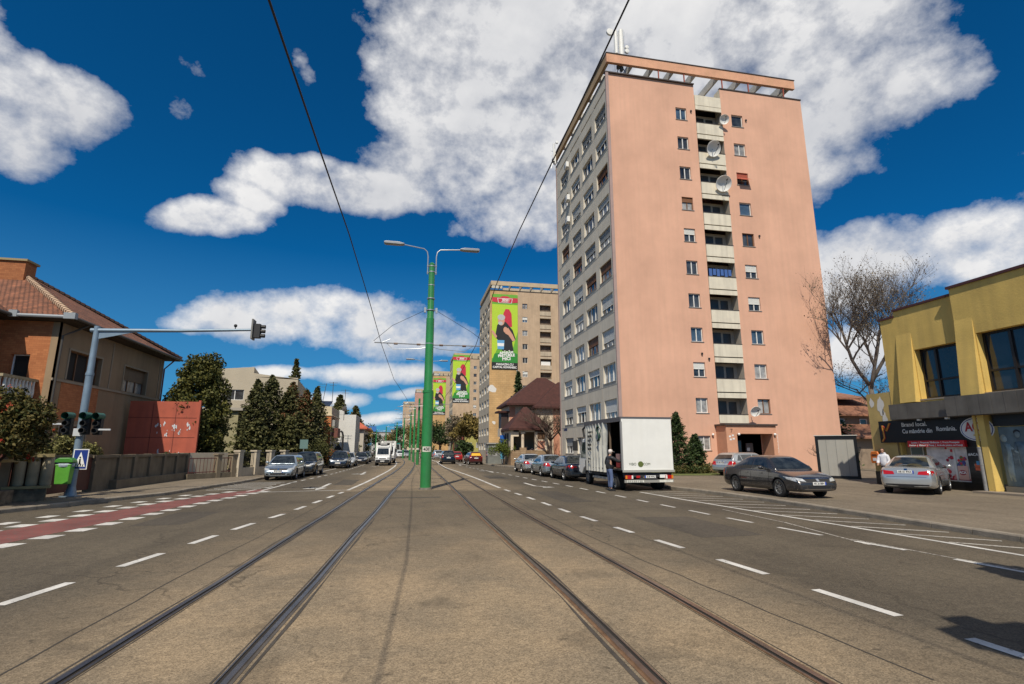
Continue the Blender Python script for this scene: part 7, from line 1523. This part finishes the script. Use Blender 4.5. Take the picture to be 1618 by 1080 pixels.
def person(loc, rz, label, arms, legs, jm, tm, hairm, cap=False, lean=0, head_dir=(0, 1), hood=False, sc=1.0):
    """local +y is where the person faces; arms: two (elbow, wrist) offsets; legs: two foot offsets (x, y)"""
    t = thing('person', label, 'person', loc, rz); t.scale = (sc, sc, sc)
    hip = Vector((0, 0, .95)); ch = Vector((0, lean * .6, 1.30)); nk = Vector((0, lean, 1.50)); hd = Vector((0, lean + .04, 1.615))
    # one continuous body (skin) under the clothes
    V = [hip, (0, lean * .3, 1.12), ch, (0, lean, 1.44), nk, (0, lean + .015, 1.56)]; E = [(i, i + 1) for i in range(5)]; Rr = [(.13, .11), (.125, .10), (.155, .11), (.12, .085), (.052, .055), (.06, .07)]
    for s, (el, wr_) in zip((-1, 1), arms):
        b = len(V); sh_ = Vector((s * .17, lean * .95, 1.41)); V += [sh_, sh_ + Vector(el), sh_ + Vector(wr_), sh_ + Vector(wr_) * 1.0 + (Vector(wr_) - Vector(el)).normalized() * .07]; E += [(3, b), (b, b + 1), (b + 1, b + 2), (b + 2, b + 3)]; Rr += [.062, .045, .030, (.036, .022)]
    for s, (fx, fy) in zip((-1, 1), legs):
        b = len(V); hp = Vector((s * .085, 0, .88)); an = Vector((fx, fy, .09)); kn = (hp + an) / 2 + Vector((0, .035, .02)); V += [hp, kn, an, an + Vector((0, .15, -.04))]; E += [(0, b), (b, b + 1), (b + 1, b + 2), (b + 2, b + 3)]; Rr += [.085, .058, .040, (.036, .028)]
    body = skin_obj('body', V, E, Rr, M_skin, t)
    # head with face, ears
    m = MB(); c = hd + Vector((0, 0, .02))
    prof = [(.001, -.115), (.04, -.11), (.062, -.075), (.073, -.02), (.078, .03), (.072, .075), (.05, .108), (.001, .122)]
    m.lathe(prof, 20, 0, T(*c) @ Matrix.Diagonal((.96, 1.18, 1, 1))); m.add([(-.012, .085, -.02), (.012, .085, -.02), (0, .112, -.028), (0, .088, .025), (0, .085, -.036)], [(0, 2, 3), (1, 3, 2), (0, 4, 2), (1, 2, 4)], 0, T(*c))
    for s in (-1, 1): m.sphere(tuple(c + Vector((s * .076, -.005, -.005))), .026, 8, 0, (.4, .7, 1.1)); m.sphere(tuple(c + Vector((s * .03, .078, .018))), .012, 8, 1); m.box(c.x + s * .032 - .015, c.x + s * .032 + .015, c.y + .082, c.y + .09, c.z + .036, c.z + .042, 2)
    m.box(c.x - .022, c.x + .022, c.y + .082, c.y + .088, c.z - .058, c.z - .052, 3)
    m.build('head', [M_skin, M_cblk, hairm, mat('lips', (.33, .12, .10), .6)], t, smooth=60)
    h = MB()
    if cap:
        h.lathe([(.088, .02), (.090, .05), (.082, .09), (.055, .125), (.001, .14)], 20, 0, T(*c) @ Matrix.Diagonal((.96, 1.16, 1, 1))); h.add([(-.07, .08, .03), (.07, .08, .03), (.05, .20, .015), (-.05, .20, .015), (-.07, .08, .04), (.07, .08, .04), (.05, .20, .025), (-.05, .20, .025)], [(0, 1, 2, 3), (4, 7, 6, 5), (0, 4, 5, 1), (1, 5, 6, 2), (2, 6, 7, 3), (3, 7, 4, 0)], 0, T(*c)); h.build('cap', M_cap, t, smooth=50)
        g_ = MB(); g_.lathe([(.079, -.05), (.083, .0), (.082, .03)], 20, 0, T(c.x, c.y - .008, c.z) @ Matrix.Diagonal((.96, 1.12, 1, 1))); hh_ = g_.build('hair', mat('grey_hair', (.30, .28, .26), .8), t)
        for v_ in hh_.data.vertices:
            if v_.co.y > c.y + .03: v_.co.y = c.y + .02
    else:
        h.lathe([(.080, -.05), (.088, 0), (.092, .05), (.082, .10), (.05, .135), (.001, .145)], 20, 0, T(c.x, c.y - .012, c.z) @ Matrix.Diagonal((.97, 1.14, 1, 1))); hh_ = h.build('hair', hairm, t, smooth=60)
        for v_ in hh_.data.vertices:
            if v_.co.y > c.y + .045 and v_.co.z < c.z + .06: v_.co.y = c.y + .04
    # jacket
    V = [(0, 0, .86), (0, lean * .3, 1.08), ch, (0, lean, 1.43), (0, lean, 1.52)]; E = [(0, 1), (1, 2), (2, 3), (3, 4)]; Rr = [(.185, .165), (.20, .18), (.205, .17), (.15, .125), (.072, .075)]
    for s, (el, wr_) in zip((-1, 1), arms):
        b = len(V); sh_ = Vector((s * .175, lean * .95, 1.40)); V += [sh_, sh_ + Vector(el), sh_ + Vector(wr_) * .97]; E += [(3, b), (b, b + 1), (b + 1, b + 2)]; Rr += [.095, .078, .056]
    skin_obj('jacket', V, E, Rr, jm, t)
    if hood: g_ = MB(); g_.lathe([(.07, 0), (.11, .02), (.12, .06), (.09, .09)], 16, 0, T(0, lean - .03, 1.46) @ Matrix.Rotation(R(12), 4, 'X')); g_.build('hood', jm, t, smooth=60)
    V = [(0, 0, 1.02), (0, 0, .90)]; E = [(0, 1)]; Rr = [(.15, .125), (.15, .13)]
    for s, (fx, fy) in zip((-1, 1), legs):
        b = len(V); hp = Vector((s * .09, 0, .84)); an = Vector((fx, fy, .12)); kn = (hp + an) / 2 + Vector((0, .035, .02)); V += [hp, kn, an]; E += [(1, b), (b, b + 1), (b + 1, b + 2)]; Rr += [.105, .082, .068]
    skin_obj('trousers', V, E, Rr, tm, t)
    for s, (fx, fy) in zip((-1, 1), legs):
        f = MB(); M_ = T(fx, fy, 0) @ RZ(R(-8 * s)); f.prism([(-.09, .0), (.20, .0), (.205, .04), (.15, .075), (.05, .11), (-.07, .115), (-.095, .06)], 'x', -.045, .045, 0, M_); bevel(f.build('shoe', M_shoe if not hood else M_white, t), .018, 3)
    # hands: palm is the end of the arm; five fingers each
    for s, (el, wr_) in zip((-1, 1), arms):
        sh_ = Vector((s * .17, lean * .95, 1.41)); d_ = (Vector(wr_) - Vector(el)).normalized(); w0 = sh_ + Vector(wr_); side = d_.cross(Vector((0, 0, 1))); side = side.normalized() if side.length > .3 else Vector((0, 1, 0)); nrm = side.cross(d_)
        hV = [w0, w0 + d_ * .045, w0 + d_ * .085]; hE = [(0, 1), (1, 2)]; hR = [(.026, .02), (.034, .016), (.036, .013)]
        skin_obj('hand', hV, hE, hR, M_skin, t, 1)
        fm = MB()
        for k, ln in enumerate((.062, .075, .080, .070)):
            b0 = w0 + d_ * .09 + side * (-.027 + .018 * k); b1 = b0 + d_ * ln * .5 - nrm * .006; b2 = b1 + (d_ * .7 - nrm * .7) * ln * .5; fm.tube([b0, b1, b2], [.0085, .0078, .0062], 6)
        th_ = w0 + d_ * .03 - side * .03; fm.tube([th_, th_ - side * .03 + d_ * .025, th_ - side * .035 + d_ * .06], [.011, .010, .008], 6); fm.build('fingers', M_skin, t, smooth=True)
    return t
person((9.10, 23.25, 0), R(-72), 'man in a dark puffer jacket, blue jeans and white cap reaching into the open truck', ((( -.10, -.02, -.27), (-.02, .20, -.36)), ((.10, .24, -.16), (.20, .50, -.10))), ((-.15, .10), (.15, -.06)), M_jack, M_jean, M_bhair, cap=True, lean=.05, sc=1.04)
person((23.0, 22.35, .125), R(115), 'young person in a white hooded top and dark trousers beside the silver sedan', (((-.06, .05, -.28), (-.02, .22, -.40)), ((.06, .05, -.28), (.02, .22, -.38))), ((-.11, .05), (.10, -.08)), M_hood, M_track, M_bhair, lean=.06, hood=True, sc=1.0)

# ================================================================== trees, shrubs, hedges
def leafmat(name, c1, c2, tr=.25):
    m = bpy.data.materials.new(name); m.use_nodes = True; t = m.node_tree; b = t.nodes['Principled BSDF']; b.inputs['Roughness'].default_value = .65; b.inputs['Specular IOR Level'].default_value = .25
    g_ = N(t, 'ShaderNodeNewGeometry'); mx = N(t, 'ShaderNodeMix', data_type='RGBA'); t.links.new(g_.outputs['Random Per Island'], mx.inputs['Factor']); mx.inputs['A'].default_value = (*c1, 1); mx.inputs['B'].default_value = (*c2, 1); t.links.new(mx.outputs['Result'], b.inputs['Base Color'])
    MATS[name] = m; return m
L_con = leafmat('conifer_needles', (.030, .038, .012), (.125, .118, .042)); L_con2 = leafmat('thuja_needles', (.032, .042, .010), (.13, .12, .028)); L_bush = leafmat('camellia_leaves', (.022, .034, .008), (.14, .105, .028)); L_flow = leafmat('red_flowers', (.26, .02, .015), (.36, .09, .03)); L_olive = leafmat('spring_leaves', (.10, .08, .025), (.26, .19, .055)); L_green = leafmat('dark_leaves', (.018, .035, .012), (.055, .085, .025)); L_bud = leafmat('budding_twigs', (.12, .095, .065), (.24, .19, .12)); L_pink = leafmat('magnolia_petals', (.45, .25, .27), (.65, .48, .45)); L_redt = leafmat('reddish_spruce_tips', (.10, .045, .02), (.17, .075, .03))
M_bark = mat('bark', (.10, .075, .055), .95, 0, .3, 4, .6, 25); M_barkd = mat('dark_bark', (.045, .035, .028), .95, 0, .3, 4, .5, 25)
def leaves(pts, size, name, m, parent, rng, flat=.5, aspect=.55):
    v = []; f = []
    for p in pts:
        d = Vector((rng.gauss(0, 1), rng.gauss(0, 1), rng.gauss(0, flat))).normalized(); u = d.orthogonal().normalized() if abs(d.z) < .95 else Vector((1, 0, 0)); w_ = d.cross(u); a = rng.uniform(0, 6.28); u, w_ = u * math.cos(a) + w_ * math.sin(a), w_ * math.cos(a) - u * math.sin(a)
        s = size * rng.uniform(.55, 1.3); i = len(v); P = Vector(p)
        v += [P - d * s, P + u * s * aspect, P + d * s, P - u * s * aspect]; f.append((i, i + 1, i + 2, i + 3))
    me = bpy.data.meshes.new(name); me.from_pydata([tuple(x) for x in v], [], f); me.materials.append(m); o = bpy.data.objects.new(name, me); COL.objects.link(o); o.parent = parent; return o
def spruce(x, y, h, r_, label, m=None, n=5200, seed=0, z=.12, leaf=.13, group=None, loose=.28, base=.06, red=0):
    rng = random.Random(seed); t = thing('conifer_tree', label, 'tree', (x, y, z), rng.uniform(0, 6), group); tr = MB(); tr.tube([(0, 0, 0), (.05, 0, h * .5), (0, 0, h * .97)], [h * .02 + .04, h * .012 + .02, .015], 8); tr.build('trunk', M_barkd, t)
    pts = []; rp = []; nb = int(16 * h); 
    for b in range(nb):
        zz = h * (base + (1 - base) * (b / nb) ** .85); k = 1 - (zz / h); L_ = r_ * (k ** .85) * rng.uniform(.7, 1.12) + .06; a = b * 2.4 + rng.uniform(-.3, .3); drop = rng.uniform(.05, .35) * L_; m_ = max(3, int(n / nb))
        for q in range(m_):
            u = math.sqrt(rng.random()); sp = .20 * L_ + .08; p = (math.cos(a) * L_ * u + rng.gauss(0, sp * .6), math.sin(a) * L_ * u + rng.gauss(0, sp * .6), zz - drop * u + .25 * L_ * max(0, u - .7) + rng.gauss(0, .07 * (1 + L_ * .3)))
            (rp if red and rng.random() < red and zz > h * .55 and math.cos(a) > 0 else pts).append(p)
    leaves(pts, leaf, 'crown', m or L_con, t, rng)
    if rp: leaves(rp, leaf, 'reddish_needles', L_redt, t, rng)
    return t
sps = [(-11.3, 43.0, 6.9, 1.6, 'left spruce of the dense group, standing alone with a thin pointed tip', 0), (-10.9, 45.5, 7.6, 2.2, 'tallest spruce at the left of the group behind the silver estate', 0), (-9.9, 48.5, 7.4, 2.1, 'spruce with reddish tips left of centre in the group', .5), (-9.6, 46.0, 6.6, 2.2, 'broad green spruce in the middle of the group', .1), (-8.9, 49.5, 6.9, 1.9, 'spruce with reddish crown right of centre', .6), (-8.4, 52, 6.8, 2.0, 'rightmost spruce of the group, beside the row house', .1), (-9.0, 44.2, 4.2, 1.9, 'low dark spruce in front behind the pillars', 0), (-10.9, 42.6, 4.0, 1.7, 'low spruce at the front left behind the fence', 0)]
for i, (x, y, h, r_, lab, rd_) in enumerate(sps): spruce(x * 1.16, y * 1.16, (h - 1.85) * 1.16 + 1.85, r_ * 1.6, lab, n=6500, seed=20 + i, leaf=.135, group='spruces behind the ornamental fence', red=rd_)
spruce(-13.3, 66, 12.3, 2.0, 'tall spruce tip rising above the beige modern house', n=2600, seed=40, leaf=.2)
spruce(-11.0, 68, 9.2, 2.3, 'second spruce right behind the beige house edge', n=2600, seed=41, leaf=.2)
for i, (x, y, h, r_, lab) in enumerate(((-10.2, 84, 9.8, 3.6, 'dark conifer behind the white house'), (-8.4, 90, 8.6, 3.4, 'smaller dark conifer right of the white house'))): spruce(x, y, h, r_, lab, n=4200, seed=50 + i, leaf=.24)
# round-lobed thuja beside the red wall
def blobtree(x, y, h, label, lobes, m, n, leaf, seed, name='conifer_tree', cat='tree', trunk=.12, z=.12, flowers=None, group=None, bark=None):
    rng = random.Random(seed); t = thing(name, label, cat, (x, y, z), 0, group); tr = MB(); tr.tube([(0, 0, 0), (.03, .02, h * .35), (0, 0, h * .8)], [trunk, trunk * .7, trunk * .25], 8)
    for (a, b, c, rr_) in lobes[:6]: tr.tube([(0, 0, h * .25), (a * .6, b * .6, c * .8), (a, b, c)], [trunk * .5, trunk * .3, .01], 5)
    tr.build('trunk', bark or M_barkd, t); pts = []; tot = sum(l[3] ** 2 for l in lobes)
    for (a, b, c, rr_) in lobes:
        for q in range(int(n * rr_ ** 2 / tot)):
            d = Vector((rng.gauss(0, 1), rng.gauss(0, 1), rng.gauss(0, 1))).normalized(); s = rr_ * (rng.random() ** .33); p = d * s; k = 1 + .22 * math.sin(d.x * 7 + a * 3) * math.sin(d.z * 6 + b * 5 + d.y * 5); pts.append((a + p.x * k, b + p.y * k, c + p.z * k * .95))
    leaves(pts, leaf, 'crown', m, t, rng, .9)
    if flowers:
        fp = []
        for (a, b, c, rr_) in lobes:
            for q in range(flowers):
                d = Vector((rng.gauss(0, 1), rng.gauss(0, 1) - .4, rng.gauss(0, 1))).normalized() * rr_ * 1.0
                fp += [(a + d.x + rng.gauss(0, .03), b + d.y + rng.gauss(0, .03), c + d.z + rng.gauss(0, .03)) for _ in range(5)]
        leaves(fp, .045, 'flowers', L_flow, t, rng, 1, .9)['kind'] = 'stuff'
    return t
rng = random.Random(77); lob = []
for k in range(30):
    zz = 1.3 + 6.3 * (k / 30); w_ = 1.75 * (1 - ((zz - 3.2) / 5.2) ** 2 if zz > 3.2 else .75 + .25 * (zz / 3.2)); a = k * 2.4; lob.append((math.cos(a) * w_ * .8, math.sin(a) * w_ * .8, zz, .62 + .25 * rng.random()))
blobtree(-13.6, 38.2, 8.0, 'big round lobed dark thuja behind the red panel wall', lob, L_con2, 26000, .105, 5)
lob = []; rng = random.Random(6)
for k in range(22): a = k * 2.4; rr_ = rng.uniform(.2, 1.45); lob.append((math.cos(a) * rr_, math.sin(a) * rr_ * .7, 1.95 + rng.uniform(-.15, 1.65 - .5 * rr_), rng.uniform(.42, .62)))
blobtree(-12.6, 19.2, 3.6, 'big camellia bush with red flowers hanging over the stone fence', lob, L_bush, 24000, .066, 8, name='flowering_bush', cat='bush', flowers=3)
lob = []
for k in range(14): lob.append((-1.5 + k * .23, rng.uniform(-.2, .2), 1.6 + rng.uniform(-.2, .45), rng.uniform(.25, .4)))
blobtree(-13.2, 24.6, 2.0, 'low green yellow shrub behind the garden wall, right of the signal mast', [(b, a * 1.0, c, d) for a, b, c, d in lob], leafmat('yellow_green_leaves', (.05, .06, .015), (.22, .20, .07)), 4500, .055, 9, name='garden_shrub', cat='bush', trunk=.04)
blobtree(-13.4, 33.8, 1.6, 'small weedy shrub at the foot of the red wall', [(0, 0, 1.35, .25), (.1, .8, 1.3, .22), (0, -.7, 1.3, .2)], L_green, 900, .05, 10, name='garden_shrub', cat='bush', trunk=.02)
blobtree(-13.0, 17.2, .5, 'small box plant at the left edge of the pavement', [(0, 0, .25, .28), (.2, .2, .2, .22)], L_green, 900, .035, 11, name='garden_shrub', cat='bush', trunk=.02)
blobtree(-8.6, 55.3, 2.7, 'round green shrub right of the spruces beside the row house', [(0, 0, 1.9, .9), (.5, .3, 1.5, .8), (-.5, .2, 1.6, .8), (0, .2, 1.0, .8)], leafmat('shrub_leaves', (.03, .04, .012), (.11, .11, .035)), 4500, .075, 12, name='garden_shrub', cat='bush', trunk=.06)
blobtree(-7.9, 59, 1.9, 'rusty orange shrub behind the left parked cars', [(0, 0, 1.1, .7), (.2, .3, .7, .6)], leafmat('rusty_leaves', (.12, .04, .015), (.30, .10, .03)), 1500, .07, 13, name='garden_shrub', cat='bush', trunk=.04)
# conical shrubs and hedge before the pink tower
spruce(21.0, 36.3, 2.75, 1.15, 'dense cone shaped shrub before the pink wall, right of the truck', m=L_green, n=9000, seed=61, leaf=.075, base=.02, group='cone shrubs before the pink tower'); spruce(19.4, 36.0, 4.35, 1.35, 'taller cone shaped shrub half hidden by the truck box', m=L_green, n=9000, seed=62, leaf=.075, base=.02, group='cone shrubs before the pink tower')
blobtree(20.6, 35.3, .7, 'low mixed hedge along the lawn before the pink tower', [(a * .45 - 2.6, .1 * math.sin(a * 2), .28 + .08 * math.sin(a * 3), .36) for a in range(12)], leafmat('hedge_leaves', (.03, .045, .012), (.16, .13, .04)), 5200, .05, 14, name='hedge', cat='hedge', trunk=.02)
# bare trees
def bare(x, y, h, label, seed, spread=.5, depth=5, r0=.16, z=.12, lean=(0, 0), twigs=True, bark=None, kids=(3, 5), first=.28, name='bare_tree', group=None, leafy=None, nl=0, lsz=.06, cat='tree', up=.16):
    rng = random.Random(seed); t = thing(name, label, cat, (x, y, z), 0, group); tr = MB(); cr = MB(); tips = []
    def grow(p, d, L_, r_, lev):
        n = 4; pts = [p]; q = p.copy(); dd = d.copy()
        for k in range(n):
            dd = (dd + Vector((rng.gauss(0, .10), rng.gauss(0, .10), rng.gauss(.02, .06)))).normalized(); q = q + dd * L_ / n; pts.append(q.copy())
        (tr if lev == 0 else cr).tube(pts, [r_ * (1 - .45 * k / n) for k in range(n + 1)], 8 if lev == 0 else (5 if lev < 3 else 3), caps=lev < 2)
        if lev >= depth: tips.append(pts[-1]); return
        for c in range(rng.randint(*kids)):
            k = rng.uniform(.35, 1.0) if lev else rng.uniform(.55, 1.0); idx = min(n - 1, int(k * n)); b0 = pts[idx].lerp(pts[idx + 1], k * n - idx)
            ax = Vector((rng.gauss(0, 1), rng.gauss(0, 1), rng.gauss(0, .35))).normalized(); nd = (dd * (1 - spread) + ax * spread + Vector((0, 0, up))).normalized(); grow(b0, nd, L_ * rng.uniform(.55, .8), r_ * .52, lev + 1)
            if lev >= depth - 2: tips.append(b0)
    grow(Vector((0, 0, 0)), Vector((lean[0], lean[1], 1)).normalized(), h * first, r0, 0)
    tr.build('trunk', bark or M_bark, t, smooth=True); cr.build('crown', bark or M_bark, t, smooth=True, recalc=False)
    if leafy and tips:
        pts = [(p.x + rng.gauss(0, .25), p.y + rng.gauss(0, .25), p.z + rng.gauss(0, .25)) for p in (rng.choice(tips) for _ in range(nl))]; leaves(pts, lsz, 'buds', leafy, t, rng, 1)
    return t
bare(35.9, 34.4, 24.5, 'large bare tree rising behind the yellow shop between it and the pink tower', 8, .50, 6, .30, first=.30, kids=(3, 5), up=.30, leafy=L_bud, nl=5000, lsz=.07, bark=mat('grey_bark', (.12, .10, .085), .95, 0, .3, 4, .5, 25))
bare(28.3, 30.5, 6.5, 'small bare tree with low limbs reaching left before the pink wall edge', 15, .62, 5, .10, first=.22, lean=(-.9, .1), kids=(2, 4))
bare(15.2, 55.6, 11.2, 'bare tree with many twisting branches in front of the peach villa', 21, .55, 5, .22, first=.26, kids=(3, 5), bark=mat('brown_bark', (.085, .06, .045), .95, 0, .3, 4))
bare(16.8, 57.5, 11.5, 'second bare tree right beside it at the grey side of the pink tower', 23, .5, 5, .18, first=.3, kids=(3, 4), leafy=L_bud, nl=900, lsz=.06)
bare(42, 40, 15, 'bare treetop peeking over the yellow shop roof', 27, .55, 5, .2, first=.35, kids=(3, 4), leafy=L_bud, nl=1400, lsz=.08)
bare(13.6, 58.6, 2.6, 'pink flowering magnolia shrub before the villa', 31, .55, 4, .05, first=.25, kids=(3, 4), leafy=L_pink, nl=900, lsz=.06, name='flowering_shrub', cat='bush')
for i, (x, y, h, mt_, lab) in enumerate(((13.2, 128, 15.5, L_olive, 'brown leafed tree before the yellow green apartment house'), (16.5, 122, 16, L_olive, 'large brown leafed tree left of the tiled tower'), (11.2, 140, 15.5, L_bud, 'grey budding tree between the two banner towers'), (10.4, 165, 13, L_bud, 'grey budding tree farther down on the right'), (18.5, 118, 9, L_olive, 'low golden tree beside the hedge'))):
    bare(x, y, h, lab, 70 + i, .5, 4, .22, first=.28, kids=(4, 5), leafy=mt_, nl=4200, lsz=.30, group='street trees beyond the villa')
for i, (x, y, h, r_, m_, lab) in enumerate(((9.0, 150, 10, 3.4, L_green, 'dark round tree under the farthest green banner'), (6.5, 190, 11, 4.2, L_olive, 'olive tree behind the green poles'), (2.0, 205, 11, 4.4, L_olive, 'olive brown tree left of the green poles'), (-2.5, 225, 10, 4, L_green, 'dark tree in the middle of the street end'), (-16, 150, 9, 4, L_olive, 'olive tree behind the red roofed house'), (-9.5, 104, 7.5, 2.6, L_olive, 'olive hedge tree right of the red roofed house'), (-12, 180, 9, 4.5, L_green, 'dark tree at the left end of the street'), (-6, 240, 9, 5, L_olive, 'brownish tree before the distant grey building'), (11.2, 108, 2.6, 1.8, L_green, 'trimmed dark hedge at the right kerb far off'))):
    rng = random.Random(i + 300); lob = [(rng.gauss(0, r_ * .4), rng.gauss(0, r_ * .3), h * .62 + rng.gauss(0, h * .17), r_ * rng.uniform(.35, .6)) for _ in range(14)]
    blobtree(x, y, h, lab, lob, m_, 2600, .30, i + 400, name='street_tree', trunk=.2, group='distant street trees')
rng = random.Random(55)
blobtree(10.6, 58.8, 2.7, 'bright green round bush before the tiled tower', [(rng.gauss(0, .5), rng.gauss(0, .5), 1.9 + rng.gauss(0, .3), .55) for _ in range(10)], leafmat('bright_leaves', (.04, .07, .012), (.15, .17, .03)), 3600, .08, 15, name='garden_bush', cat='bush', trunk=.06)
spruce(38.2, 43.0, 8.6, 2.6, 'dark green fir between the pink tower and the tiled house', m=L_green, n=5200, seed=81, leaf=.15)
blobtree(34.6, 39.5, 3.0, 'yellow brown shrub below the tiled house behind the container', [(0, 0, 1.9, .8), (1.2, .2, 1.9, .8), (2.3, 0, 2.0, .7)], leafmat('ochre_leaves', (.16, .10, .03), (.40, .26, .09)), 2600, .07, 16, name='garden_shrub', cat='bush', trunk=.04)
spruce(17.6, 84, 14.2, 2.4, 'dark fir top rising behind the villa roof', m=L_green, n=2200, seed=82, leaf=.3)
# far hills / tree line closing the horizon
hl = MB(); rng = random.Random(2); n_ = 90; v = []
for k in range(n_ + 1):
    a = PI * (.12 + .76 * k / n_); R_ = 1500; hgt = 26 + 14 * math.sin(k * .5) + rng.uniform(-5, 5); v += [(R_ * math.cos(a), R_ * math.sin(a), -5), (R_ * math.cos(a), R_ * math.sin(a), hgt * .5), (R_ * 1.15 * math.cos(a), R_ * 1.15 * math.sin(a), hgt)]
hl.add(v, [(3 * k, 3 * k + 3, 3 * k + 4, 3 * k + 1) for k in range(n_)] + [(3 * k + 1, 3 * k + 4, 3 * k + 5, 3 * k + 2) for k in range(n_)]); hl.build('hills', mat('far_wooded_hills', (.07, .08, .06), .95, 0, .3, .02), kind='structure', recalc=False)
